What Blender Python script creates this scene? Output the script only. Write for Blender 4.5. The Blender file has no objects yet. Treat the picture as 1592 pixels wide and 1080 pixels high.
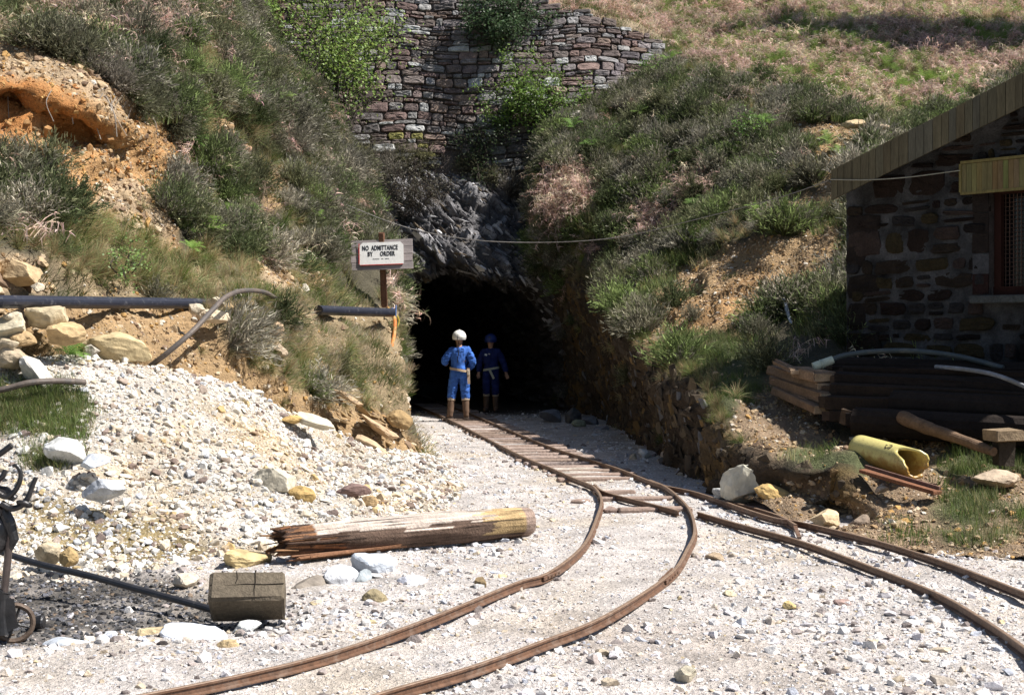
import bpy, bmesh, math, random
import numpy as np
from mathutils import Vector, Matrix

random.seed(7)
RNG = np.random.default_rng(11)
scene = bpy.context.scene
COL = scene.collection
F, CX, HY, EYE = 2211.0, 796.0, 520.0, 1.6


def W(px, py, Y):
    """Point of the place seen at photo pixel (px, py) at the distance Y."""
    return np.array([(px - CX) * Y / F, Y, EYE - (py - HY) * Y / F])


def G(px, py, z=0.0):
    """Point on the horizontal plane z."""
    Y = (EYE - z) * F / (py - HY)
    return np.array([(px - CX) * Y / F, Y, z])


def proj(P):
    P = np.asarray(P)
    Y = np.maximum(P[..., 1], .05)
    return CX + P[..., 0] * F / Y, HY - (P[..., 2] - EYE) * F / Y


# ---------------------------------------------------------------- noise
_perm = np.random.default_rng(3).permutation(256)
_perm = np.concatenate([_perm, _perm, _perm])
_gr = np.random.default_rng(4).normal(size=(256, 3))
_gr /= np.linalg.norm(_gr, axis=1)[:, None]


def pn(p):
    p = np.asarray(p, float)
    i = np.floor(p).astype(int)
    f = p - i
    u = f * f * f * (f * (f * 6 - 15) + 10)
    i &= 255
    out = 0
    for dx in (0, 1):
        wx = u[..., 0] if dx else 1 - u[..., 0]
        for dy in (0, 1):
            wy = u[..., 1] if dy else 1 - u[..., 1]
            for dz in (0, 1):
                wz = u[..., 2] if dz else 1 - u[..., 2]
                h = _perm[_perm[_perm[(i[..., 0] + dx) & 255] + ((i[..., 1] + dy) & 255)] + ((i[..., 2] + dz) & 255)]
                g = _gr[h]
                d = g[..., 0] * (f[..., 0] - dx) + g[..., 1] * (f[..., 1] - dy) + g[..., 2] * (f[..., 2] - dz)
                out = out + wx * wy * wz * d
    return out * 1.5


def fbm(p, o=4, lac=2.0, gain=.5):
    p = np.asarray(p, float)
    s, a, r = 0, 1, 0
    for k in range(o):
        s = s + a * pn(p * lac ** k + 17.3 * k)
        r += a
        a *= gain
    return s / r


def ridge(p, o=4):
    p = np.asarray(p, float)
    s, a, r = 0, 1, 0
    for k in range(o):
        s = s + a * (1 - 2 * np.abs(pn(p * 2.0 ** k + 9.1 * k)))
        r += a
        a *= .55
    return s / r


def cells(p, seed=0, jit=.9):
    """Worley cells: returns (id hash 0..1, f1, f2)."""
    p = np.asarray(p, float)
    i = np.floor(p).astype(int)
    b1 = np.full(p.shape[:-1], 9.)
    b2 = np.full(p.shape[:-1], 9.)
    idv = np.zeros(p.shape[:-1])
    for dx in (-1, 0, 1):
        for dy in (-1, 0, 1):
            for dz in (-1, 0, 1):
                c = i + np.array([dx, dy, dz])
                h = _perm[_perm[_perm[(c[..., 0] + seed) & 255] + (c[..., 1] & 255)] + (c[..., 2] & 255)]
                off = .5 + jit * .5 * np.stack([_gr[h, 0], _gr[h, 1], _gr[h, 2]], -1)
                d = np.linalg.norm(c + off - p, axis=-1)
                m = d < b1
                b2 = np.where(m, b1, np.minimum(b2, d))
                idv = np.where(m, h / 255., idv)
                b1 = np.where(m, d, b1)
    return idv, b1, b2


# ---------------------------------------------------------------- mesh helpers
def mesh_np(name, V, Fq, mat=None, col=None, smooth=False, colname='col'):
    V = np.asarray(V, np.float32).reshape(-1, 3)
    me = bpy.data.meshes.new(name)
    if isinstance(Fq, np.ndarray):
        n, k = Fq.shape
        me.vertices.add(len(V))
        me.vertices.foreach_set('co', V.ravel())
        me.loops.add(n * k)
        me.loops.foreach_set('vertex_index', Fq.astype(np.int32).ravel())
        me.polygons.add(n)
        me.polygons.foreach_set('loop_start', np.arange(0, n * k, k, dtype=np.int32))
        me.update(calc_edges=True)
    else:
        me.from_pydata([tuple(map(float, v)) for v in V], [], Fq)
        me.update()
    if col is not None:
        c = np.ones((len(V), 4), np.float32)
        c[:, :3] = col
        a = me.color_attributes.new(colname, 'FLOAT_COLOR', 'POINT')
        a.data.foreach_set('color', c.ravel())
    if mat is not None:
        me.materials.append(mat)
    if smooth:
        me.polygons.foreach_set('use_smooth', np.ones(len(me.polygons), bool))
    return me


def link(name, me, parent=None):
    o = bpy.data.objects.new(name, me)
    COL.objects.link(o)
    if parent is not None:
        o.parent = parent
    return o


def tag(o, label=None, cat=None, group=None, kind=None):
    if label:
        o['label'] = label
    if cat:
        o['category'] = cat
    if group:
        o['group'] = group
    if kind:
        o['kind'] = kind
    return o


def empty(name, loc, label, cat, group=None):
    o = bpy.data.objects.new(name, None)
    COL.objects.link(o)
    o.location = Vector([float(c) for c in loc])
    o.empty_display_size = .1
    return tag(o, label, cat, group)


def part(name, mb, mat, parent, smooth=False, label=None):
    """A part given in world coordinates, hung under its thing."""
    me = mb.mesh(name, mat, smooth)
    off = parent.location if parent is not None else Vector((0, 0, 0))
    if parent is not None and parent.parent is not None:
        off = off + parent.parent.location
    me.transform(Matrix.Translation(-Vector(off)))
    o = link(name, me, parent)
    if label:
        o['label'] = label
    return o


def solo(name, mb, mat, label, cat, group=None, smooth=False, origin=None):
    me = mb.mesh(name, mat, smooth)
    if origin is None:
        co = np.empty(len(me.vertices) * 3, np.float32)
        me.vertices.foreach_get('co', co)
        co = co.reshape(-1, 3)
        origin = (co[:, 0].mean(), co[:, 1].mean(), co[:, 2].min())
    me.transform(Matrix.Translation(-Vector([float(c) for c in origin])))
    o = link(name, me)
    o.location = Vector([float(c) for c in origin])
    return tag(o, label, cat, group)


class MB:
    def __init__(self):
        self.v, self.f, self.c = [], [], []
        self.cur = (1, 1, 1)

    def add(self, vs, fs, col=None):
        b = len(self.v)
        self.v += [tuple(map(float, x)) for x in vs]
        self.f += [tuple(b + i for i in f) for f in fs]
        self.c += [tuple(col if col is not None else self.cur)] * len(vs)
        return self

    def box(self, c, s, R=None, col=None, jit=0.0, bev=0.0):
        hx, hy, hz = s[0] / 2, s[1] / 2, s[2] / 2
        b = min(bev, hx * .45, hy * .45, hz * .45)
        vs, fs = [], []
        if b <= 0:
            for z in (-hz, hz):
                for x, y in ((-hx, -hy), (hx, -hy), (hx, hy), (-hx, hy)):
                    vs.append((x, y, z))
            fs = [(3, 2, 1, 0), (4, 5, 6, 7), (0, 1, 5, 4), (1, 2, 6, 5), (2, 3, 7, 6), (3, 0, 4, 7)]
        else:
            def ring(x, y, z, q):
                return [(-x + q, -y, z), (x - q, -y, z), (x, -y + q, z), (x, y - q, z), (x - q, y, z), (-x + q, y, z), (-x, y - q, z), (-x, -y + q, z)]
            vs = ring(hx - b, hy - b, -hz, b * .6) + ring(hx, hy, -hz + b, b) + ring(hx, hy, hz - b, b) + ring(hx - b, hy - b, hz, b * .6)
            fs = [tuple(range(7, -1, -1)), tuple(range(24, 32))]
            for r in range(3):
                for k in range(8):
                    fs.append((r * 8 + k, r * 8 + (k + 1) % 8, r * 8 + 8 + (k + 1) % 8, r * 8 + 8 + k))
        vs = [Vector(v) + (Vector([random.uniform(-jit, jit) for _ in range(3)]) if jit else Vector((0, 0, 0))) for v in vs]
        if R is not None:
            vs = [R @ v for v in vs]
        c = Vector([float(k) for k in c])
        return self.add([v + c for v in vs], fs, col)

    def beam(self, a, b, w, h, col=None, up=(0, 0, 1), jit=0, bev=0.0):
        a, b = Vector([float(k) for k in a]), Vector([float(k) for k in b])
        d = (b - a)
        x = d.normalized()
        y = Vector(up).cross(x)
        if y.length < 1e-4:
            y = Vector((1, 0, 0)).cross(x)
        y.normalize()
        z = x.cross(y)
        R = Matrix((x, y, z)).transposed()
        return self.box((a + b) / 2, (d.length, w, h), R, col, jit, bev)

    def tube(self, pts, r, n=8, cap=True, col=None, wob=0.0):
        pts = [Vector([float(k) for k in p]) for p in pts]
        rs = r if hasattr(r, '__len__') else [r] * len(pts)
        up = Vector((0, 0, 1))
        vs, fs = [], []
        px = None
        for i, p in enumerate(pts):
            d = (pts[min(i + 1, len(pts) - 1)] - pts[max(i - 1, 0)]).normalized()
            if px is None:
                px = d.cross(up) if abs(d.dot(up)) < .95 else d.cross(Vector((1, 0, 0)))
            px = (px - d * px.dot(d)).normalized()
            py = d.cross(px)
            for k in range(n):
                a = 2 * math.pi * k / n
                rr = rs[i] * (1 + (random.uniform(-wob, wob) if wob else 0))
                vs.append(p + px * math.cos(a) * rr + py * math.sin(a) * rr)
        for i in range(len(pts) - 1):
            for k in range(n):
                fs.append((i * n + k, i * n + (k + 1) % n, (i + 1) * n + (k + 1) % n, (i + 1) * n + k))
        if cap:
            fs.append(tuple(range(n - 1, -1, -1)))
            fs.append(tuple((len(pts) - 1) * n + k for k in range(n)))
        return self.add(vs, fs, col)

    def ell(self, c, r, R=None, seg=16, rings=10, z0=-1.0, z1=1.0, col=None):
        vs, fs = [], []
        a0, a1 = math.asin(max(-1, z0)), math.asin(min(1, z1))
        c = Vector([float(k) for k in c])
        for i in range(rings + 1):
            t = a0 + (a1 - a0) * i / rings
            for k in range(seg):
                p = 2 * math.pi * k / seg
                v = Vector((r[0] * math.cos(t) * math.cos(p), r[1] * math.cos(t) * math.sin(p), r[2] * math.sin(t)))
                vs.append((R @ v if R is not None else v) + c)
        for i in range(rings):
            for k in range(seg):
                fs.append((i * seg + k, i * seg + (k + 1) % seg, (i + 1) * seg + (k + 1) % seg, (i + 1) * seg + k))
        return self.add(vs, fs, col)

    def torus(self, c, R1, r2, ax, seg=24, n=8, a0=0.0, a1=2 * math.pi, col=None):
        ax = Vector(ax).normalized()
        x = ax.orthogonal().normalized()
        y = ax.cross(x)
        c = Vector([float(k) for k in c])
        pts = [c + (x * math.cos(a0 + (a1 - a0) * i / seg) + y * math.sin(a0 + (a1 - a0) * i / seg)) * R1 for i in range(seg + 1)]
        return self.tube(pts, r2, n, True, col)

    def mesh(self, name, mat=None, smooth=False):
        me = mesh_np(name, np.array(self.v), self.f, mat, np.array(self.c), smooth)
        return me


def cr(pts, n):
    """Catmull-Rom through pts, n samples per span."""
    P = np.array(pts, float)
    P = np.vstack([2 * P[0] - P[1], P, 2 * P[-1] - P[-2]])
    out = []
    for i in range(1, len(P) - 2):
        for k in range(n):
            t = k / n
            out.append(.5 * ((2 * P[i]) + (-P[i - 1] + P[i + 1]) * t + (2 * P[i - 1] - 5 * P[i] + 4 * P[i + 1] - P[i + 2]) * t * t + (-P[i - 1] + 3 * P[i] - 3 * P[i + 1] + P[i + 2]) * t ** 3))
    out.append(P[-2])
    return np.array(out)


def cr_uneven(C, ns):
    """Catmull-Rom along axis 0 of an array, ns[i] samples in span i."""
    P = np.concatenate([[2 * C[0] - C[1]], C, [2 * C[-1] - C[-2]]])
    out = []
    for i in range(1, len(P) - 2):
        for k in range(ns[i - 1]):
            t = k / ns[i - 1]
            out.append(.5 * ((2 * P[i]) + (-P[i - 1] + P[i + 1]) * t + (2 * P[i - 1] - 5 * P[i] + 4 * P[i + 1] - P[i + 2]) * t * t + (-P[i - 1] + 3 * P[i] - 3 * P[i + 1] + P[i + 2]) * t ** 3))
    out.append(P[-2])
    return np.array(out)


def patch(ctrl, step):
    """ctrl: rows of (px, py, Y) or of ('w', x, y, z); returns a dense grid of points."""
    C = np.array([[(W(*c) if len(c) == 3 else np.array(c[1:], float)) for c in row] for row in ctrl])
    d0 = np.linalg.norm(C[1:] - C[:-1], axis=-1).mean(1)
    C1 = cr_uneven(C, [max(2, int(round(d / step))) for d in d0])
    C1 = np.swapaxes(C1, 0, 1)
    C0 = np.swapaxes(C, 0, 1)
    d1 = np.linalg.norm(C0[1:] - C0[:-1], axis=-1).mean(1)
    return np.swapaxes(cr_uneven(C1, [max(2, int(round(d / step))) for d in d1]), 0, 1)


def normals(P):
    du = np.gradient(P, axis=0)
    dv = np.gradient(P, axis=1)
    n = np.cross(dv, du)
    n /= np.maximum(np.linalg.norm(n, axis=-1, keepdims=True), 1e-9)
    return n


def grid_faces(r, c):
    i = np.arange(r - 1)[:, None] * c + np.arange(c - 1)[None, :]
    i = i.ravel()
    return np.stack([i, i + 1, i + c + 1, i + c], 1)


def inpoly(px, py, poly):
    r = np.zeros(px.shape, bool)
    n = len(poly)
    j = n - 1
    for i in range(n):
        xi, yi = poly[i]
        xj, yj = poly[j]
        if yi != yj:
            r ^= ((yi > py) != (yj > py)) & (px < (xj - xi) * (py - yi) / (yj - yi) + xi)
        j = i
    return r


# ---------------------------------------------------------------- materials
def nt(name):
    m = bpy.data.materials.new(name)
    m.use_nodes = True
    t = m.node_tree
    t.nodes.clear()
    out = t.nodes.new('ShaderNodeOutputMaterial')
    b = t.nodes.new('ShaderNodeBsdfPrincipled')
    t.links.new(b.outputs[0], out.inputs[0])
    return m, t, b, out


def N(t, typ, **kw):
    n = t.nodes.new(typ)
    for k, v in kw.items():
        if k.startswith('i_'):
            n.inputs[k[2:].replace('_', ' ')].default_value = v
        else:
            setattr(n, k, v)
    return n


def mulcol(t, a, b, fac=1.0, mode='MULTIPLY'):
    m = t.nodes.new('ShaderNodeMix')
    m.data_type = 'RGBA'
    m.blend_type = mode
    m.inputs[0].default_value = fac
    t.links.new(a, m.inputs[6])
    t.links.new(b, m.inputs[7])
    return m.outputs[2]


def ramp(t, src, stops):
    r = t.nodes.new('ShaderNodeValToRGB')
    e = r.color_ramp.elements
    while len(e) > 1:
        e.remove(e[-1])
    e[0].position = stops[0][0]
    c = stops[0][1]
    e[0].color = (*(c if hasattr(c, '__len__') else (c, c, c)), 1)
    for p, c in stops[1:]:
        k = e.new(p)
        k.color = (*(c if hasattr(c, '__len__') else (c, c, c)), 1)
    t.links.new(src, r.inputs[0])
    return r.outputs[0]


def noise(t, scale, detail=4, rough=.6, vec=None, dist=0.0):
    n = t.nodes.new('ShaderNodeTexNoise')
    n.inputs['Scale'].default_value = scale
    n.inputs['Detail'].default_value = detail
    n.inputs['Roughness'].default_value = rough
    n.inputs['Distortion'].default_value = dist
    if vec is not None:
        t.links.new(vec, n.inputs['Vector'])
    return n.outputs[0]


def bump(t, b, h, strength, dist=.02):
    n = t.nodes.new('ShaderNodeBump')
    n.inputs['Strength'].default_value = strength
    n.inputs['Distance'].default_value = dist
    t.links.new(h, n.inputs['Height'])
    t.links.new(n.outputs[0], b.inputs['Normal'])


def objco(t, scale=None):
    c = t.nodes.new('ShaderNodeTexCoord').outputs['Object']
    if scale is None:
        return c
    m = t.nodes.new('ShaderNodeMapping')
    m.inputs['Scale'].default_value = scale
    t.links.new(c, m.inputs['Vector'])
    return m.outputs[0]


def mat_vcol(name, rough=.9, n1=6, n2=40, amp=.5, bs=.6, bd=.03, spec=.2, scale=None):
    """vertex colour broken up by two noises, with bump."""
    m, t, b, out = nt(name)
    a = N(t, 'ShaderNodeAttribute', attribute_name='col').outputs[0]
    co = objco(t, scale)
    x1 = noise(t, n1, 5, .65, co)
    x2 = noise(t, n2, 3, .7, co)
    r1 = ramp(t, x1, [(.25, 1 - amp), (.75, 1 + amp * .6)])
    r2 = ramp(t, x2, [(.3, 1 - amp * .7), (.7, 1 + amp * .5)])
    c = mulcol(t, mulcol(t, a, r1), r2)
    t.links.new(c, b.inputs['Base Color'])
    b.inputs['Roughness'].default_value = rough
    b.inputs['Specular IOR Level'].default_value = spec
    ad = N(t, 'ShaderNodeMath', operation='ADD')
    t.links.new(x1, ad.inputs[0])
    t.links.new(x2, ad.inputs[1])
    bump(t, b, ad.outputs[0], bs, bd)
    return m


def mat_inst(name, rough=.9, spec=.2, trans=0.0, rocky=False):
    """per-instance colour 'icol' (stored on the scattered points or on the object) times the mesh's own 'col'."""
    m, t, b, out = nt(name)
    a = N(t, 'ShaderNodeAttribute', attribute_name='icol', attribute_type='INSTANCER').outputs[0]
    v = N(t, 'ShaderNodeAttribute', attribute_name='col').outputs[0]
    c = mulcol(t, a, v)
    if rocky:
        co = objco(t)
        x = noise(t, 3.0, 5, .7, co)
        r = ramp(t, x, [(.3, .7), (.6, 1.12)])
        c = mulcol(t, c, r)
        bump(t, b, x, .5, .04)
    t.links.new(c, b.inputs['Base Color'])
    b.inputs['Roughness'].default_value = rough
    b.inputs['Specular IOR Level'].default_value = spec
    if trans:
        tr = t.nodes.new('ShaderNodeBsdfTranslucent')
        t.links.new(c, tr.inputs[0])
        mx = t.nodes.new('ShaderNodeMixShader')
        mx.inputs[0].default_value = trans
        t.links.new(b.outputs[0], mx.inputs[1])
        t.links.new(tr.outputs[0], mx.inputs[2])
        t.links.new(mx.outputs[0], out.inputs[0])
    return m


def mat_plain(name, c, rough=.6, metal=0.0, spec=.4, var=.25, ns=12, bs=.2, scale=None, col2=None, thr=(.45, .6)):
    m, t, b, out = nt(name)
    co = objco(t, scale)
    x = noise(t, ns, 5, .65, co)
    lo = tuple(k * (1 - var) for k in c)
    hi = tuple(min(1, k * (1 + var)) for k in c)
    cc = ramp(t, x, [(.3, lo), (.7, hi)])
    if col2 is not None:
        y = noise(t, ns * .35, 6, .7, co, .5)
        f = ramp(t, y, [(thr[0], 0), (thr[1], 1)])
        mx = t.nodes.new('ShaderNodeMix')
        mx.data_type = 'RGBA'
        t.links.new(f, mx.inputs[0])
        t.links.new(cc, mx.inputs[6])
        mx.inputs[7].default_value = (*col2, 1)
        cc = mx.outputs[2]
    t.links.new(cc, b.inputs['Base Color'])
    b.inputs['Roughness'].default_value = rough
    b.inputs['Metallic'].default_value = metal
    b.inputs['Specular IOR Level'].default_value = spec
    bump(t, b, x, bs, .02)
    return m


M = {}
M['terrain'] = mat_vcol('soil_and_turf', n1=3, n2=30, amp=.45, bs=.8, bd=.05)
M['rockface'] = mat_vcol('slaty_rock', n1=5, n2=34, amp=.55, bs=.9, bd=.05, rough=.7, spec=.4)
M['masonry'] = mat_vcol('wall_stone', n1=7, n2=45, amp=.45, bs=.7, bd=.03)
M['stone'] = mat_inst('loose_stone', rocky=True)
M['plant'] = mat_inst('dry_plant', trans=.33)
M['leaf'] = mat_inst('green_leaf', trans=.4, rough=.6)
M['vcol'] = mat_vcol('weathered', n1=8, n2=60, amp=.25, bs=.3, bd=.01)
# ---------------------------------------------------------------- setting: ground patches
class Surf:
    def __init__(s, P):
        s.P = P
        s.n = normals(P)
        s.px, s.py = proj(P)


def blur(a, k=1):
    for _ in range(k):
        b = a.copy()
        b[1:-1, 1:-1] = (a[1:-1, 1:-1] * 2 + a[:-2, 1:-1] + a[2:, 1:-1] + a[1:-1, :-2] + a[1:-1, 2:]) / 6
        a = b
    return a


def c3(*a):
    return np.array(a, float)


# colours of the ground types; dark also paints shade below the turf lip
ZC = {
    'heather': c3(.085, .075, .05), 'grass': c3(.13, .12, .06), 'green': c3(.10, .11, .05), 'bracken': c3(.27, .17, .12),
    'earth': c3(.26, .185, .12), 'scar': c3(.42, .25, .115), 'orange': c3(.46, .20, .065), 'tan': c3(.35, .235, .125), 'rubble': c3(.42, .31, .20), 'rock': c3(.065, .048, .033), 'ochre': c3(.17, .11, .045),
    'dark': c3(.04, .035, .025), 'straw': c3(.30, .23, .14), 'field': c3(.36, .28, .19),
}
LEFT_Z = [
    ('bracken', [(-350, -100), (300, -100), (310, 50), (240, 90), (190, 80), (60, 60), (-350, 20)]),
    ('rubble', [(-350, 20), (60, 65), (130, 100), (210, 150), (250, 190), (180, 180), (80, 165), (-350, 125)]),
    ('scar', [(-350, 125), (60, 118), (180, 180), (270, 195), (280, 235), (240, 300), (290, 400), (260, 440), (180, 400), (120, 340), (70, 262), (-350, 245)]),
    ('orange', [(-350, 135), (60, 125), (110, 165), (170, 195), (165, 225), (70, 210), (-350, 205)]),
    ('rubble', [(150, 290), (215, 290), (260, 340), (280, 430), (215, 430), (140, 350)]),
    ('rubble', [(385, 405), (440, 415), (480, 470), (520, 480), (440, 480)]),
    ('rubble', [(-350, 395), (60, 400), (80, 455), (-350, 455)]),
    ('straw', [(110, 330), (180, 340), (260, 400), (330, 380), (420, 440), (400, 470), (120, 470), (70, 380)]),
    ('tan', [(395, 285), (430, 265), (450, 300), (415, 325)]),
    ('tan', [(330, 175), (365, 190), (360, 225), (325, 210)]),
    ('tan', [(455, 395), (500, 400), (520, 440), (480, 450)]),
    ('rubble', [(300, 330), (340, 350), (330, 385), (295, 370)]),
    ('tan', [(360, 225), (385, 230), (390, 260), (365, 255)]),
    ('straw', [(330, 60), (360, 110), (330, 140), (300, 100)]),
    ('straw', [(400, 180), (450, 200), (440, 240), (395, 220)]),
    ('straw', [(330, 440), (520, 470), (625, 480), (645, 660), (560, 640), (470, 590), (360, 550)]),
    ('tan', [(-350, 475), (335, 478), (350, 545), (430, 575), (520, 630), (600, 650), (660, 700), (660, 760), (-350, 760)]),
]
RIGHT_Z = [
    ('field', [(1000, -300), (2000, -300), (2000, 110), (1592, 130), (1400, 205), (1290, 170), (1180, 140), (1080, 125), (1030, 90), (990, 10)]),
    ('green', [(860, -10), (1010, 30), (1110, 120), (1070, 140), (1000, 75)]),
    ('tan', [(1195, 175), (1290, 185), (1400, 205), (1340, 240), (1310, 300), (1290, 310), (1250, 240)]),
    ('tan', [(1130, 385), (1320, 345), (1320, 450), (1220, 490), (1150, 520), (1080, 560), (1010, 600), (965, 560), (1010, 480), (1060, 420)]),
    ('scar', [(1150, 430), (1270, 420), (1180, 480), (1060, 520), (1040, 480)]),
    ('tan', [(1180, 300), (1230, 310), (1320, 290), (1330, 345), (1240, 350), (1190, 340)]),
    ('tan', [(960, 440), (1010, 430), (1030, 470), (970, 480)]),
    ('bracken', [(985, 330), (1040, 320), (1060, 350), (1000, 375)]),
    ('bracken', [(1040, 290), (1100, 270), (1120, 300), (1060, 315)]),
    ('bracken', [(850, 290), (900, 255), (935, 290), (900, 340), (855, 340)]),
    ('green', [(1065, 520), (1165, 515), (1185, 600), (1130, 650), (1050, 620)]),
    ('earth', [(1150, 640), (1200, 585), (1300, 680), (1330, 740), (1240, 720), (1190, 750), (1130, 700)]),
    ('earth', [(1230, 740), (1300, 690), (1800, 650), (1800, 920), (1100, 920), (1180, 770)]),
    ('dark', [(1222, 732), (1300, 738), (1400, 770), (1398, 800), (1335, 780), (1300, 800), (1222, 812)]),  # shade under the turf overhang, put into the soil colour
    ('green', [(1225, 700), (1330, 706), (1350, 740), (1340, 752), (1320, 748), (1230, 738)]),
    ('earth', [(1100, 760), (1230, 740), (1330, 760), (1440, 790), (1450, 740), (1330, 700), (1420, 640), (1500, 690), (1700, 700), (1700, 900), (1100, 900)]),
    ('green', [(1440, 735), (1480, 705), (1600, 690), (1700, 760), (1560, 730), (1490, 745)]),
    ('green', [(1440, 800), (1500, 760), (1560, 780), (1540, 815), (1470, 815)]),
    ('green', [(1560, 790), (1700, 780), (1700, 830), (1590, 815)]),
    ('green', [(1450, 825), (1560, 820), (1600, 840), (1480, 842)]),
]


def zones(S, zl, default='heather', wob=14):
    w = fbm(S.P * 1.3, 3) * wob * 2
    w2 = fbm(S.P * 1.3 + 31, 3) * wob * 2
    x, y = S.px + w, S.py + w2
    z = np.full(x.shape, default, dtype=object)
    for name, poly in zl:
        z[inpoly(x, y, poly)] = name
    return z


def zcolor(z, P, default=None):
    c = np.zeros(P.shape)
    for k, v in ZC.items():
        c[z == k] = v
    return c


def build_surface(name, S, col, mat, label=None, kind='structure', cat=None):
    r, c = S.P.shape[:2]
    me = mesh_np(name, S.P, grid_faces(r, c), mat, col.reshape(-1, 3), True)
    o = link(name, me)
    return tag(o, label, cat, None, kind)


# ---- yard, flat bed of broken stone running to the tunnel
xs = np.arange(-9, 9.01, .06)
ys = np.concatenate([np.arange(2.5, 20, .06), np.arange(20, 46, .12)])
X, Y = np.meshgrid(xs, ys)
P = np.stack([X, Y, np.zeros_like(X)], -1)
P[..., 2] = fbm(P * .6, 3) * .05 + fbm(P * 3.5, 3) * .02 - .012
px_, py_ = proj(P)
hol = inpoly(px_ + 20 * fbm(P * 2, 2), py_ + 20 * fbm(P * 2 + 9, 2), [(-300, 862), (0, 868), (200, 880), (330, 915), (440, 930), (430, 975), (300, 980), (170, 985), (60, 1000), (-300, 1010)])
holb = blur(hol[..., None].astype(float), 14)[..., 0]
P[..., 2] -= holb * .05
YARD = Surf(P)
yc = np.ones(P.shape) * c3(.54, .495, .465)
yc *= (1 + .25 * fbm(P * .5, 3))[..., None]
warm = np.clip(fbm(P * .8 + 5, 3) * 2, 0, 1)[..., None]
yc = yc * (1 - warm * .5) + c3(.50, .40, .27) * warm * .5
mud = np.clip(fbm(P * .45 + 50, 3) * 3 - .35, 0, 1)[..., None] * (P[..., 1:2] < 13)
yc = yc * (1 - mud * .5) + c3(.36, .30, .25) * mud * .5
dk = holb[..., None]
dk = dk * np.clip(.85 + fbm(P * 2.5 + 8, 3) * .8, .3, 1)[..., None]
yc = yc * (1 - dk) + c3(.10, .09, .08) * dk
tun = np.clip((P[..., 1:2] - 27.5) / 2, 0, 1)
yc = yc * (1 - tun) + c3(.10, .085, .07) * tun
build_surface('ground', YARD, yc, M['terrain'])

# ---- spoil heap left of the track
ctrl = [
    [(-420, 960, 9.0), (-100, 930, 9.35), (100, 915, 9.6), (280, 905, 9.8), (420, 890, 10.1), (560, 850, 11.0), (690, 800, 12.8), (720, 750, 15.5), (690, 712, 18.6), (655, 690, 21)],
    [(-420, 850, 9.6), (-100, 840, 10.3), (100, 830, 10.6), (280, 830, 10.7), (420, 830, 10.9), (545, 812, 11.7), (650, 780, 13.3), (690, 742, 15.7), (672, 712, 18.4), (645, 690, 20.5)],
    [(-420, 740, 11), (-100, 740, 11.4), (100, 730, 11.6), (280, 735, 11.9), (420, 745, 12.2), (520, 755, 13.0), (600, 745, 14.3), (655, 728, 16), (655, 712, 18), (635, 695, 20)],
    [(-420, 640, 12), (-100, 640, 12.2), (100, 625, 12.5), (270, 630, 13.1), (400, 665, 13.9), (490, 700, 14.8), (570, 712, 15.8), (620, 712, 17), (635, 708, 18), (622, 700, 19)],
    [(-420, 585, 12.5), (-100, 580, 12.7), (100, 558, 13.3), (250, 570, 14.0), (370, 603, 14.9), (455, 645, 15.9), (540, 685, 16.9), (600, 700, 17.8), (620, 708, 18), (610, 705, 19)],
    [(-420, 600, 13.5), (-100, 600, 13.9), (100, 590, 14.4), (250, 600, 15.2), (370, 640, 16.0), (455, 690, 17), (540, 730, 18), (600, 740, 19), (610, 740, 19), (600, 740, 20)],
]
P = patch(ctrl, .07)
n = normals(P)
sg = np.sign(n[..., 2].mean())
P = P + n * sg * (fbm(P * 1.2, 3) * .09 + fbm(P * 5, 3) * .035)[..., None]
HEAP = Surf(P)
HEAP.n *= sg
hc = np.ones(P.shape) * c3(.50, .455, .40)
a = np.clip(fbm(P * .9 + 3, 4) * 2.2, 0, 1)[..., None]
hc = hc * (1 - .7 * a) + c3(.46, .33, .17) * a * .7
z = zones(HEAP, [('s', [(40, 770), (150, 790), (260, 800), (330, 850), (380, 905), (200, 880), (60, 870), (20, 820)])], 'd')
hc[z == 's'] = c3(.27, .21, .11)
hc = blur(hc, 4)
build_surface('spoil_heap', HEAP, hc, M['terrain'])

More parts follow.
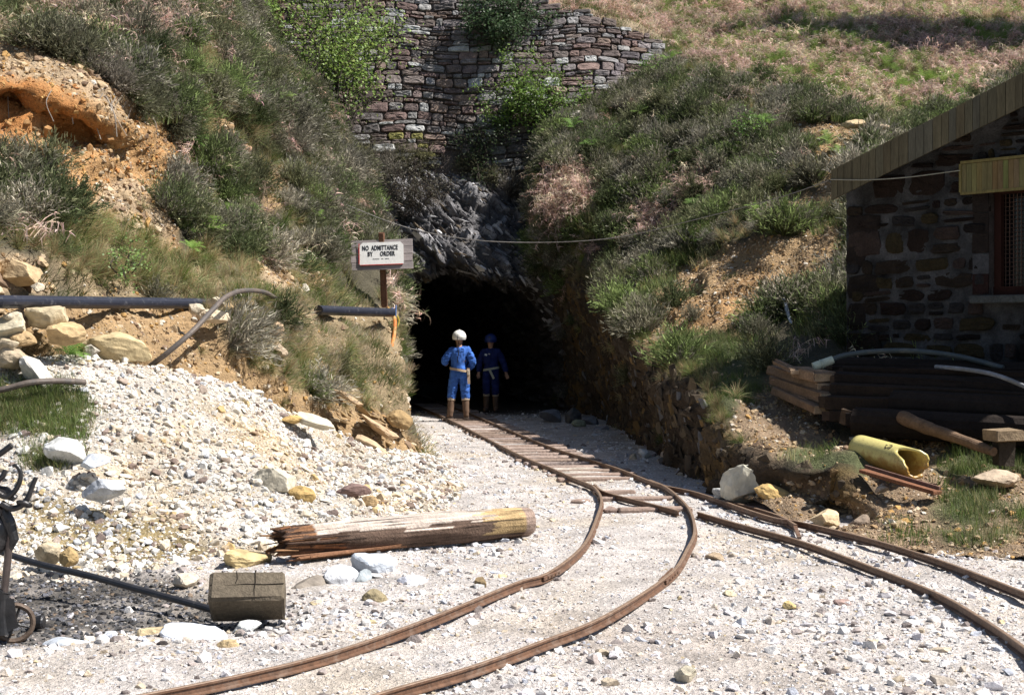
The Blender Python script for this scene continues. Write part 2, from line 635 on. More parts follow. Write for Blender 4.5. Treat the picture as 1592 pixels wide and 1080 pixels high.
# ---- left hill and bank, wrapping round into the cutting
ctrl = [
    [(-520, 640, 12.0), (-200, 640, 12.6), (0, 630, 13.0), (150, 600, 13.6), (300, 620, 14.6), (430, 680, 15.9), (545, 730, 16.9), (655, 745, 17.9), ('w', -1.45, 19.5, -.2), ('w', -1.95, 23, -.2), ('w', -2.7, 28, -.2), ('w', -3.6, 31, -.2)],
    [(-520, 545, 12.0), (-200, 545, 12.7), (0, 545, 13.1), (150, 525, 13.8), (300, 550, 14.9), (425, 600, 16.2), (535, 650, 17.4), (632, 690, 18.2), ('w', -1.55, 19.7, .6), ('w', -2.05, 23, .8), ('w', -2.8, 28, .9), ('w', -3.7, 31, 1)],
    [(-520, 490, 11.9), (-200, 490, 12.7), (0, 492, 13.1), (150, 490, 14.1), (290, 500, 15.3), (400, 480, 16.6), (520, 540, 18.2), (617, 570, 19.2), ('w', -1.75, 20.6, 1.2), ('w', -2.2, 23.5, 1.5), ('w', -2.9, 28, 1.8), ('w', -3.8, 31, 2)],
    [(-520, 455, 12.5), (-200, 455, 13.0), (0, 455, 13.4), (150, 462, 14.5), (290, 468, 15.9), (410, 450, 17.2), (520, 480, 19.2), (605, 502, 20.8), ('w', -2.05, 22.0, 2.0), ('w', -2.5, 24.5, 2.3), ('w', -3.1, 28, 2.6), ('w', -4, 31, 3)],
    [(-520, 360, 13.0), (-200, 370, 13.5), (0, 385, 14.0), (150, 395, 15.2), (290, 400, 16.8), (420, 395, 18.6), (530, 415, 20.8), (600, 440, 22.5), ('w', -2.3, 23.6, 2.6), ('w', -2.8, 26, 3.0), ('w', -3.4, 28.5, 3.4), ('w', -4.3, 31, 3.6)],
    [(-520, 250, 14.0), (-200, 255, 14.6), (0, 262, 15.1), (150, 300, 16.2), (280, 320, 17.9), (410, 310, 20.0), (505, 315, 22.6), (562, 330, 25.0), ('w', -2.9, 26, 3.9), ('w', -3.3, 27.5, 4.2), ('w', -3.8, 29.5, 4.4), ('w', -4.8, 32, 4.6)],
    [(-520, 150, 15.3), (-200, 150, 15.9), (20, 158, 16.0), (170, 230, 17.0), (290, 230, 18.9), (400, 220, 21.2), (475, 222, 24.0), (520, 225, 26.5), ('w', -3.5, 27.6, 5.2), ('w', -4.0, 29, 5.5), ('w', -4.5, 30.5, 5.8), ('w', -5.4, 33, 6)],
    [(-520, 118, 15.1), (-200, 118, 15.6), (10, 120, 15.9), (190, 172, 17.0), (310, 140, 20.0), (390, 130, 22.5), (435, 130, 25.5), (465, 135, 28.0), ('w', -4.4, 29.0, 6.6), ('w', -4.9, 30.5, 7), ('w', -5.3, 32, 7.3), ('w', -6.2, 34.5, 7.6)],
    [(-520, -40, 18.5), (-200, -20, 18.6), (0, 0, 18.8), (170, 30, 20.2), (290, 20, 22.3), (340, 30, 24.5), (375, 30, 27.3), (395, 35, 29.8), ('w', -5.7, 31.0, 8.6), ('w', -6.3, 32.5, 9), ('w', -6.8, 34, 9.4), ('w', -7.6, 37, 9.8)],
    [(-520, -200, 23), (-200, -180, 23), (0, -170, 23.5), (160, -150, 25), (270, -150, 27), (310, -150, 29), (335, -150, 31.5), (350, -150, 34), ('w', -7.0, 35.5, 12), ('w', -7.8, 37, 12.5), ('w', -8.5, 39, 13), ('w', -9.6, 42, 13.5)],
]
P = patch(ctrl, .085)
n = normals(P)
if (n[..., 2] - n[..., 1]).mean() < 0:
    n = -n
steep = np.clip(1.2 - np.abs(n[..., 2]) * 1.5, 0, 1)
_x, _y = proj(P)
scr = inpoly(_x, _y, [(-400, 110), (60, 110), (190, 170), (280, 200), (280, 320), (200, 330), (60, 262), (-400, 262)]).astype(float)
scr = blur(scr[..., None], 3)[..., 0]
holl = .36 * np.exp(-((_x - 112) / 38) ** 2 - ((_y - 205) / 26) ** 2) + .45 * np.exp(-((_x - 215) / 30) ** 2 - ((_y - 178) / 16) ** 2)
P = P - n * (holl - scr * (ridge(P * np.array([3.5, 2, 1.5]), 4) * .16 - .05))[..., None]
P = P + n * (fbm(P * .8, 3) * .26 + fbm(P * 2.0 + 70, 2) * .16 + ridge(P * 2.5, 4) * .12 * (.4 + steep) + fbm(P * 7, 2) * .03)[..., None]
LEFT = Surf(P)
if (LEFT.n[..., 2] - LEFT.n[..., 1]).mean() < 0:
    LEFT.n *= -1
lz = zones(LEFT, LEFT_Z)
LEFT.z = lz
lc = blur(zcolor(lz, P), 2)
lc *= (1 + .35 * fbm(P * 2.2 + 7, 4))[..., None]
build_surface('hill', LEFT, lc, M['terrain'])

# ---- right bank, hut terrace and hillside
ctrl = [
    [(1950, 900, 9.4), (1592, 872, 10.1), (1400, 850, 10.7), (1320, 838, 11.2), (1240, 818, 12.0), (1165, 785, 13.5), (1115, 756, 15.3), (1058, 716, 18.4), (992, 678, 23.6), (938, 656, 27.6), (905, 648, 29.3), (900, 640, 32)],
    [(1950, 870, 9.8), (1592, 838, 10.7), (1400, 812, 11.4), (1320, 795, 12.6), (1240, 778, 13.05), (1168, 740, 13.9), (1108, 690, 15.6), (1050, 645, 18.8), (984, 590, 24.1), (928, 545, 27.6), (900, 520, 29.2), (895, 500, 31.5)],
    [(1950, 840, 10.4), (1592, 795, 11.4), (1400, 765, 12.2), (1322, 722, 12.65), (1240, 720, 13.0), (1160, 680, 14.4), (1095, 608, 16.2), (1020, 560, 19.6), (955, 490, 24.8), (905, 445, 27.6), (862, 410, 28.6), (868, 380, 31.5)],
    [(1950, 780, 11.2), (1592, 740, 12.4), (1430, 730, 13.0), (1340, 708, 13.6), (1262, 690, 14.3), (1190, 640, 15.3), (1125, 560, 17.2), (1050, 500, 20.6), (985, 420, 25.3), (925, 370, 27.2), (858, 330, 28.3), (868, 300, 31.5)],
    [(1950, 660, 13.6), (1600, 655, 14.2), (1480, 640, 14.8), (1400, 620, 15.3), (1320, 590, 16.0), (1250, 555, 17.0), (1190, 490, 18.9), (1120, 415, 22.0), (1035, 345, 25.8), (950, 300, 27.6), (872, 262, 28.9), (880, 230, 32.5)],
    [(1950, 560, 16.5), (1640, 560, 17.2), (1540, 540, 17.8), (1450, 500, 18.2), (1370, 460, 18.7), (1300, 420, 19.6), (1240, 375, 21.2), (1180, 310, 24.0), (1090, 245, 27.0), (985, 220, 29.0), (900, 205, 30.4), (885, 150, 33.5)],
    [(1950, 340, 21), (1680, 330, 21.8), (1580, 320, 22.2), (1490, 290, 22.7), (1410, 260, 23.4), (1340, 235, 24.4), (1290, 220, 25.2), (1215, 190, 27.2), (1110, 135, 29.8), (1025, 125, 31.6), (965, 130, 33.2), (930, 100, 35.5)],
    [(1950, 200, 27), (1680, 190, 27), (1580, 180, 27.2), (1500, 170, 27.5), (1410, 165, 28.0), (1330, 150, 28.6), (1270, 145, 29.2), (1200, 120, 30.6), (1110, 95, 32.6), (1045, 75, 34.2), (1010, 60, 35.6), (990, 40, 37)],
    [(1950, 60, 33), (1680, 60, 33), (1580, 50, 33.5), (1500, 45, 34), (1410, 45, 34.3), (1330, 40, 34.8), (1270, 35, 35.3), (1200, 25, 36.5), (1120, 15, 38), (1050, 10, 39), (1000, 0, 40), (960, -10, 41)],
    [(1950, -60, 42), (1700, -60, 42), (1600, -60, 42), (1500, -60, 42), (1410, -60, 42.4), (1330, -60, 43), (1270, -60, 43), (1200, -60, 44), (1120, -60, 45), (1050, -60, 46), (1000, -70, 47), (950, -70, 48)],
    [(2000, -260, 58), (1700, -260, 58), (1600, -260, 58), (1500, -260, 58), (1410, -260, 58), (1330, -260, 59), (1270, -260, 59), (1200, -260, 60), (1120, -260, 60), (1050, -260, 61), (1000, -270, 61), (900, -270, 62)],
]
P = patch(ctrl, .095)
n = normals(P)
if (n[..., 2] - n[..., 1]).mean() < 0:
    n = -n
steep = np.clip(1.25 - np.abs(n[..., 2]) * 1.6, 0, 1)
rx = ridge(P * np.array([1.4, 1.4, .7]), 4)
P = P + n * (fbm(P * .8 + 40, 3) * .26 + fbm(P * 1.9 + 70, 2) * .17 * (P[..., 1] > 15) + rx * .30 * steep + ridge(P * 3, 3) * .05 + fbm(P * 7, 2) * .03)[..., None]
RIGHT = Surf(P)
if (RIGHT.n[..., 2] - RIGHT.n[..., 1]).mean() < 0:
    RIGHT.n *= -1
rz = zones(RIGHT, RIGHT_Z)
st = np.abs(n[..., 2]) < .42
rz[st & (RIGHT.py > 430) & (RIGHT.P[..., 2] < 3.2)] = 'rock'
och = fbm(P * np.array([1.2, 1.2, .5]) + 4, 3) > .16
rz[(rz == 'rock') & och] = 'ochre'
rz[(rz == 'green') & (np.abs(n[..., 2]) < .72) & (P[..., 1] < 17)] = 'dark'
RIGHT.z = rz
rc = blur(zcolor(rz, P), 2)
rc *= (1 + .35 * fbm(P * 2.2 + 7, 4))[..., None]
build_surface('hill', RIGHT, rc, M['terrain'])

# ---- slope above the dry-stone wall
ctrl = [
    [(100, 300, 35.6), (420, 200, 34.3), (620, 60, 34.5), (760, 60, 34.7), (865, 80, 34.7), (940, 100, 34.6), (1025, 130, 34.4), (1110, 190, 33.8)],
    [(100, 120, 36), (420, -40, 34.6), (620, -90, 34.8), (760, -30, 34.9), (865, 12, 34.9), (940, 32, 34.8), (1025, 62, 34.6), (1110, 120, 34)],
    [(100, 40, 38), (420, -60, 36), (620, -115, 36), (760, -60, 36.2), (865, -10, 36.2), (940, 10, 36), (1025, 45, 35.8), (1110, 90, 35.5)],
    [(100, -200, 44), (420, -230, 43), (620, -280, 43), (760, -220, 43), (865, -110, 42), (940, -60, 41.5), (1025, -30, 41), (1110, -10, 40)],
    [(50, -330, 60), (420, -360, 60), (620, -400, 60), (760, -400, 60), (865, -330, 60), (940, -300, 60), (1025, -300, 60), (1110, -300, 60)],
]
P = patch(ctrl, .14)
n = normals(P)
if (n[..., 2] - n[..., 1]).mean() < 0:
    n = -n
P = P + n * (fbm(P * .8 + 4, 3) * .2 + fbm(P * 5, 2) * .04)[..., None]
BACK = Surf(P)
if (BACK.n[..., 2] - BACK.n[..., 1]).mean() < 0:
    BACK.n *= -1
bc = np.ones(P.shape) * ZC['field'] * (1 + .4 * fbm(P * 2, 3))[..., None]
build_surface('hill', BACK, bc, M['terrain'])

# ---- tunnel mouth: rock face round the opening and the bore behind it
lip = [(596, 668, 29.6), (600, 575, 29.6), (612, 480, 29.4), (640, 428, 29.2), (690, 405, 29.0), (745, 418, 29.0), (800, 428, 29.4), (860, 455, 29.9), (900, 540, 29.8), (905, 668, 29.6)]
o1 = [(540, 668, 30.0), (535, 560, 30.1), (545, 440, 30.1), (590, 365, 30.0), (665, 335, 30.1), (760, 335, 30.2), (835, 350, 31.0), (915, 400, 31.2), (955, 540, 30.8), (965, 668, 30.4)]
o2 = [(480, 668, 30.6), (470, 560, 30.8), (470, 400, 31.0), (530, 290, 30.9), (640, 268, 31.2), (770, 270, 31.2), (880, 285, 31.9), (960, 330, 31.9), (1010, 540, 30.4), (1020, 668, 30.2)]
o3 = [(430, 668, 31.6), (420, 560, 31.8), (420, 330, 32.2), (500, 200, 31.9), (640, 195, 31.9), (780, 195, 31.9), (910, 190, 31.9), (1010, 270, 31.6), (1060, 540, 31.4), (1070, 668, 31.2)]


def bore(dy, s=1.0):
    out = []
    for (a, b, c) in lip:
        p = W(a, b, c)
        cx = -.78
        out.append(('w', cx + (p[0] - cx) * s - .17 * dy, 29.2 + dy, max(p[2], -.4) if p[2] < .3 else p[2] * (.5 + .5 * s)))
    return out


ctrl = [bore(17, .12), bore(16.6, .9), bore(10), bore(4, 1.02), bore(1.2, 1.0), lip, o1, o2, o3]
P = patch(ctrl, .038)
n = normals(P)
k = P.shape[0] - 40
if (n[k:, :, 2] - n[k:, :, 1]).mean() < 0:
    n = -n
th = math.radians(38)
U = P[..., 0] * math.cos(th) - P[..., 2] * math.sin(th)
V = P[..., 0] * math.sin(th) + P[..., 2] * math.cos(th)
Q = np.stack([U * 1.7, P[..., 1] * 1.5, V * 6.5], -1)
idv, f1, f2 = cells(Q * .9 + fbm(P * 1.5, 2)[..., None] * .6, 5)
_Q = Q * 1.6 + fbm(P * 2, 2)[..., None] * .5
id0, _a, _b = cells(_Q, 2)
Q2 = np.stack([U * 1.6, P[..., 1] * 1.6, V * 9], -1)
id2, g1_, g2_ = cells(Q2 * 1.3 + fbm(P * 3, 2)[..., None] * .8, 9)
saw = ((V * 3.2 + fbm(P * 1.1, 3) * 1.2) % 1.0)
P = P + n * ((idv - .5) * .24 + (id0 - .5) * .17 + (id2 - .5) * .13 + (saw - .5) * .10 + fbm(P * .8, 2) * .25)[..., None]
idv = .55 * idv + .45 * id2
PORTAL = Surf(P)
if (PORTAL.n[..., 2] - PORTAL.n[..., 1])[k:].mean() < 0:
    PORTAL.n *= -1
pc = np.ones(P.shape) * c3(.11, .105, .11)
pc += (np.clip((id0 - .72) * 3.5, 0, 1) * .34)[..., None] * c3(1, .98, 1.02)  # pale cells paint sunlit glints onto the facets
pc *= (.55 + .9 * idv)[..., None]
pc += (np.clip(fbm(Q * 1.5 + 8, 3) * 2, 0, 1) * .10)[..., None] * c3(1, 1, 1.02)
rd = np.clip(fbm(P * 1.3 + 2, 3) * 3 - .3, 0, 1)[..., None]
pc = pc * (1 - rd * .5) + c3(.12, .09, .06) * rd * .5
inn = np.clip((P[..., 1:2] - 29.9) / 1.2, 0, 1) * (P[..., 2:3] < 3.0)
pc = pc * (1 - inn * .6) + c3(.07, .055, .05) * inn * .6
r_, c_ = P.shape[:2]
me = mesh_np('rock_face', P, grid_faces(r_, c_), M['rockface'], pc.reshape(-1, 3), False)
tag(link('cliff', me), None, None, None, 'structure')
# ---------------------------------------------------------------- stone walls
def stone_mesh(mb, u0, u1, v0, v1, fn, depth, proud, gap, rnd, colr, seg=3, back=-.12, jag=.13):
    """one stone filling the cell, its outline rounded and jittered; fn(u, v, w) -> world point."""
    w, h = u1 - u0 - gap, v1 - v0 - gap
    if w < .03 or h < .02:
        return
    cx, cy = (u0 + u1) / 2, (v0 + v1) / 2
    pts = []
    m = 12
    e = random.uniform(3.0, 6.0) * rnd
    ph = random.uniform(-.12, .12)
    for k in range(m):
        a = 2 * math.pi * (k + .5) / m
        c, s = math.cos(a), math.sin(a)
        q = (abs(c) ** e + abs(s) ** e) ** (-1 / e)
        j = 1 + random.uniform(-jag, .05)
        x, y = c * q * w / 2 * j, s * q * h / 2 * j
        pts.append((cx + x - y * ph, cy + y + x * ph * .6))
    rings = []
    tx, ty = random.uniform(-.12, .12), random.uniform(-.2, .2)
    pr = random.uniform(.3, 1) * proud
    for (s, d, jj) in ((1.0, back, 0), (1.0, pr * .35, .004), (.86, pr, .008), (.45, pr * 1.08, .012)):
        rings.append([fn(cx + (x - cx) * s, cy + (y - cy) * s, d + (tx * (x - cx) + ty * (y - cy)) * (1 if d > 0 else 0) * s + random.uniform(-jj, jj)) for x, y in pts])
    vs = [p for r in rings for p in r] + [fn(cx, cy, pr * 1.05)]
    fs = []
    for r in range(3):
        for k in range(m):
            fs.append((r * m + k, r * m + (k + 1) % m, (r + 1) * m + (k + 1) % m, (r + 1) * m + k))
    for k in range(m):
        fs.append((3 * m + k, 3 * m + (k + 1) % m, 4 * m))
    mb.add(vs, fs, colr)


def wall_cells(u0, u1, v0, v1, hmin, hmax, wmin, wmax, tilt=0.0):
    v = v0
    out = []
    while v < v1:
        h = random.uniform(hmin, hmax)
        u = u0 - random.uniform(0, wmax)
        while u < u1:
            w = random.uniform(wmin, wmax) * (h / hmax * .5 + .6)
            if random.random() < .18:
                k = random.uniform(.4, .6)
                out.append((u, u + w, v, v + h * k))
                out.append((u, u + w, v + h * k, v + h))
            else:
                out.append((u, u + w, v + random.uniform(-.02, .02), v + h + random.uniform(-.02, .02)))
            u += w
        v += h
    return out


# dry-stone retaining wall above the tunnel mouth
random.seed(21)


def wall_pt(u, v, w):
    # u along the wall (m) from px 480, v up from its foot, battered back; the right end swings away
    x = -4.75 + u
    y = 31.15 + v * .30 + max(0, u - 5.4) ** 2 * .07 + .03 * math.sin(u * .9)
    z = 5.55 + v
    sag = .035 * math.sin(u * 1.1) + .025 * math.sin(u * 2.7 + v)
    return (x + w * .05, y - w * .98, z + sag + w * .2)


mb = MB()
pal = [(.22, .155, .14), (.24, .17, .155), (.20, .155, .145), (.22, .185, .17), (.27, .20, .165), (.19, .17, .165), (.25, .235, .225), (.31, .30, .29), (.17, .135, .12), (.21, .17, .15)]
for (u0, u1, v0, v1) in wall_cells(-.2, 8.1, -.35, 6.4, .07, .21, .14, .56):
    p = wall_pt((u0 + u1) / 2, (v0 + v1) / 2, 0)
    qx, qy = proj(np.array(p))
    top = np.interp(qx, [470, 700, 760, 862, 940, 1015, 1060], [-260, -260, -60, 8, 30, 62, 110])
    bot = np.interp(qx, [470, 540, 620, 720, 800, 880, 1010], [235, 240, 238, 243, 292, 300, 240])
    bot += 9 * math.sin(qx * .06) + random.uniform(-10, 12)
    if qy < top - 3 or qy > bot + 4:
        continue
    c = random.choice(pal)
    if qy > 195 and random.random() < .3 and qx < 760:
        c = (.30, .28, .10) if random.random() < .5 else (.34, .33, .32)
    if 735 + 40 * math.sin(qy * .05) < qx < 880 and qy > 130 + random.uniform(-30, 30):
        c = random.choice([(.10, .09, .085), (.13, .12, .115), (.08, .075, .07), (.18, .18, .175), (.12, .10, .08)])
    if qx > 700 + random.uniform(-60, 60) and qy < 130 and random.random() < .7:
        c = random.choice([(.22, .19, .20), (.25, .22, .22), (.20, .16, .15), (.28, .27, .27), (.24, .17, .15)])
    if random.random() < .07:
        c = (.50, .50, .49)
    k = random.uniform(.75, 1.25)
    stone_mesh(mb, u0, u1, v0, v1, wall_pt, .2, .045, .012, 1.5, tuple(x * k for x in c), back=-.18)
wall = solo('dry_stone_wall', mb, M['masonry'], 'rust-red and grey dry-stone retaining wall above the tunnel mouth', 'stone wall')
# dark fill behind the stones
n_u, n_v = 60, 40
Pf = np.array([[wall_pt(-.4 + 8.6 * i / n_u, -.6 + 7.1 * j / n_v, -.035) for i in range(n_u + 1)] for j in range(n_v + 1)])
qx, qy = proj(Pf)
top = np.interp(qx, [470, 700, 760, 862, 940, 1015, 1060], [-260, -260, -60, 8, 30, 62, 110]) + 12
f_ = grid_faces(n_v + 1, n_u + 1)
keep = (qy.ravel()[f_].min(1) > top.ravel()[f_].min(1))
me = mesh_np('wall_core', Pf, f_[keep], M['terrain'], np.ones((Pf.size // 3, 3)) * c3(.10, .08, .07), True)
me.transform(Matrix.Translation(-wall.location))
link('wall_core', me, wall)

# ---------------------------------------------------------------- stone hut
random.seed(5)
HC = np.array([3.93, 16.7])          # far left corner of the hut
HD = np.array([.65, -.76])           # along the front wall, towards the camera
HN = np.array([-.76, -.65])          # out of the front wall
HB = -HN


def hp(t, z, w=0.0):
    return (HC[0] + HD[0] * t + HN[0] * w, HC[1] + HD[1] * t + HN[1] * w, z)


def roof_z(t):
    return 3.414 + .33 * t


hut = empty('stone_hut', hp(0, .6), 'rough stone hut with sloping planked roof edge, standing in its own shade on the right', 'hut')
HL, HDP = 5.2, 4.2
WT0, WT1, WZ0, WZ1 = 1.86, 3.3, 2.02, 3.20     # window opening in the front wall
mb = MB()
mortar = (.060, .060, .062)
U_, Z_ = np.linspace(0, HL, 200), np.linspace(.1, 5.2, 190)
Pm = np.zeros((190, 200, 3))
uu, zz = np.meshgrid(U_, Z_)
nz = fbm(np.stack([uu * 6, zz * 6, uu * 0], -1), 4) * .022 + np.abs(fbm(np.stack([uu * 22, zz * 22, uu * 0 + 3], -1), 3)) * .03
Pm[..., 0] = HC[0] + HD[0] * uu + HN[0] * nz
Pm[..., 1] = HC[1] + HD[1] * uu + HN[1] * nz
Pm[..., 2] = zz
f_ = grid_faces(190, 200)
cu, cz = uu.ravel()[f_].mean(1), zz.ravel()[f_].mean(1)
keep = ~((cu > WT0) & (cu < WT1) & (cz > WZ0) & (cz < WZ1)) & (cz < 3.40 + .33 * cu - .05)
mc = np.ones(Pm.shape) * c3(*mortar) * (1 + 2.0 * fbm(np.stack([uu * 3, zz * 3, uu * 0 + 4], -1), 4))[..., None]
mort = mesh_np('mortar_face', Pm, f_[keep], M['masonry'], mc.reshape(-1, 3), True)
mort.transform(Matrix.Translation(-hut.location))
wallo = link('wall', mort, hut)
mb = MB()
for (u0, u1, v0, v1) in wall_cells(-.05, HL, .2, 5.2, .09, .34, .12, .62):
    u0 = max(u0, 0.0)
    um, vm = (u0 + u1) / 2, (v0 + v1) / 2
    if v1 > roof_z(um) - .08 or (u1 > WT0 - .02 and u0 < WT1 + .02 and v1 > WZ0 - .05 and v0 < WZ1):
        continue
    if random.random() < .06:
        continue
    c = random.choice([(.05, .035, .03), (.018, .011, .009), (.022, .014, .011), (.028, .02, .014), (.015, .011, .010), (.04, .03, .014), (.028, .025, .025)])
    sh = random.uniform(.0, .035)
    stone_mesh(mb, u0 + sh * random.random(), u1 - sh * random.random(), v0 + sh * .4, v1 - sh * .4, lambda u, v, w: hp(u, v, w + .005), .2, .036, .018, 1.2, c, back=-.05, jag=.17)
# quoins at the far left corner and the jamb stones
for k in range(10):
    z0 = .3 + k * .34
    L = .5 if k % 2 else .3
    if z0 + .3 < roof_z(0) - .1:
        stone_mesh(mb, 0, L, z0, z0 + .32, lambda u, v, w: hp(u, v, w + .005), .2, .05, .03, 1.2, random.choice([(.025, .018, .015), (.03, .025, .02), (.02, .015, .012)]), back=-.05)
me = mb.mesh('wall_stones', M['masonry'])
me.transform(Matrix.Translation(-hut.location))
bm = bmesh.new()
bm.from_mesh(mort)
bm.from_mesh(me)
bm.to_mesh(mort)
bm.free()
# other walls, closed behind
mb = MB()
mb.cur = (.09, .075, .065)


def hq(a, b, z):
    return (HC[0] + HD[0] * a + HB[0] * b, HC[1] + HD[1] * a + HB[1] * b, z)


vs = []
for (a, b) in ((0, .02), (0, HDP), (HL, HDP), (HL, .02)):
    vs += [hq(a, b, .1), hq(a, b, roof_z(a) - .05)]
mb.add(vs, [(0, 2, 3, 1), (2, 4, 5, 3), (4, 6, 7, 5)])
wa = part('wall', mb, M['masonry'], hut)
mb = MB()
mb.cur = (.06, .055, .055)
ov = .38
a0, a1 = .08, HL + .3
mb.add([hq(a0, -ov, roof_z(a0)), hq(a1, -ov, roof_z(a1)), hq(a1, HDP + ov, roof_z(a1)), hq(a0, HDP + ov, roof_z(a0)),
        hq(a0, -ov, roof_z(a0) + .06), hq(a1, -ov, roof_z(a1) + .06), hq(a1, HDP + ov, roof_z(a1) + .06), hq(a0, HDP + ov, roof_z(a0) + .06)],
       [(0, 3, 2, 1), (4, 5, 6, 7), (0, 1, 5, 4), (1, 2, 6, 5), (2, 3, 7, 6), (3, 0, 4, 7)])
part('roof', mb, M['vcol'], hut)
# board cladding of the roof edge: upright boards side by side
mb = MB()
t = a0
while t < a1:
    w = random.uniform(.085, .115)
    c = random.choice([(.13, .11, .068), (.135, .115, .070), (.125, .11, .070), (.12, .11, .08), (.135, .11, .066)])
    k = random.uniform(.86, 1.1)
    d = .022 + random.uniform(-.003, .003)
    q0, q1 = t + .003, t + w - .003
    zt0, zt1 = roof_z(q0) + .05, roof_z(q1) + .05
    hb = .345
    vs = []
    for (q, zt) in ((q0, zt0), (q1, zt1)):
        for (b, z) in ((-ov - .004, zt - hb), (-ov - d - .004, zt - hb), (-ov - d - .004, zt), (-ov - .004, zt)):
            vs.append(hq(q, b, z))
    mb.add(vs, [(0, 1, 2, 3), (7, 6, 5, 4), (0, 4, 5, 1), (1, 5, 6, 2), (2, 6, 7, 3), (3, 7, 4, 0)], tuple(x * k for x in c))
    t += w
M['board'] = mat_vcol('upright_boards', n1=3, n2=18, amp=.35, bs=.25, bd=.01, scale=(6, 6, .7))
part('bargeboard', mb, M['board'], hut)
# window: lintel box of boards, frame, bars, sill
win = empty('window', (0, 0, 0), None, None)
win.parent = hut
win.location = (0, 0, 0)


def wpart(name, mb, mat):
    me = mb.mesh(name, mat)
    me.transform(Matrix.Translation(-hut.location))
    return link(name, me, win)


mb = MB()
t = 1.62
while t < 3.6:
    w = .062
    c = random.choice([(.20, .17, .075), (.21, .18, .078), (.195, .168, .076)])
    mb.beam(hp(t, 3.14, .115), hp(t, 3.44, .115), w - .004, .02, tuple(x * random.uniform(.85, 1.1) for x in c), up=(HN[0], HN[1], 0))
    t += w
mb.cur = (.22, .18, .07)
mb.beam(hp(1.585, 3.46, .12), hp(3.65, 3.46, .12), .035, .03)
mb.beam(hp(1.585, 3.125, .12), hp(3.65, 3.125, .12), .035, .03)
mb.beam(hp(1.583, 3.14, .12), hp(1.583, 3.445, .12), .03, .035, up=(HN[0], HN[1], 0))
mb.cur = (.10, .085, .05)
mb.beam(hp(1.6, 3.29, .055), hp(3.6, 3.29, .055), .10, .32, up=(0, 0, 1))
lin = part('window_lintel', mb, M['board'], hut)
mb = MB()
mb.cur = (.035, .012, .008)
for z in (WZ0 + .05, WZ1 - .05):
    mb.beam(hp(WT0, z, -.10), hp(WT1, z, -.10), .07, .09)
for t in (WT0 + .05, 2.62, WT1 - .05):
    mb.beam(hp(t, WZ0, -.10), hp(t, WZ1, -.10), .08, .068, up=(HN[0], HN[1], 0))
wpart('frame', mb, M['vcol'])
mb = MB()
mb.cur = (.10, .06, .045)
for k in range(30):
    t = WT0 + .1 + k * .046
    if t < WT1 - .08:
        mb.tube([hp(t, WZ0 + .06, -.145), hp(t, WZ1 - .06, -.145)], .006, 5)
for k in range(22):
    z = WZ0 + .08 + k * .046
    if z < WZ1 - .08:
        mb.tube([hp(WT0 + .06, z, -.155), hp(WT1 - .06, z, -.155)], .0035, 4)
wpart('wire_grille', mb, M['vcol'])
mb = MB()
mb.cur = (.012, .011, .012)
mb.add([hp(WT0, WZ0, -.2), hp(WT1, WZ0, -.2), hp(WT1, WZ1, -.2), hp(WT0, WZ1, -.2)], [(0, 1, 2, 3)])
g_, gt, gb, go = nt('dark_window_glass')
gb.inputs['Base Color'].default_value = (.008, .008, .01, 1)
gb.inputs['Roughness'].default_value = .15
wpart('pane', mb, g_)
mb = MB()
mb.cur = (.10, .105, .10)
mb.box(((hp(WT0, 0)[0] + hp(WT1, 0)[0]) / 2 + HN[0] * .02, (hp(WT0, 0)[1] + hp(WT1, 0)[1]) / 2 + HN[1] * .02, WZ0 - .045), (WT1 - WT0 + .3, .30, .085),
       Matrix(((HD[0], -HN[0], 0), (HD[1], -HN[1], 0), (0, 0, 1))), bev=.01, jit=.002)
wpart('sill', mb, M['masonry'])
mb = MB()
mb.cur = (.075, .075, .08)
for (ta, tb) in ((WT0 - .19, WT0 - .003), (WT1 + .003, WT1 + .19)):
    for k in range(5):
        mb.beam(hp((ta + tb) / 2, WZ0 + .02 + k * .22, .004), hp((ta + tb) / 2, WZ0 + .23 + k * .22, .004), tb - ta, .05, up=(HN[0], HN[1], 0), col=random.choice([(.03, .014, .012), (.025, .018, .015), (.08, .08, .085)]), jit=.006)
    # reveal of the opening
    tt = tb if ta < WT0 else ta
for tt in (WT0, WT1):
    mb.add([hp(tt, WZ0, 0.02), hp(tt, WZ0, -.22), hp(tt, WZ1, -.22), hp(tt, WZ1, 0.02)], [(0, 1, 2, 3)], (.10, .08, .07))
mb.add([hp(WT0, WZ1, .02), hp(WT1, WZ1, .02), hp(WT1, WZ1, -.22), hp(WT0, WZ1, -.22)], [(0, 1, 2, 3)], (.10, .08, .07))
mb.add([hp(WT0, WZ0, .02), hp(WT1, WZ0, .02), hp(WT1, WZ0, -.22), hp(WT0, WZ0, -.22)], [(0, 1, 2, 3)], (.10, .08, .07))
wpart('jamb', mb, M['masonry'])

# ---------------------------------------------------------------- railway
M['rust'] = mat_plain('rusty_rail', (.12, .062, .036), rough=.55, spec=.5, var=.45, ns=25, bs=.25, col2=(.17, .115, .085), thr=(.5, .65))
M['railtop'] = mat_plain('worn_rail_head', (.27, .185, .13), rough=.38, metal=.15, spec=.6, var=.3, ns=18, bs=.1)
RT = .052


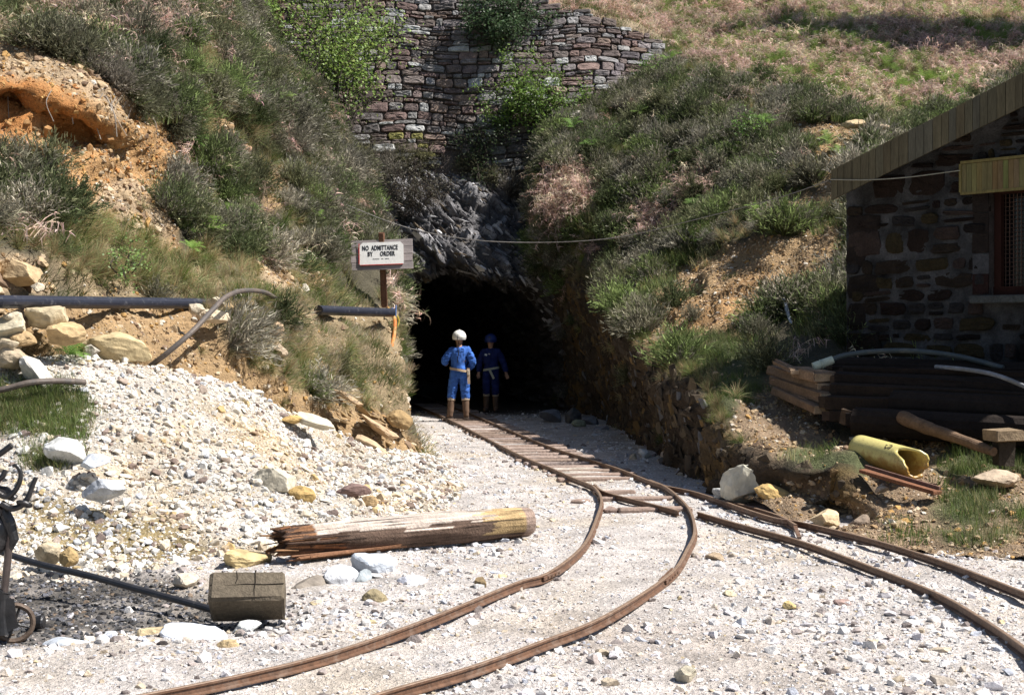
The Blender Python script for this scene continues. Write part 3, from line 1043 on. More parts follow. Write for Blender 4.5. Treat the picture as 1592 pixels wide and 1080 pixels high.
def rail_mesh(name, pix, parent, top=RT, n=10, world=None):
    pts = world if world is not None else cr([G(x, y, top) for x, y in pix], n)
    pts = np.array(pts)
    pts = pts[np.argsort(pts[:, 1])] if False else pts
    prof = [(-.044, -.085), (.044, -.085), (.044, -.076), (.011, -.066), (.009, -.030), (.024, -.021), (.024, -.004), (.018, 0), (-.018, 0), (-.024, -.004), (-.024, -.021), (-.009, -.030), (-.011, -.066), (-.044, -.076)]
    m = len(prof)
    vs, fs = [], []
    for i, p in enumerate(pts):
        d = pts[min(i + 1, len(pts) - 1)] - pts[max(0, i - 1)]
        d /= np.linalg.norm(d)
        s = np.array([d[1], -d[0], 0])
        s /= np.linalg.norm(s)
        for (a, b) in prof:
            vs.append(p + s * a * .50 + np.array([0, 0, b * .60]))
    tops = []
    for i in range(len(pts) - 1):
        for k in range(m):
            fs.append((i * m + k, i * m + (k + 1) % m, (i + 1) * m + (k + 1) % m, (i + 1) * m + k))
            tops.append(1 if k in (6, 7, 8) else 0)
    fs += [tuple(range(m - 1, -1, -1)), tuple((len(pts) - 1) * m + k for k in range(m))]
    tops += [0, 0]
    me = mesh_np(name, np.array(vs), fs, M['rust'])
    me.materials.append(M['railtop'])
    for p, t in zip(me.polygons, tops):
        p.material_index = t
    me.transform(Matrix.Translation(-parent.location))
    return link(name, me, parent)


track = empty('railway_track', (0.6, 14.5, 0), 'narrow-gauge railway track on timber sleepers, running out of the tunnel to the right edge', 'railway track')
siding = empty('railway_siding', (.3, 8.5, 0), 'pair of curved rusty rails bending away to the lower left from the junction', 'railway track')
in_tun = W(630, 622, 1)
# rails of the straight road: left one up to the switch blade, blade, crossing, and on to the right
LR = [(801, 703), (858, 727), (889, 741), (912, 750)]
RR = [(727, 640), (836, 686), (907, 710), (963, 728), (1023, 751), (1085, 765), (1190, 800), (1243, 810), (1348, 835), (1454, 867), (1592, 919), (1760, 990)]
a = G(636, 624, RT)
b = G(727, 640, RT)
tl = np.array([a + (a - G(696, 650, RT)) / np.linalg.norm(a - G(696, 650, RT)) * 8.5])
tr_ = b + (a - G(696, 650, RT)) / np.linalg.norm(a - G(696, 650, RT)) * 13
rail_mesh('rail', None, track, world=np.vstack([cr([G(x, y, RT) for x, y in RR[::-1]], 10), np.linspace(b, tr_, 8)[1:]]))
rail_mesh('rail', [(924, 752), (942, 764), (1012, 782), (1055, 793)], track)
rail_mesh('rail', [(1085, 795), (1137, 810), (1243, 839), (1348, 877), (1454, 919), (1524, 958), (1592, 1004), (1700, 1090)], track)
rail_mesh('rail', [(1120, 776), (1160, 785), (1210, 800), (1238, 815)], track, top=RT - .004)
Lc = [(912, 750), (925, 757), (935, 775), (928, 803), (907, 846), (854, 888), (801, 905), (661, 962), (520, 1011), (380, 1046), (200, 1082), (0, 1115)]
lw = cr([G(x, y, RT) for x, y in [(636, 624), (696, 650), (801, 703), (858, 727), (889, 741)] + Lc], 8)
rail_mesh('rail', None, siding, world=np.vstack([np.linspace(tl[0], lw[0], 6)[:-1], lw]))
rail_mesh('rail', [(1010, 745), (1032, 754), (1050, 767), (1072, 791), (1080, 823), (1069, 851), (1041, 891), (942, 955), (837, 997), (731, 1035), (590, 1076), (430, 1130)], siding, top=RT + .002)
# joints
for (x, y, x2, y2) in ((840, 894, 868, 882), (1030, 899, 1050, 880)):
    mb = MB()
    p, q = G(x, y, RT), G(x2, y2, RT)
    d = (q - p) / np.linalg.norm(q - p)
    s = np.array([d[1], -d[0], 0])
    for sg_ in (1, -1):
        mb.beam(p + s * .022 * sg_ - [0, 0, .022], q + s * .022 * sg_ - [0, 0, .022], .012, .028, bev=.003)
        for f in (.2, .4, .6, .8):
            mb.tube([p + (q - p) * f + s * .026 * sg_ - [0, 0, .022], p + (q - p) * f + s * .036 * sg_ - [0, 0, .022]], .007, 6)
    me = mb.mesh('fishplate', M['rust'])
    me.transform(Matrix.Translation(-siding.location))
    link('fishplate', me, siding)
mb = MB()
mb.beam(G(1236, 818, .03), G(1243, 836, .03), .03, .02)
me = mb.mesh('tie_bar', M['rust'])
me.transform(Matrix.Translation(-track.location))
link('tie_bar', me, track)
# sleepers
random.seed(9)
M['sleeper'] = mat_vcol('sleeper_wood', n1=4, n2=30, amp=.35, bs=.5, bd=.02)
SL = [(672, 644, 0), (690, 655, 0), (706, 661, 0), (722, 668, 0), (742, 676, 0), (762, 686, 0), (781, 693, 0), (802, 702, 0), (822, 712, 0), (845, 723, 0), (868, 735, 0), (895, 748, 0), (930, 765, .1), (975, 783, .1)]
dirn = (G(801, 703) - G(696, 650))
dirn /= np.linalg.norm(dirn)
side = np.array([-dirn[1], dirn[0], 0])
if side[0] < 0:
    side = -side
base = G(889, 741)
k = 0
s_ = -.25
while s_ < 17:
    ctr = base - dirn * s_ + side * .39
    w = random.uniform(.12, .17)
    L = random.uniform(.60, .72)
    ang = random.uniform(-.04, .04)
    sd = side * math.cos(ang) + dirn * math.sin(ang)
    mb = MB()
    c = random.choice([(.30, .22, .18), (.34, .26, .22), (.27, .20, .16), (.36, .29, .26)])
    mb.beam(ctr - sd * (L / 2 + random.uniform(.25, .35)) + [0, 0, -.030], ctr + sd * (L / 2 + random.uniform(.03, .12)) + [0, 0, -.030], w, .09, c, bev=.012, jit=.006)
    me = mb.mesh('sleeper', M['sleeper'])
    me.transform(Matrix.Translation(-Vector(tuple(ctr))))
    o = link('sleeper', me, track)
    o.location = Vector(tuple(ctr)) - track.location
    s_ += random.uniform(.42, .52) if s_ < 10 else .6
for (x0, y0, x1, y1) in ((925, 770, 985, 768), (930, 779, 1050, 778), (960, 797, 1075, 795), (915, 784, 890, 783)):
    mb = MB()
    mb.beam(G(x0, y0, -.02), G(x1, y1, -.02), .15, .09, (.30, .22, .18), bev=.012, jit=.006)
    me = mb.mesh('sleeper', M['sleeper'])
    me.transform(Matrix.Translation(-track.location))
    link('sleeper', me, track)

# ---------------------------------------------------------------- pipes, hoses, timber
M['black_pipe'] = mat_plain('black_plastic_pipe', (.018, .020, .032), rough=.42, spec=.5, var=.3, ns=30, bs=.1, col2=(.09, .09, .10), thr=(.56, .7))
M['rubber'] = mat_plain('black_rubber_hose', (.022, .022, .026), rough=.5, spec=.5, var=.3, ns=20, bs=.1, col2=(.08, .075, .07), thr=(.58, .7))
p0, p1 = np.array([-5.9, 8.4 + .15, 1.93]), None
A0 = W(-260, 452, 12.15)
A1 = W(0, 469, 12.62)
A2 = W(326, 472, 16.0)
mb = MB()
mb.tube([A0, A1, (A1 + A2) / 2, A2], .060, 16)
solo('black_pipe', mb, M['black_pipe'], 'long thick black pipe laid along the left bank over stones', 'pipe', 'black water pipes on the bank', smooth=False)
mb = MB()
B1, B2 = W(495, 482, 17.9), W(609, 486, 20.2)
mb.tube([B1, (B1 + B2) / 2, B2], .062, 16)
solo('black_pipe', mb, M['black_pipe'], 'short black pipe end poking out of the grass below the sign', 'pipe', 'black water pipes on the bank')
M['hose_brown'] = mat_plain('muddy_hose', (.12, .095, .08), rough=.6, var=.35, ns=15, col2=(.09, .08, .075))
mb = MB()
mb.tube(cr([W(232, 570, 14.0), W(262, 547, 13.95), W(300, 514, 14.1), W(330, 482, 14.5), W(352, 461, 14.9), W(378, 452, 15.5), W(410, 454, 16.3), W(432, 466, 17.1)], 8), .027, 10)
solo('muddy_hose', mb, M['hose_brown'], 'brown muddy hose arching down the bank to the spoil heap', 'hose')
mb = MB()
mb.tube(cr([W(-90, 620, 12.2), W(0, 606, 12.3), (W(45, 595, 12.35)), W(90, 592, 12.5), W(132, 594, 12.7)], 8), .028, 10)
solo('muddy_hose', mb, M['hose_brown'], 'short brown hose lying on grass and stones at the left edge', 'hose')
M['orange'] = mat_plain('orange_hose', (.55, .17, .035), rough=.5, var=.25, ns=20, col2=(.40, .28, .10))
mb = MB()
mb.tube(cr([W(610, 488, 20.5), W(614, 500, 20.3), W(612, 525, 20.1), W(605, 550, 19.8), W(597, 568, 19.5), W(594, 575, 19.4)], 8), .026, 10)
solo('orange_hose', mb, M['orange'], 'orange hose hanging from the end of the black pipe', 'hose')
mb = MB()
mb.tube(cr([W(611, 489, 20.75), W(618, 492, 20.75), W(620, 501, 20.75), W(616, 511, 20.7), W(611, 512, 20.65)], 6), .013, 8, col=(.5, .4, .08))
solo('yellow_loop_hose', mb, mat_plain('yellow_hose', (.42, .33, .05), rough=.5), 'thin yellow hose loop behind the orange hose', 'hose')
mb = MB()
mb.cur = (.12, .2, .42)
mb.tube([W(609, 489, 20.7), W(609, 479, 20.7)], .03, 10)
mb.tube([W(615, 492, 20.7), W(615.5, 474, 20.7)], .012, 8)
mb.tube([W(606, 482, 20.68), W(612, 480, 20.68)], .02, 8)
solo('pipe_tap', mb, M['vcol'], 'small blue metal tap fitted on the pipe end by the tunnel', 'tap')
mb = MB()
mb.tube(cr([W(-60, 838, 9.6), W(0, 857, 9.35), W(60, 876, 9.1), W(140, 895, 8.8), W(220, 917, 8.55), W(290, 936, 8.35), W(345, 951, 8.2)], 6), .021, 10)
solo('black_hose', mb, M['rubber'], 'black hose stretched across the dark coal patch to the timber block', 'hose')
for k, p in enumerate(((318, 0), )):
    pass
# white-ish bent pipe and pole on the timber stack
M['pvc'] = mat_plain('shaded_pvc', (.055, .07, .075), rough=.45, var=.15, ns=10, col2=(.14, .14, .12), thr=(.5, .7))  # pale pipe coloured dark to look shaded; only its end stays pale
pv = empty('bent_pipe', W(1275, 566, 14.6), 'long pale plastic pipe with a wider end, bending over the dark timbers', 'pipe')
mb = MB()
mb.tube(cr([W(1290, 561, 15.0), W(1310, 553, 15.0), W(1350, 547, 14.95), W(1400, 545, 14.85), W(1450, 548, 14.7), W(1500, 556, 14.5), W(1560, 572, 14.2)], 8), .028, 10)
part('pipe_length', mb, M['pvc'], pv)
mb = MB()
mb.cur = (.45, .50, .42)
mb.tube([W(1264, 570, 15.0), W(1270, 568, 15.0), W(1295, 559, 15.0)], [.043, .045, .043], 12)
mb.torus(W(1277, 566, 15.0), .045, .008, (W(1295, 559, 15.0) - W(1264, 570, 15.0)), 14, 6)
part('pipe_socket', mb, M['vcol'], pv)
mb = MB()
mb.tube(cr([W(1455, 570, 14.4), W(1500, 574, 14.0), W(1545, 582, 13.6), W(1592, 600, 13.1), W(1680, 640, 12.3)], 8), [.022] * 33, 8)
solo('pale_pole', mb, mat_plain('bleached_wood', (.26, .27, .30), rough=.7, col2=(.2, .2, .2)), 'thin bleached pole resting on the dark timbers near the right edge', 'pole')
# ---------------------------------------------------------------- timber
random.seed(31)
M['timber'] = mat_vcol('old_timber', n1=5, n2=35, amp=.4, bs=.5, bd=.02)
M['dark_timber'] = mat_plain('dark_timber', (.042, .026, .018), rough=.85, var=.5, ns=5, bs=.7, scale=(2, 2, 14), col2=(.022, .015, .012))
# the stack of long dark baulks lying towards the hut wall; lit butt ends at the left
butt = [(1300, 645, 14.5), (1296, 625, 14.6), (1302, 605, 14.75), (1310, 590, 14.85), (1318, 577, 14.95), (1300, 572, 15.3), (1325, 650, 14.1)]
dB = np.array([.80, -.60, -.02])
dB /= np.linalg.norm(dB)
labels = ['lowest split timber baulk of the stack beside the hut', 'second timber baulk from the ground in the stack by the hut', 'timber baulk in the middle of the stack by the hut',
          'wide dark baulk just below the top of the timber stack', 'topmost timber baulk of the stack with a squared end', 'thin board lying behind the top of the timber stack', 'dark baulk lying in front of the timber stack']
for i, (x, y, Yd) in enumerate(butt):
    p = W(x, y, Yd)
    L = 4.6 - .2 * (i % 3)
    w_, h_ = ((.34, .12), (.40, .15), (.36, .15), (.40, .16), (.24, .10), (.2, .06), (.34, .15))[i]
    dd = dB + np.array([.03 * math.sin(i * 2.3), 0, .018 * math.sin(i * 1.7)])
    q = p + dd * L
    mb = MB()
    seg = 10
    R = None
    n0 = len(mb.v)
    sidev = np.cross(dd, [0, 0, 1])
    sidev /= np.linalg.norm(sidev)
    rings = []
    for s in range(seg + 1):
        c_ = p + dd * L * s / seg
        o_ = random.uniform(-.012, .012)
        rings.append([c_ + sidev * (a * w_ / 2 + o_ + random.uniform(-.01, .01)) + np.array([0, 0, b * h_ / 2 + random.uniform(-.008, .008)]) for a, b in ((-1, -.8), (-.7, -1), (.7, -1), (1, -.8), (1, .8), (.7, 1), (-.7, 1), (-1, .8))])
    vs = [v for r in rings for v in r]
    fs = [(s * 8 + k, s * 8 + (k + 1) % 8, (s + 1) * 8 + (k + 1) % 8, (s + 1) * 8 + k) for s in range(seg) for k in range(8)] + [tuple(range(7, -1, -1)), tuple(seg * 8 + k for k in range(8))]
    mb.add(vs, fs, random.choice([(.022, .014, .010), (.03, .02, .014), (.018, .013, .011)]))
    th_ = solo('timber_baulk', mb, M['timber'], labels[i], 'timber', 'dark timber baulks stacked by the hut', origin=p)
    # pale splintered butt
    mb = MB()
    e = p - dd * .012
    for s in range(5):
        a = (s - 2) / 2.4
        ll = random.uniform(.05, .28)
        mb.beam(e + sidev * a * w_ * .42 - dd * ll * .35 + [0, 0, random.uniform(-.2, .2) * h_], e + sidev * a * w_ * .42 + dd * .05 + [0, 0, random.uniform(-.1, .1) * h_], w_ / 5.5, h_ * random.uniform(.5, .98), random.choice([(.06, .04, .03), (.09, .06, .04), (.05, .035, .025)]), jit=.008)
    part('splintered_end', mb, M['timber'], th_)
# short split planks stacked at the left end of the pile
for (fx, fy, fY, bx, by, bY, w_, h_, lab) in ((1281, 637, 14.55, 1214, 606, 15.6, .24, .09, 'lowest short plank of the small sunlit stack left of the dark timbers'),
                                         (1288, 618, 14.6, 1208, 590, 15.75, .20, .10, 'second short plank from the bottom of the small sunlit stack'),
                                         (1284, 602, 14.75, 1206, 575, 15.9, .22, .09, 'ragged short plank near the top of the small sunlit stack'),
                                         (1282, 587, 14.75, 1246, 577, 15.2, .26, .10, 'topmost squared short timber of the small sunlit stack'),
                                         (1236, 578, 15.0, 1208, 563, 15.6, .10, .05, 'thin splintered lath on the back of the small sunlit stack')):
    mb = MB()
    f_, b_2 = W(fx, fy, fY), W(bx, by, bY)
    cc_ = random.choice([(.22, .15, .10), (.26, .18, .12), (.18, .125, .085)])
    mb.beam(b_2, f_, w_, h_, cc_, jit=.012, bev=.012)
    mb.beam(b_2 + [0, 0, h_ * .5], b_2 + (f_ - b_2) * random.uniform(.6, .9) + [0, 0, h_ * .5], w_ * .5, .014, tuple(x * 1.3 for x in cc_), jit=.008)
    mb.beam(f_ - (f_ - b_2) * .05, f_ + (f_ - b_2) / np.linalg.norm(f_ - b_2) * .012, w_ * .9, h_ * .86, (.40, .29, .19), jit=.006)
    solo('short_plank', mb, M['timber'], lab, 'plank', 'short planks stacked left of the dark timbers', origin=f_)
# extra logs of the pile further back
for i, (x, y, Yd, r) in enumerate(((1300, 572, 15.4, .12), (1330, 600, 14.7, .14), (1330, 655, 14.0, .14), (1390, 630, 14.1, .16), (1480, 600, 14.3, .13))):
    p = W(x, y, Yd)
    mb = MB()
    mb.tube([p, p + dB * 1.5, p + dB * 3.0, p + dB * 4.2], [r, r * 1.03, r * .98, r * .95], 12, wob=.05, col=(.02, .014, .011))
    solo('round_log', mb, M['timber'], 'round dark log lying in the shaded timber pile in front of the hut', 'log', 'round logs in the shaded pile', origin=p)
# small pale log and sawn block at the right edge
mb = MB()
pts = cr([W(1402, 648, 13.55), W(1440, 664, 13.2), W(1480, 678, 12.85), W(1545, 702, 12.3)], 6)
nn = len(pts)
mb.tube(pts, [.062 if i == 0 else .070 - .030 * i / nn + .003 * math.sin(i * 1.3) for i in range(nn)], 14, wob=.025, col=(.17, .11, .07))
mb.tube([W(1402, 648, 13.55) + [-.002, .002, 0], W(1402, 648, 13.55) + [-.02, .02, 0.004]], [.055, .02], 10, col=(.17, .13, .09))
solo('peeled_log', mb, M['timber'], 'short peeled log lying half in shade behind the yellow pipe', 'log')
mb = MB()
c0 = W(1560, 676, 12.35)
mb.box(c0, (.27, .22, .10), Matrix.Rotation(.25, 3, 'Z'), (.26, .19, .12), jit=.008, bev=.008)
mb.box(c0 + np.array([.02, .05, -.16]), (.14, .14, .22), Matrix.Rotation(.1, 3, 'Z'), (.05, .04, .03), jit=.01)
solo('sawn_block', mb, M['timber'], 'small sawn timber block with a sunlit end at the right edge', 'timber')

# ---- yellow clay pipe
pa, pb = W(1336, 697, 13.0), W(1426, 722, 12.25)
ax = (pb - pa) / np.linalg.norm(pb - pa)
sx = np.cross(ax, [0, 0, 1])
sx /= np.linalg.norm(sx)
sz = np.cross(sx, ax)
R0 = .128
Lp = np.linalg.norm(pb - pa)
m_, t_, b_, o_ = nt('yellow_pipe_glaze')
co = objco(t_)
x1 = noise(t_, 7, 6, .7, co)
x2 = noise(t_, 40, 4, .7, co)
sep = N(t_, 'ShaderNodeSeparateXYZ')
t_.links.new(co, sep.inputs[0])
ad = N(t_, 'ShaderNodeMath', operation='MULTIPLY_ADD')
t_.links.new(sep.outputs[2], ad.inputs[0])
ad.inputs[1].default_value = -2.2
t_.links.new(x1, ad.inputs[2])
f1_ = ramp(t_, ad.outputs[0], [(.42, 0), (.62, 1)])
f2_ = ramp(t_, x2, [(.58, 0), (.66, 1)])
mx = N(t_, 'ShaderNodeMix', data_type='RGBA')
t_.links.new(f1_, mx.inputs[0])
mx.inputs[6].default_value = (.60, .52, .19, 1)
mx.inputs[7].default_value = (.38, .22, .06, 1)
mx2 = N(t_, 'ShaderNodeMix', data_type='RGBA')
mf = N(t_, 'ShaderNodeMath', operation='MULTIPLY')
t_.links.new(f2_, mf.inputs[0])
mf.inputs[1].default_value = .5
t_.links.new(mf.outputs[0], mx2.inputs[0])
t_.links.new(mx.outputs[2], mx2.inputs[6])
mx2.inputs[7].default_value = (.25, .15, .05, 1)
t_.links.new(mx2.outputs[2], b_.inputs['Base Color'])
b_.inputs['Roughness'].default_value = .35
bump(t_, b_, x2, .15, .01)
M['ypipe'] = m_
mb = MB()
seg, nl = 40, 14


def yp(s, a, r):
    return pa + ax * s + (sx * math.cos(a) + sz * math.sin(a)) * r


vs, fs = [], []
rng_ = random.Random(4)
end = []
for k in range(seg):
    a = 2 * math.pi * k / seg
    e = Lp
    # broken mouth: a bite out of the top right, chips elsewhere
    d = (a - 1.0 + math.pi) % (2 * math.pi) - math.pi
    d2 = (a - 3.7 + math.pi) % (2 * math.pi) - math.pi
    e -= .20 * math.exp(-(d / .55) ** 2) + .06 * math.exp(-(d2 / .25) ** 2)
    e += rng_.uniform(-.018, .018)
    end.append(e)
for j in range(nl + 1):
    for k in range(seg):
        a = 2 * math.pi * k / seg
        vs.append(yp(end[k] * j / nl, a, R0 * (1.0 if j else .98)))
for j in range(nl + 1):
    for k in range(seg):
        a = 2 * math.pi * k / seg
        vs.append(yp(end[k] * j / nl, a, R0 - .022))
o2_ = (nl + 1) * seg
for j in range(nl):
    for k in range(seg):
        k2 = (k + 1) % seg
        fs.append((j * seg + k, j * seg + k2, (j + 1) * seg + k2, (j + 1) * seg + k))
        fs.append((o2_ + j * seg + k2, o2_ + j * seg + k, o2_ + (j + 1) * seg + k, o2_ + (j + 1) * seg + k2))
for k in range(seg):
    k2 = (k + 1) % seg
    fs.append((nl * seg + k, nl * seg + k2, o2_ + nl * seg + k2, o2_ + nl * seg + k))
    fs.append((k2, k, o2_ + k, o2_ + k2))
mb.add(vs, fs)
ypipe = solo('broken_pipe', mb, M['ypipe'], 'thick pale yellow pipe with a broken open mouth, lying on the right bank', 'pipe', smooth=True, origin=(pa + pb) / 2)
# the dark stamped mark on the pipe: an irregular ring with a stroke
mb = MB()
mb.cur = (.06, .045, .03)


def ymark(u, v):
    return yp(Lp * .62 + u, .98 - v / R0, R0 + .0015)


toc = []
for sgn in (1,):
    n_ = 18
    for i in range(n_):
        a = 2 * math.pi * i / n_
        a2 = 2 * math.pi * (i + 1) / n_
        if i in (3, 4, 11):
            continue
        for (ra, rb) in ((.034, .043),):
            mb.add([ymark(math.cos(a) * rb, math.sin(a) * rb * .8), ymark(math.cos(a2) * rb, math.sin(a2) * rb * .8), ymark(math.cos(a2) * ra, math.sin(a2) * ra * .8), ymark(math.cos(a) * ra, math.sin(a) * ra * .8)], [(0, 1, 2, 3)])
for (u0, v0, u1, v1) in ((-.06, -.02, -.02, .025), (-.015, .02, .015, -.02), (.0, .022, .03, -.005)):
    mb.add([ymark(u0, v0), ymark(u0 + .012, v0), ymark(u1 + .012, v1), ymark(u1, v1)], [(0, 1, 2, 3)])
me = mb.mesh('stamped_mark', M['vcol'])
me.transform(Matrix.Translation(-ypipe.location))
link('stamped_mark', me, ypipe)
# rusty bar under the pipe
mb = MB()
a_, b2_ = W(1342, 731, 12.35), W(1458, 766, 11.7)
mb.beam(a_, b2_, .11, .03, (.20, .09, .05), bev=.004, jit=.004)
mb.beam(a_ + [0.03, 0.05, .02], b2_ + [.03, .05, .02], .02, .05, (.17, .10, .08), jit=.003)
solo('rusty_bar', mb, M['timber'], 'rusty steel channel lying below the yellow pipe', 'steel bar')
# ---- blue-white stick and rusty rod on the right bank
mb = MB()
mb.tube([W(1218, 460, 18.3), W(1223, 480, 18.15), W(1229, 500, 18.0), W(1235, 528, 17.9)], [.022, .024, .022, .02], 8, col=(.42, .46, .55), wob=.1)
mb.tube([W(1217.5, 456, 18.32), W(1218.2, 466, 18.27)], .026, 8, col=(.05, .06, .16))
solo('marker_stick', mb, M['vcol'], 'pale blue-white stick standing in the bank left of the hut', 'stick')
mb = MB()
mb.tube(cr([W(1165, 484, 18.6), W(1200, 465, 18.7), W(1240, 444, 18.9), W(1290, 431, 19.2)], 6), .012, 6, col=(.45, .16, .05))
solo('rusty_rod', mb, M['timber'], 'thin rusty rod lying slanted on the soil left of the hut', 'rod')

# ---- the big log in the yard
random.seed(12)
la, lb = G(440, 876, 0) + np.array([-.02, .12, .14]), G(822, 838, 0) + np.array([.0, .12, .125])
nl = 100
axl = (lb - la)
LL = np.linalg.norm(axl)
axl /= LL
sxl = np.cross(axl, [0, 0, 1])
sxl /= np.linalg.norm(sxl)
szl = np.cross(sxl, axl)
seg = 72
V_, C_ = [], []
for i in range(nl + 1):
    s = i / nl
    r = .113 + .010 * math.sin(s * 3.0)
    for k in range(seg):
        a = 2 * math.pi * k / seg
        q = la + axl * LL * s
        ln = pn(np.array([math.cos(a) * 1.5, math.sin(a) * 1.5, s * 3]))
        gr = pn(np.array([math.cos(a) * 7, math.sin(a) * 7, s * 3 + 5])) * .6 + pn(np.array([math.cos(a) * 22, math.sin(a) * 22, s * 6 + 5])) * .7
        rr = r * (1 + .10 * ln + .05 * gr)
        rot = 0
        if s < .30:      # rotten ragged end
            rr *= 1 - (.30 - s) * 1.2 * max(0, .4 + .9 * math.sin(a * 3 + 1.7) * gr * 2 + .25)
        ext = 0
        if i == 0:
            ext = -.06 * (1 + math.sin(a * 5)) * random.uniform(.1, 1)
        if i == nl:
            rr *= .93
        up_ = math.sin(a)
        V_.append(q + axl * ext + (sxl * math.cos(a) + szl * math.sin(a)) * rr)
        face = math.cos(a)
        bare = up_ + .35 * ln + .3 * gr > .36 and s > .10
        c = np.array((.52, .44, .38)) if bare else np.array((.12, .08, .06))  # bare wood and bark, with sunlit top and shaded sides painted in
        if s + .12 * gr + .06 * ln > .80 and up_ > -.5:
            c = np.array((.44, .31, .16)) * (1 if bare else .75)
        if s < .22 and not bare:
            c = np.array((.24, .12, .06)) if gr > .05 else np.array((.09, .055, .04))
        if s > .95:
            c = np.array((.30, .22, .18))
        C_.append(c * (1 + .9 * gr) * (.35 if gr < -.42 else 1))
V_ = np.array(V_)
fs = [(i * seg + k, i * seg + (k + 1) % seg, (i + 1) * seg + (k + 1) % seg, (i + 1) * seg + k) for i in range(nl) for k in range(seg)]
# dished ends
V_ = np.vstack([V_, [la + axl * .06], [lb + axl * .022]])
C_ = np.vstack([np.array(C_), [[.05, .03, .02]], [[.28, .21, .17]]])
fs += [((k + 1) % seg, k, (nl + 1) * seg) for k in range(seg)] + [(nl * seg + k, nl * seg + (k + 1) % seg, (nl + 1) * seg + 1) for k in range(seg)]
me = mesh_np('pit_prop_log', V_, fs, mat_vcol('log_bark', n1=6, n2=50, amp=.35, bs=.7, bd=.02), C_, True)
me.transform(Matrix.Translation(-Vector(tuple(la))))
lg = link('fallen_log', me)
lg.location = Vector(tuple(la))
tag(lg, 'thick fallen log with a rotten left end, lying on broken stone in the yard', 'log')
mb = MB()
for k in range(26):
    s0 = random.uniform(-.02, .22)
    a = random.uniform(.2, 6)
    r = .09
    p = la + axl * LL * s0 + (sxl * math.cos(a) + szl * math.sin(a)) * r
    L = random.uniform(.05, .17)
    mb.beam(p - axl * L * (.7 if s0 < .05 else .3), p + axl * L * .5 + np.array([0, 0, random.uniform(-.02, .02)]), random.uniform(.008, .03), .008, random.choice([(.26, .12, .06), (.12, .07, .045), (.30, .17, .09)]), jit=.006)
me = mb.mesh('rotten_splinters', M['timber'])
me.transform(Matrix.Translation(-lg.location))
link('splinters', me, lg)
mb = MB()
a_, b2_ = G(445, 868, .03), G(640, 846, .03)
for k in range(9):
    f0, f1_ = random.uniform(0, .3), random.uniform(.6, 1)
    o = np.array([random.uniform(-.01, .01), random.uniform(-.12, .02), random.uniform(-.01, .015)])
    mb.beam(a_ + (b2_ - a_) * f0 + o, a_ + (b2_ - a_) * f1_ + o + np.array([0, random.uniform(-.02, .02), 0]), random.uniform(.02, .06), .012, random.choice([(.22, .11, .06), (.16, .08, .045), (.28, .15, .09)]), jit=.01)
solo('bark_slab', mb, M['timber'], 'reddish slab of rotten bark lying along the front of the fallen log', 'bark')

# ---- cracked timber block
bc0 = G(378, 968, 0)
mb = MB()
Rb = Matrix.Rotation(.12, 3, 'Z') @ Matrix.Rotation(-.75, 3, 'X')
yb = bc0[1] + .08
def blk(x0, x1, y0, y1, z0, z1, col):
    mb.box(Vector((bc0[0] + (x0 + x1) / 2, yb + .08 + (y0 + y1) / 2, .17 + (z0 + z1) / 2)), (x1 - x0, y1 - y0, z1 - z0), Rb, col, jit=.004, bev=.012)
M['block'] = mat_vcol('grey_end_grain', n1=5, n2=40, amp=.3, bs=.6, bd=.015)
Wd, Dp, Ht = .41, .24, .19
O_ = Vector((bc0[0], yb + .06, .12))
mb.box(O_, (Wd, Dp, Ht), Rb, (.135, .11, .08), jit=.006, bev=.014)
rc_ = random.Random(4)
for (pts_, face) in (([(.045, -Ht / 2), (.041, -.03), (.047, .02), (.043, Ht / 2)], 0), ([(-.205, .004), (-.1, .0), (.0, .006), (.1, .001), (.205, .005)], 0), ([(-.06, Ht / 2), (-.054, .04), (-.063, .01)], 0),
                     ([(.045, -Dp / 2), (.05, -.03), (.043, .05), (.047, Dp / 2)], 1), ([(-.14, -Dp / 2), (-.12, -.02), (-.13, .06)], 1)):
    for (a_1, a_2) in zip(pts_[:-1], pts_[1:]):
        if face == 0:
            q1, q2 = Vector((a_1[0], -Dp / 2 - .001, a_1[1])), Vector((a_2[0], -Dp / 2 - .001, a_2[1]))
        else:
            q1, q2 = Vector((a_1[0], a_1[1], Ht / 2 + .001)), Vector((a_2[0], a_2[1], Ht / 2 + .001))
        mb.beam(O_ + Rb @ q1, O_ + Rb @ q2, .0045, .0045, (.02, .016, .012))
blo = solo('timber_block', mb, M['block'], 'squared grey timber block with split end grain, at the end of the black hose', 'timber')

# ---------------------------------------------------------------- sign
sg0 = W(594, 396, 20.6)
sign = empty('notice_board', W(594, 470, 20.6), 'white notice reading NO ADMITTANCE on a grey plank board above the pipe', 'sign')
mb = MB()
sw, shh = .89, .45
Rs = Matrix.Rotation(math.radians(-2.0), 3, 'Y') @ Matrix.Rotation(math.radians(-13), 3, 'X')
for k in range(4):
    z = (-1.5 + k) * shh / 4
    mb.box(Vector(tuple(sg0)) + Rs @ Vector((random.uniform(-.008, .008), 0, z)), (sw, .025, shh / 4 - .004), Rs, random.choice([(.30, .26, .25), (.34, .29, .28), (.27, .235, .225)]), jit=.003, bev=.003)
part('plank_board', mb, mat_vcol('grey_planks', n1=4, n2=30, amp=.3, bs=.4, bd=.01, scale=(.6, 6, 6)), sign)
mb = MB()
wc = Vector(tuple(sg0)) + Vector((-.005, -.021, .02))
pw, ph_ = .635, .33
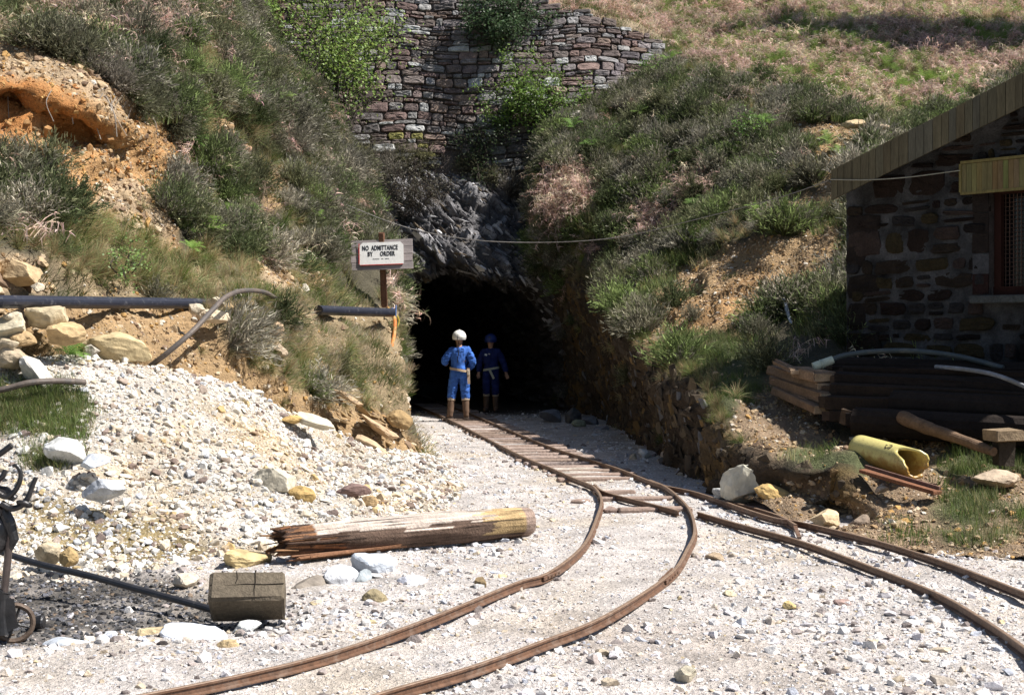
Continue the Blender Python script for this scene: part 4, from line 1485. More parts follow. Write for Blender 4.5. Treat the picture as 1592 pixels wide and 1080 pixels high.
def oct_plate(w, h, k, y0, y1, col, dx=0, dz=0):
    out = [(-w / 2, -h / 2), (w / 2, -h / 2), (w / 2, h / 2 - k), (w / 2 - k, h / 2), (-w / 2 + k, h / 2), (-w / 2, h / 2 - k)]
    vs = [wc + Rs @ Vector((x + dx, y, z + dz)) for y in (y0, y1) for x, z in out]
    n_ = len(out)
    mb.add(vs, [tuple(range(n_)), tuple(range(2 * n_ - 1, n_ - 1, -1))] + [(n_ + i, n_ + (i + 1) % n_, (i + 1) % n_, i) for i in range(n_)], col)
oct_plate(pw, ph_, .045, -.006, .006, (.72, .70, .66))
pl = part('notice_plate', mb, mat_plain('white_enamel', (.74, .72, .68), rough=.4, var=.05), sign)
mb = MB()
oct_plate(.012, ph_ - .02, 0, -.0075, -.004, (.55, .03, .02), dx=-pw / 2 - .007)
oct_plate(pw - .02, .010, 0, -.0075, -.004, (.55, .05, .04), dz=-ph_ / 2 - .006)
part('red_edge', mb, mat_plain('red_enamel', (.5, .04, .03), rough=.4, var=.1), sign)


def text_mesh(s, size, xs, bold):
    cu = bpy.data.curves.new('lettering', 'FONT')
    cu.body = s
    cu.size = size
    cu.align_x = 'CENTER'
    cu.align_y = 'CENTER'
    cu.offset = bold
    cu.extrude = .001
    cu.space_character = 1.12
    o = bpy.data.objects.new('tmp_text', cu)
    COL.objects.link(o)
    dg = bpy.context.evaluated_depsgraph_get()
    me = bpy.data.meshes.new_from_object(o.evaluated_get(dg))
    bpy.data.objects.remove(o)
    me.transform(Matrix.Scale(xs, 4, (1, 0, 0)))
    return me


black = mat_plain('black_paint', (.012, .010, .010), rough=.5, var=.1)
RT_ = Rs.to_4x4() @ Matrix.Rotation(math.pi / 2, 4, 'X')
for (s, size, xs_, bo, dx, dz) in (('NO', .098, .60, .0030, -.232, .078), ('ADMITTANCE', .098, .57, .0030, .045, .078), ('BY', .092, .66, .0030, -.165, -.012), ('ORDER', .092, .66, .0030, .085, -.012)):
    me = text_mesh(s, size, xs_, bo)
    me.materials.clear()
    me.materials.append(black)
    me.transform(RT_)
    p = wc + Rs @ Vector((dx, -.0085, dz))
    me.transform(Matrix.Translation(p - sign.location))
    link('lettering', me, sign)
mb = MB()
mb.cur = (.15, .12, .11)
rr_ = random.Random(2)
x = -.12
while x < .11:
    w = rr_.uniform(.006, .012)
    if not (-.03 < x < -.01 or .03 < x < .045):
        mb.box(wc + Rs @ Vector((x, -.0075, -.085)), (w, .002, rr_.uniform(.006, .011)), Rs)
    x += w + .004
me = mb.mesh('t', black)
me.transform(Matrix.Translation(-sign.location))
bm = bmesh.new()
bm.from_mesh(pl.data)
n_old = len(bm.faces)
bm.from_mesh(me)
bm.faces.ensure_lookup_table()
for f in bm.faces[n_old:]:
    f.material_index = 1
bm.to_mesh(pl.data)
bm.free()
pl.data.materials.append(black)
mb = MB()
pc_ = sg0 + np.array([.0, .05, 0])
mb.beam(W(593, 362, 20.66), W(598, 478, 20.66), .085, .07, (.17, .085, .05), up=(0, 1, 0), bev=.008, jit=.006)
part('post', mb, M['timber'], sign)

# cable
mb = MB()
cp = [W(520, 311, 22.3), W(562, 328, 22.2), W(600, 343, 22.1), W(645, 357, 22.0), W(700, 368, 21.8), W(760, 375, 21.5), (W(830, 377, 21.2)), W(900, 375, 20.5), W(960, 369, 20.0), W(1015, 358, 19.5), W(1075, 343, 18.9), W(1150, 324, 18.2), W(1225, 303, 17.2), W(1288, 281, 16.35)]
pts = cr(cp, 10)
mb.tube(pts, [(.0065 if i < 85 else .0045) + .002 * (i % 2) for i in range(len(pts))], 6, col=(.28, .26, .24))
solo('sagging_cable', mb, M['vcol'], 'pale twisted cable sagging across the tunnel mouth to the hut roof', 'cable')
mb = MB()
pts = cr([hp(.09, 3.38, .43), hp(.6, 3.335, .42), hp(1.1, 3.33, .36), hp(1.59, 3.375, .15)], 8)
mb.tube(pts, .006, 6, col=(.40, .38, .30))
solo('tie_wire', mb, M['vcol'], 'thin wire slung from the roof edge to the window lintel of the hut', 'wire')

# ---------------------------------------------------------------- iron stand at the left edge
random.seed(3)
M['iron'] = mat_plain('greasy_iron', (.035, .034, .036), rough=.38, metal=.4, spec=.6, var=.5, ns=14, bs=.3, col2=(.10, .07, .05), thr=(.55, .72))
YS = 7.55
st_ = empty('iron_stand', W(15, 985, YS), 'black iron wheeled stand with hooks and clamp at the left edge', 'machinery')


def w7(x, y, d=0.0):
    return W(x, y, YS + d)


mb = MB()
mb.tube([w7(16, 815), w7(12, 870), w7(6, 925)], .020, 14)
part('leg', mb, mat_plain('worn_steel_tube', (.10, .08, .075), rough=.35, metal=.5, var=.4, ns=10), st_)
mb = MB()
mb.tube([w7(7, 918), w7(5, 922), w7(5, 930)], .031, 14)
mb.tube([w7(5, 928), w7(4, 955), w7(6, 985)], [.029, .034, .045], 14)
mb.add([w7(22, 930, -.02), w7(28, 975, -.03), w7(-15, 992, -.03), w7(-20, 930, -.02), w7(22, 930, .03), w7(28, 975, .03), w7(-15, 992, .03), w7(-20, 930, .03)], [(0, 1, 2, 3), (7, 6, 5, 4), (0, 4, 5, 1), (1, 5, 6, 2), (2, 6, 7, 3), (3, 7, 4, 0)])
part('socket', mb, M['iron'], st_)
mb = MB()
axw = Vector((.35, -.93, .05))
wcn = w7(22, 968, .06)
mb.torus(wcn, .095, .015, axw, 28, 8)
wh = part('wheel', mb, mat_plain('rusty_wheel', (.14, .10, .075), rough=.5, metal=.3, var=.4, ns=20), st_)
mb = MB()
wx = axw.orthogonal().normalized()
wy = axw.normalized().cross(wx)
for k in range(4):
    a = k * math.pi / 2 + .5
    d = wx * math.cos(a) + wy * math.sin(a)
    mb.tube([Vector(tuple(wcn)), Vector(tuple(wcn)) + d * .09], .008, 6)
mb.tube([Vector(tuple(wcn)) - axw.normalized() * .05, Vector(tuple(wcn)) + axw.normalized() * .05], .022, 12)
me = mb.mesh('spokes', M['iron'])
me.transform(Matrix.Translation(-st_.location))
link('spokes', me, wh)
mb = MB()
# body: ribbed casting hanging between hooks
mb.ell(w7(-6, 830), (.07, .06, .11), seg=18, rings=12)
mb.tube([w7(4, 790), w7(14, 812), w7(22, 838), w7(14, 858)], [.03, .034, .026, .012], 12)
mb.box(w7(-12, 790), (.13, .10, .06), Matrix.Rotation(.3, 3, 'Y'), bev=.015)
mb.tube([w7(-20, 762), w7(10, 765), w7(24, 775)], [.035, .032, .02], 12)
part('clamp_body', mb, M['iron'], st_)
for pts_, r in (([(2, 782), (18, 790), (34, 785), (44, 772), (50, 756), (56, 742)], .0125), ([(-5, 765), (10, 772), (22, 764), (30, 750), (32, 735), (26, 724), (20, 724)], .011), ([(-8, 748), (4, 740), (8, 730)], .012)):
    mb = MB()
    q = cr([w7(x, y, -.03) for x, y in pts_], 5)
    mb.tube(q, [r * (1.5 - .6 * i / len(q)) for i in range(len(q))], 10)
    part('hook', mb, M['iron'], st_)
mb = MB()
mb.torus(w7(38, 783, -.03), .032, .012, (.2, .4, 1), 20, 8)
part('ring', mb, M['iron'], st_)
mb = MB()
mb.tube([w7(-40, 735, -.05), w7(18, 692, -.05)], [.013, .017], 10)
part('handle', mb, M['iron'], st_)
mb = MB()
mb.tube([w7(52, 968, .35), w7(66, 966, .35)], [.035, .04], 14)
mb.tube([w7(66, 966, .35), w7(69, 966, .35)], [.04, .03], 14)
solo('iron_can', mb, M['iron'], 'small dark iron can lying beside the wheel of the stand', 'can')
# ---------------------------------------------------------------- templates for plants and stones
hid = bpy.data.collections.new('plant_library')


def rnd3(n):
    v = RNG.normal(size=(n, 3))
    return v / np.linalg.norm(v, axis=1)[:, None]


def strips(base, d, L, w, droop, seg, side=None, taper=.15):
    """n curved blades at once -> V (n,(seg+1)*2,3)"""
    n = len(base)
    if side is None:
        side = np.cross(d, rnd3(n))
        side /= np.maximum(np.linalg.norm(side, axis=1), 1e-6)[:, None]
    V = np.zeros((n, (seg + 1) * 2, 3))
    p = base.copy()
    dd = d.copy()
    for s in range(seg + 1):
        ww = (w * (1 - (1 - taper) * s / seg))[:, None]
        V[:, 2 * s] = p - side * ww / 2
        V[:, 2 * s + 1] = p + side * ww / 2
        p = p + dd * (L / seg)[:, None]
        dd = dd + np.array([0, 0, -1.0]) * (droop / seg)[:, None]
        dd /= np.linalg.norm(dd, axis=1)[:, None]
    f = []
    for s in range(seg):
        f.append([2 * s, 2 * s + 1, 2 * s + 3, 2 * s + 2])
    f = np.array(f)
    Fq = (np.arange(n)[:, None, None] * (seg + 1) * 2 + f[None]).reshape(-1, 4)
    return V, Fq


def cone_dirs(n, mx, mn=0):
    a = RNG.uniform(0, 2 * np.pi, n)
    t = np.radians(RNG.uniform(mn, mx, n))
    return np.stack([np.sin(t) * np.cos(a), np.sin(t) * np.sin(a), np.cos(t)], 1)


def join(parts):
    V, Fs, Cc, o = [], [], [], 0
    for v, f, c in parts:
        v = v.reshape(-1, 3)
        V.append(v)
        Fs.append(f + o)
        Cc.append(np.broadcast_to(c, (len(v), 3)) if np.ndim(c) < 2 else c.reshape(-1, 3))
        o += len(v)
    return np.vstack(V), np.vstack(Fs), np.vstack(Cc)


def percol(n, k, lo, hi, tint=0.0):
    g = RNG.uniform(lo, hi, (n, 1, 1))
    c = np.repeat(np.repeat(g, k, 1), 3, 2)
    if tint:
        c = c * (1 + RNG.uniform(-tint, tint, (n, 1, 3)))
    return c.reshape(-1, 3)


def heather(n=230, H=.30):
    d = cone_dirs(n, 68)
    b = np.stack([d[:, 0] * RNG.uniform(0, .12, n), d[:, 1] * RNG.uniform(0, .12, n), RNG.uniform(-.03, .02, n)], 1)
    L = H * RNG.uniform(.55, 1.1, n)
    V, Fq = strips(b, d, L, np.full(n, .006), RNG.uniform(-.3, .4, n), 2)
    c1 = percol(n, 6, .5, 1.2, .1)
    # small sprigs along the outer half
    m = n * 5
    idx = np.repeat(np.arange(n), 5)
    t = RNG.uniform(.45, 1.05, m)
    mid = V.reshape(n, 3, 2, 3).mean(2)
    p = np.where(t[:, None] < .5, mid[idx, 0] + (mid[idx, 1] - mid[idx, 0]) * (t[:, None] * 2), mid[idx, 1] + (mid[idx, 2] - mid[idx, 1]) * (t[:, None] * 2 - 1))
    dd = d[idx] + rnd3(m) * .7
    dd /= np.linalg.norm(dd, axis=1)[:, None]
    V2, F2 = strips(p, dd, RNG.uniform(.025, .055, m), RNG.uniform(.006, .011, m), np.zeros(m), 1, taper=.4)
    light = (RNG.random((m, 1, 1)) < .16) * 1.6
    c2 = (np.repeat(RNG.uniform(.6, 1.5, (m, 1, 1)) + light, 4, 1) * np.ones(3)).reshape(-1, 3)
    return join([(V, Fq, c1), (V2, F2, c2)])


def tuft(n=110, H=.34, spread=60, w=.006, droop=1.3):
    d = cone_dirs(n, spread)
    b = np.stack([d[:, 0] * RNG.uniform(0, .09, n), d[:, 1] * RNG.uniform(0, .09, n), RNG.uniform(-.03, .01, n)], 1)
    V, Fq = strips(b, d, H * RNG.uniform(.5, 1.15, n), np.full(n, w) * RNG.uniform(.7, 1.3, n), RNG.uniform(.3, 1, n) * droop, 4)
    g = RNG.uniform(.6, 1.3, (n, 1, 1))
    mixs = (RNG.random((n, 1, 1)) < .45)
    tip = np.linspace(.75, 1.2, 5).repeat(2)[None, :, None]
    c = g * tip * np.where(mixs, np.array([1.25, 1.05, .9]), np.array([.8, 1.0, .7]))
    return join([(V, Fq, c.reshape(-1, 3))])


def turf(n=120):
    b = np.stack([RNG.uniform(-.16, .16, n), RNG.uniform(-.16, .16, n), np.full(n, -.02)], 1)
    V, Fq = strips(b, cone_dirs(n, 35), RNG.uniform(.05, .13, n), RNG.uniform(.004, .007, n), RNG.uniform(0, 1, n), 2)
    return join([(V, Fq, percol(n, 6, .6, 1.4, .15))])


def bracken_dead(n=16):
    parts_ = []
    d = cone_dirs(n, 88, 35)
    b = np.stack([RNG.uniform(-.15, .15, n), RNG.uniform(-.15, .15, n), RNG.uniform(0, .10, n)], 1)
    L = RNG.uniform(.25, .55, n)
    V, Fq = strips(b, d, L, np.full(n, .009), RNG.uniform(.4, 1.6, n), 4)
    parts_.append((V, Fq, percol(n, 10, .8, 1.5, .08)))
    mid = V.reshape(n, 5, 2, 3).mean(2)
    m = n * 14
    idx = np.repeat(np.arange(n), 14)
    t = RNG.uniform(.6, 3.99, m)
    k = t.astype(int)
    p = mid[idx, k] + (mid[idx, k + 1] - mid[idx, k]) * (t - k)[:, None]
    dd = rnd3(m) + np.array([0, 0, -.5])
    dd /= np.linalg.norm(dd, axis=1)[:, None]
    V2, F2 = strips(p, dd, RNG.uniform(.04, .13, m), RNG.uniform(.006, .016, m), RNG.uniform(0, 1.5, m), 2)
    parts_.append((V2, F2, percol(m, 6, .6, 1.5, .12)))
    return join(parts_)


def fern(n=9, H=.42, pin=15, spread=62, mn=22):
    parts_ = []
    d = cone_dirs(n, spread, mn)
    a = np.linspace(0, 2 * np.pi, n, endpoint=False) + RNG.uniform(-.3, .3, n)
    t = np.arccos(d[:, 2])
    d = np.stack([np.sin(t) * np.cos(a), np.sin(t) * np.sin(a), np.cos(t)], 1)
    side = np.cross(d, [0, 0, 1])
    side /= np.linalg.norm(side, axis=1)[:, None]
    b = d * .02 * np.array([1, 1, 0])
    L = H * RNG.uniform(.75, 1.1, n)
    S = 6
    V, Fq = strips(b, d, L, np.full(n, .008), RNG.uniform(.8, 1.5, n), S, side)
    parts_.append((V, Fq, np.array([.9, .85, .6])))
    mid = V.reshape(n, S + 1, 2, 3).mean(2)
    for i in range(n):
        tt = np.linspace(.5, S - .02, pin)
        k = tt.astype(int)
        p = mid[i, k] + (mid[i, np.minimum(k + 1, S)] - mid[i, k]) * (tt - k)[:, None]
        ax_ = mid[i, np.minimum(k + 1, S)] - mid[i, k]
        ax_ /= np.linalg.norm(ax_, axis=1)[:, None]
        ln = .16 * H / .42 * np.sin(np.pi * np.clip(1 - tt / S * .86, 0, 1)) ** .8 + .01
        for sg_ in (1, -1):
            dd = side[i][None] * sg_ + ax_ * .45 + RNG.normal(size=(pin, 3)) * .08
            dd /= np.linalg.norm(dd, axis=1)[:, None]
            V2, F2 = strips(p, dd, ln * RNG.uniform(.8, 1.1, pin), np.full(pin, .020 * H / .42), np.full(pin, .35), 3, ax_, taper=.12)
            parts_.append((V2, F2, percol(pin, 8, .8, 1.25, .08)))
    return join(parts_)


def stone_pts(flat=.6, seed=0):
    bm = bmesh.new()
    r = np.random.default_rng(seed)
    pts = r.normal(size=(16, 3))
    pts /= np.linalg.norm(pts, axis=1)[:, None]
    pts *= r.uniform(.72, 1, (16, 1))
    # cut by a few planes so that the facets are large and sharp
    pts = np.clip(pts, -r.uniform(.5, .9, 3), r.uniform(.5, .9, 3))
    pts *= np.array([1, r.uniform(.6, .9), flat * r.uniform(.7, 1.3)]) * .5
    for p in pts:
        bm.verts.new(p)
    h = bmesh.ops.convex_hull(bm, input=bm.verts)
    junk = list({e for e in h['geom_interior'] + h['geom_unused'] if isinstance(e, bmesh.types.BMVert)})
    bmesh.ops.delete(bm, geom=junk, context='VERTS')
    me = bpy.data.meshes.new('stone')
    bm.to_mesh(me)
    bm.free()
    a = me.color_attributes.new('col', 'FLOAT_COLOR', 'POINT')
    a.data.foreach_set('color', np.ones(len(me.vertices) * 4, np.float32))
    me.materials.append(M['stone'])
    return me


def boulder_mesh(seed, flat=.6, sub=3, sharp=.5):
    """a rough lump: sphere cut by random planes, then roughened."""
    r = np.random.default_rng(seed)
    bm = bmesh.new()
    bmesh.ops.create_icosphere(bm, subdivisions=sub + 1, radius=1)
    V = np.array([v.co for v in bm.verts])
    nn = r.normal(size=(13, 3))
    nn /= np.linalg.norm(nn, axis=1)[:, None]
    dd = r.uniform(.55, .85, 13)
    for a, b in zip(nn, dd):
        k = V @ a
        over = np.maximum(k - b, 0)
        V -= over[:, None] * a * .96
    V += V * (fbm(V * 1.7 + seed, 3) * .14 + fbm(V * 6 + seed, 3) * .06)[:, None]
    V *= np.array([1, r.uniform(.65, .9), flat]) * .5 / .75
    for v, p in zip(bm.verts, V):
        v.co = p
    me = bpy.data.meshes.new('boulder')
    bm.to_mesh(me)
    bm.free()
    c = np.ones((len(V), 4), np.float32)
    c[:, :3] = (1 + .45 * fbm(V * 3 + seed, 3))[:, None]
    a = me.color_attributes.new('col', 'FLOAT_COLOR', 'POINT')
    a.data.foreach_set('color', c.ravel())
    me.materials.append(M['stone'])
    return me


def lib(name, fn, k, mat):
    out = []
    for i in range(k):
        V, Fq, c = fn()
        out.append(mesh_np(name, V, Fq, mat, c))
    return out


T = {
    'heather': lib('heather', heather, 4, M['plant']),
    'tuft': lib('grass_tussock', tuft, 4, M['plant']),
    'turf': lib('turf', turf, 3, M['plant']),
    'bracken': lib('dead_bracken', bracken_dead, 4, M['plant']),
    'fern': lib('fern', fern, 3, M['leaf']),
    'shoot': lib('fern_shoot', lambda: fern(4, .34, 9, 30, 3), 3, M['leaf']),
    'stone': [stone_pts(.62, 50 + i) for i in range(10)],
    'lump': [boulder_mesh(200 + i, .65, 2) for i in range(6)],
}
LIBC = {}
for k, ms in T.items():
    c = bpy.data.collections.new('library_' + k)
    for i, m_ in enumerate(ms):
        o = bpy.data.objects.new(k + '_%d' % i, m_)
        c.objects.link(o)
    LIBC[k] = c


def gn_scatter(name, pts, rot, scl, idx, icol, coll, kind='stuff', label=None):
    me = bpy.data.meshes.new(name)
    n = len(pts)
    me.vertices.add(n)
    me.vertices.foreach_set('co', np.asarray(pts, np.float32).ravel())
    a = me.attributes.new('rot', 'FLOAT_VECTOR', 'POINT')
    a.data.foreach_set('vector', np.asarray(rot, np.float32).ravel())
    a = me.attributes.new('scl', 'FLOAT_VECTOR', 'POINT')
    a.data.foreach_set('vector', np.asarray(scl, np.float32).ravel())
    a = me.attributes.new('idx', 'INT', 'POINT')
    a.data.foreach_set('value', np.asarray(idx, np.int32))
    a = me.attributes.new('icol', 'FLOAT_COLOR', 'POINT')
    c = np.ones((n, 4), np.float32)
    c[:, :3] = icol
    a.data.foreach_set('color', c.ravel())
    o = link(name, me)
    g = bpy.data.node_groups.new('scatter_' + name, 'GeometryNodeTree')
    g.interface.new_socket('Geometry', in_out='INPUT', socket_type='NodeSocketGeometry')
    g.interface.new_socket('Geometry', in_out='OUTPUT', socket_type='NodeSocketGeometry')
    gi, go_ = g.nodes.new('NodeGroupInput'), g.nodes.new('NodeGroupOutput')
    iop = g.nodes.new('GeometryNodeInstanceOnPoints')
    ci = g.nodes.new('GeometryNodeCollectionInfo')
    ci.inputs['Collection'].default_value = coll
    ci.inputs['Separate Children'].default_value = True
    ci.inputs['Reset Children'].default_value = True

    def na(nm, ty):
        x = g.nodes.new('GeometryNodeInputNamedAttribute')
        x.data_type = ty
        x.inputs['Name'].default_value = nm
        return x.outputs['Attribute']
    e2r = g.nodes.new('FunctionNodeEulerToRotation')
    g.links.new(na('rot', 'FLOAT_VECTOR'), e2r.inputs[0])
    g.links.new(gi.outputs[0], iop.inputs['Points'])
    g.links.new(ci.outputs[0], iop.inputs['Instance'])
    iop.inputs['Pick Instance'].default_value = True
    g.links.new(na('idx', 'INT'), iop.inputs['Instance Index'])
    g.links.new(e2r.outputs[0], iop.inputs['Rotation'])
    g.links.new(na('scl', 'FLOAT_VECTOR'), iop.inputs['Scale'])
    g.links.new(iop.outputs[0], go_.inputs[0])
    md = o.modifiers.new('scatter', 'NODES')
    md.node_group = g
    return tag(o, label, None, None, kind)


def rot_from(n, tiltz, spin, jit=0.0):
    """euler angles that bring z onto mix(n, z) after a spin about z."""
    k = len(n)
    up = n * (1 - tiltz) + np.array([0, 0, 1.0]) * tiltz + rnd3(k) * jit
    up /= np.linalg.norm(up, axis=1)[:, None]
    x0 = np.stack([np.cos(spin), np.sin(spin), np.zeros(k)], 1)
    y = np.cross(up, x0)
    bad = np.linalg.norm(y, axis=1) < 1e-3
    y[bad] = np.cross(up[bad], [0, 0, 1.0])
    y /= np.linalg.norm(y, axis=1)[:, None]
    x = np.cross(y, up)
    R20, R21, R22, R10, R00 = x[:, 2], y[:, 2], up[:, 2], x[:, 1], x[:, 0]
    return np.stack([np.arctan2(R21, R22), -np.arcsin(np.clip(R20, -1, 1)), np.arctan2(R10, R00)], 1)


def sample(S, n, dens=None, margin=140):
    """n random points on a surface inside (a little more than) the view; dens(S) weights the cells."""
    P = S.P
    r, c = P.shape[:2]
    A = np.linalg.norm(np.cross(P[1:, :-1] - P[:-1, :-1], P[:-1, 1:] - P[:-1, :-1]), axis=-1)
    w = A.copy()
    px, py = S.px[:-1, :-1], S.py[:-1, :-1]
    w *= (px > -420) & (px < 1592 + 420) & (py > -margin) & (py < 1080 + margin) & (P[:-1, :-1, 1] > 3)
    w = w * np.where((px > -margin) & (px < 1592 + margin), 1, .4)
    n = n
    if dens is not None:
        w *= dens[:-1, :-1]
    w = w.ravel()
    if w.sum() <= 0:
        return None
    ci = RNG.choice(len(w), n, p=w / w.sum())
    i, j = ci // (c - 1), ci % (c - 1)
    u, v = RNG.random((n, 1)), RNG.random((n, 1))
    p = (P[i, j] * (1 - u) + P[i + 1, j] * u) * (1 - v) + (P[i, j + 1] * (1 - u) + P[i + 1, j + 1] * u) * v
    return p, S.n[i, j], i, j


def area_of(S, dens, margin=140):
    P = S.P
    A = np.linalg.norm(np.cross(P[1:, :-1] - P[:-1, :-1], P[:-1, 1:] - P[:-1, :-1]), axis=-1)
    px, py = S.px[:-1, :-1], S.py[:-1, :-1]
    A = A * ((px > -margin) & (px < 1592 + margin) & (py > -margin) & (py < 1080 + margin) & (P[:-1, :-1, 1] > 3)) * dens[:-1, :-1]
    return A.sum()


def pick_cols(pal, n, var=.15):
    pal = np.array(pal)
    w = pal[:, 3] / pal[:, 3].sum()
    k = RNG.choice(len(pal), n, p=w)
    return pal[k, :3] * RNG.uniform(1 - var, 1 + var, (n, 1))


def individuals(name, tname, p, rot, scl, idx, icol, label, cat, group):
    ms = T[tname]
    for k in range(len(p)):
        o = bpy.data.objects.new(name, ms[int(idx[k])])
        COL.objects.link(o)
        o.location = p[k]
        o.rotation_euler = rot[k]
        o.scale = scl[k] if np.ndim(scl[k]) else (scl[k],) * 3
        o['icol'] = [float(x) for x in icol[k]]
        tag(o, label, cat, group)


def clear_of(p, pts2, rad):
    """True where p (n,3) is farther than rad in plan from every polyline sample."""
    d = np.full(len(p), 9.)
    for q in pts2:
        d = np.minimum(d, np.hypot(p[:, 0] - q[0], p[:, 1] - q[1]))
    return d > rad


def seg_samples(pts, step=.08):
    out = []
    for a, b in zip(pts[:-1], pts[1:]):
        m = max(1, int(np.linalg.norm(np.array(b) - np.array(a)) / step))
        for k in range(m):
            out.append(np.array(a) + (np.array(b) - np.array(a)) * k / m)
    return out


rails_xy = np.array(seg_samples([G(x, y) for x, y in [(636, 624), (696, 650), (801, 703), (889, 741)] + Lc]) + seg_samples([G(x, y) for x, y in RR])
                    + seg_samples([G(x, y) for x, y in [(924, 752), (1012, 782), (1085, 795), (1137, 810), (1243, 839), (1348, 877), (1454, 919), (1524, 958), (1592, 1004), (1700, 1090)]])
                    + seg_samples([G(x, y) for x, y in [(1010, 745), (1050, 767), (1072, 791), (1080, 823), (1069, 851), (1041, 891), (942, 955), (837, 997), (731, 1035), (590, 1076), (430, 1130)]]))


def rail_clear(p, rad):
    out = np.ones(len(p), bool)
    rad = np.broadcast_to(rad, (len(p),))
    for s in range(0, len(p), 4000):
        q = p[s:s + 4000]
        d = np.hypot(q[:, None, 0] - rails_xy[None, :, 0], q[:, None, 1] - rails_xy[None, :, 1]).min(1)
        out[s:s + 4000] = d > rad[s:s + 4000]
    return out


between = None
SLP = None


def strip_between(p):
    """inside the straight road, where sleepers show."""
    t = (p[:, 0] - base[0]) * dirn[0] + (p[:, 1] - base[1]) * dirn[1]
    s = (p[:, 0] - base[0]) * side[0] + (p[:, 1] - base[1]) * side[1]
    return (t < .3) & (s > 0) & (s < .75)


# ---------------------------------------------------------------- loose stone on yard and heap
YPAL = [(.66, .635, .615, 5), (.60, .57, .585, 3), (.70, .68, .66, 3), (.58, .50, .42, 2), (.48, .40, .30, 1.0), (.36, .31, .29, 1.5), (.20, .17, .16, 1.0), (.50, .52, .58, 1.2), (.52, .42, .26, .2)]
HPAL = [(.68, .65, .60, 5), (.62, .57, .50, 3), (.54, .46, .35, 2.2), (.52, .40, .22, .6), (.70, .68, .64, 3), (.36, .29, .24, 1.5), (.22, .17, .15, 1.2), (.46, .47, .50, 1.4)]
TPAL = [(.42, .31, .19, 4), (.48, .38, .26, 2.5), (.33, .22, .12, 4), (.40, .24, .09, 1.5), (.22, .15, .10, 2.5), (.58, .52, .44, .9)]
KPAL = [(.06, .06, .062, 4), (.10, .10, .11, 3), (.16, .16, .18, 2), (.34, .31, .28, 1.0), (.035, .033, .033, 3), (.20, .15, .11, 1)]

fgd = np.exp(-np.maximum(YARD.P[..., 1] - 6, 0) / 9.0) * (YARD.P[..., 1] < 30)
yq = YARD.P.reshape(-1, 3)
sel_ = np.where((yq[:, 1] > 5) & (yq[:, 1] < 16))[0]
cen = np.array(seg_samples([G(x, y) for x, y in [(360, 1100), (560, 1042), (780, 985), (905, 930), (975, 870), (1005, 822), (1000, 790)]], .15))
dc = np.full(len(yq), 9.)
for q in cen:
    dc[sel_] = np.minimum(dc[sel_], np.hypot(yq[sel_, 0] - q[0], yq[sel_, 1] - q[1]))
path = np.exp(-(dc / .32) ** 4).reshape(YARD.P.shape[:2])
low = np.clip(1.1 + 1.3 * fbm(YARD.P * .7 + 20, 3), .15, 2)
no_coal = 1 - holb * .92


def scale_law(n, lo, hi, a=2.2):
    u = RNG.random(n)
    return (lo ** (1 - a) + u * (hi ** (1 - a) - lo ** (1 - a))) ** (1 / (1 - a))


ALLST = []     # candidates for single stones: (p, rot, scl, idx, icol, set)


def stone_set(name, S, n, lo, hi, dens, pal, a=2.2, coll='stone', flat=None, sink=.28, clear=True, keep=None, warm=None, tilt=.2):
    p, nn, i, j = sample(S, n, dens)
    sc = scale_law(n, lo, hi, a)
    ok = np.ones(n, bool)
    if clear:
        ok &= rail_clear(p, .035 + sc * .45)
        ok &= ~(strip_between(p) & (sc > .045))
    if keep is not None:
        ok &= keep(p)
    p, nn, sc = p[ok], nn[ok], sc[ok]
    n = len(p)
    rot = rot_from(nn, tilt, RNG.uniform(0, 6.28, n), .35)
    s3 = sc[:, None] * RNG.uniform(.75, 1.25, (n, 3))
    p = p + nn * (sc * (.5 * .6 - sink))[:, None]
    if clear:
        sb = strip_between(p)
        p[sb, 2] -= .008
    idx = RNG.integers(0, len(T[coll]), n)
    icol = pick_cols(pal, n) * (1 + .25 * fbm(p * 1.5, 3))[:, None]
    if warm is not None:
        w_ = np.clip(warm(p), 0, 1)[:, None]
        icol = icol * (1 - w_) + icol * np.array([1.0, .80, .50]) * w_
    return p, rot, s3, idx, icol, sc


singles = []


def split_big(name, res, coll, nbig, label, cat, group, stuff_label=None):
    p, rot, s3, idx, icol, sc = res
    px, py = proj(p)
    vis = (px > 0) & (px < 1592) & (py > 0) & (py < 1080)
    size = sc / p[:, 1] * vis
    order = np.argsort(-size)
    big = order[:nbig]
    rest = order[nbig:]
    if nbig:
        individuals(name, coll, p[big], rot[big], s3[big], idx[big], icol[big], label, cat, group)
    return p[rest], rot[rest], s3[rest], idx[rest], icol[rest]


NOGO = [(532, 350, 655, 425, 22.5), (580, 420, 612, 480, 20.9), (500, 474, 622, 500, 21.5), (-50, 440, 335, 478, 15.2), (280, 440, 400, 500, 15.6), (600, 490, 620, 560, 20.2), (1300, 655, 1470, 775, 13.4), (1185, 550, 1600, 690, 15.3), (620, 600, 780, 660, 28), (1110, 715, 1290, 800, 14.2), (1205, 450, 1245, 530, 18.3)]


def nogo(p, r=0.0):
    px, py = proj(p)
    rr_ = r * F / p[:, 1]
    bad = np.zeros(len(p), bool)
    for (x0, y0, x1, y1, Ym) in NOGO:
        bad |= (px > x0 - rr_) & (px < x1 + rr_) & (py > y0 - rr_ * .3) & (py < y1 + rr_ * 1.6) & (p[:, 1] < Ym)
    return ~bad


def cat_res(*rs):
    return [np.concatenate([r[k] for r in rs]) for k in range(5)]


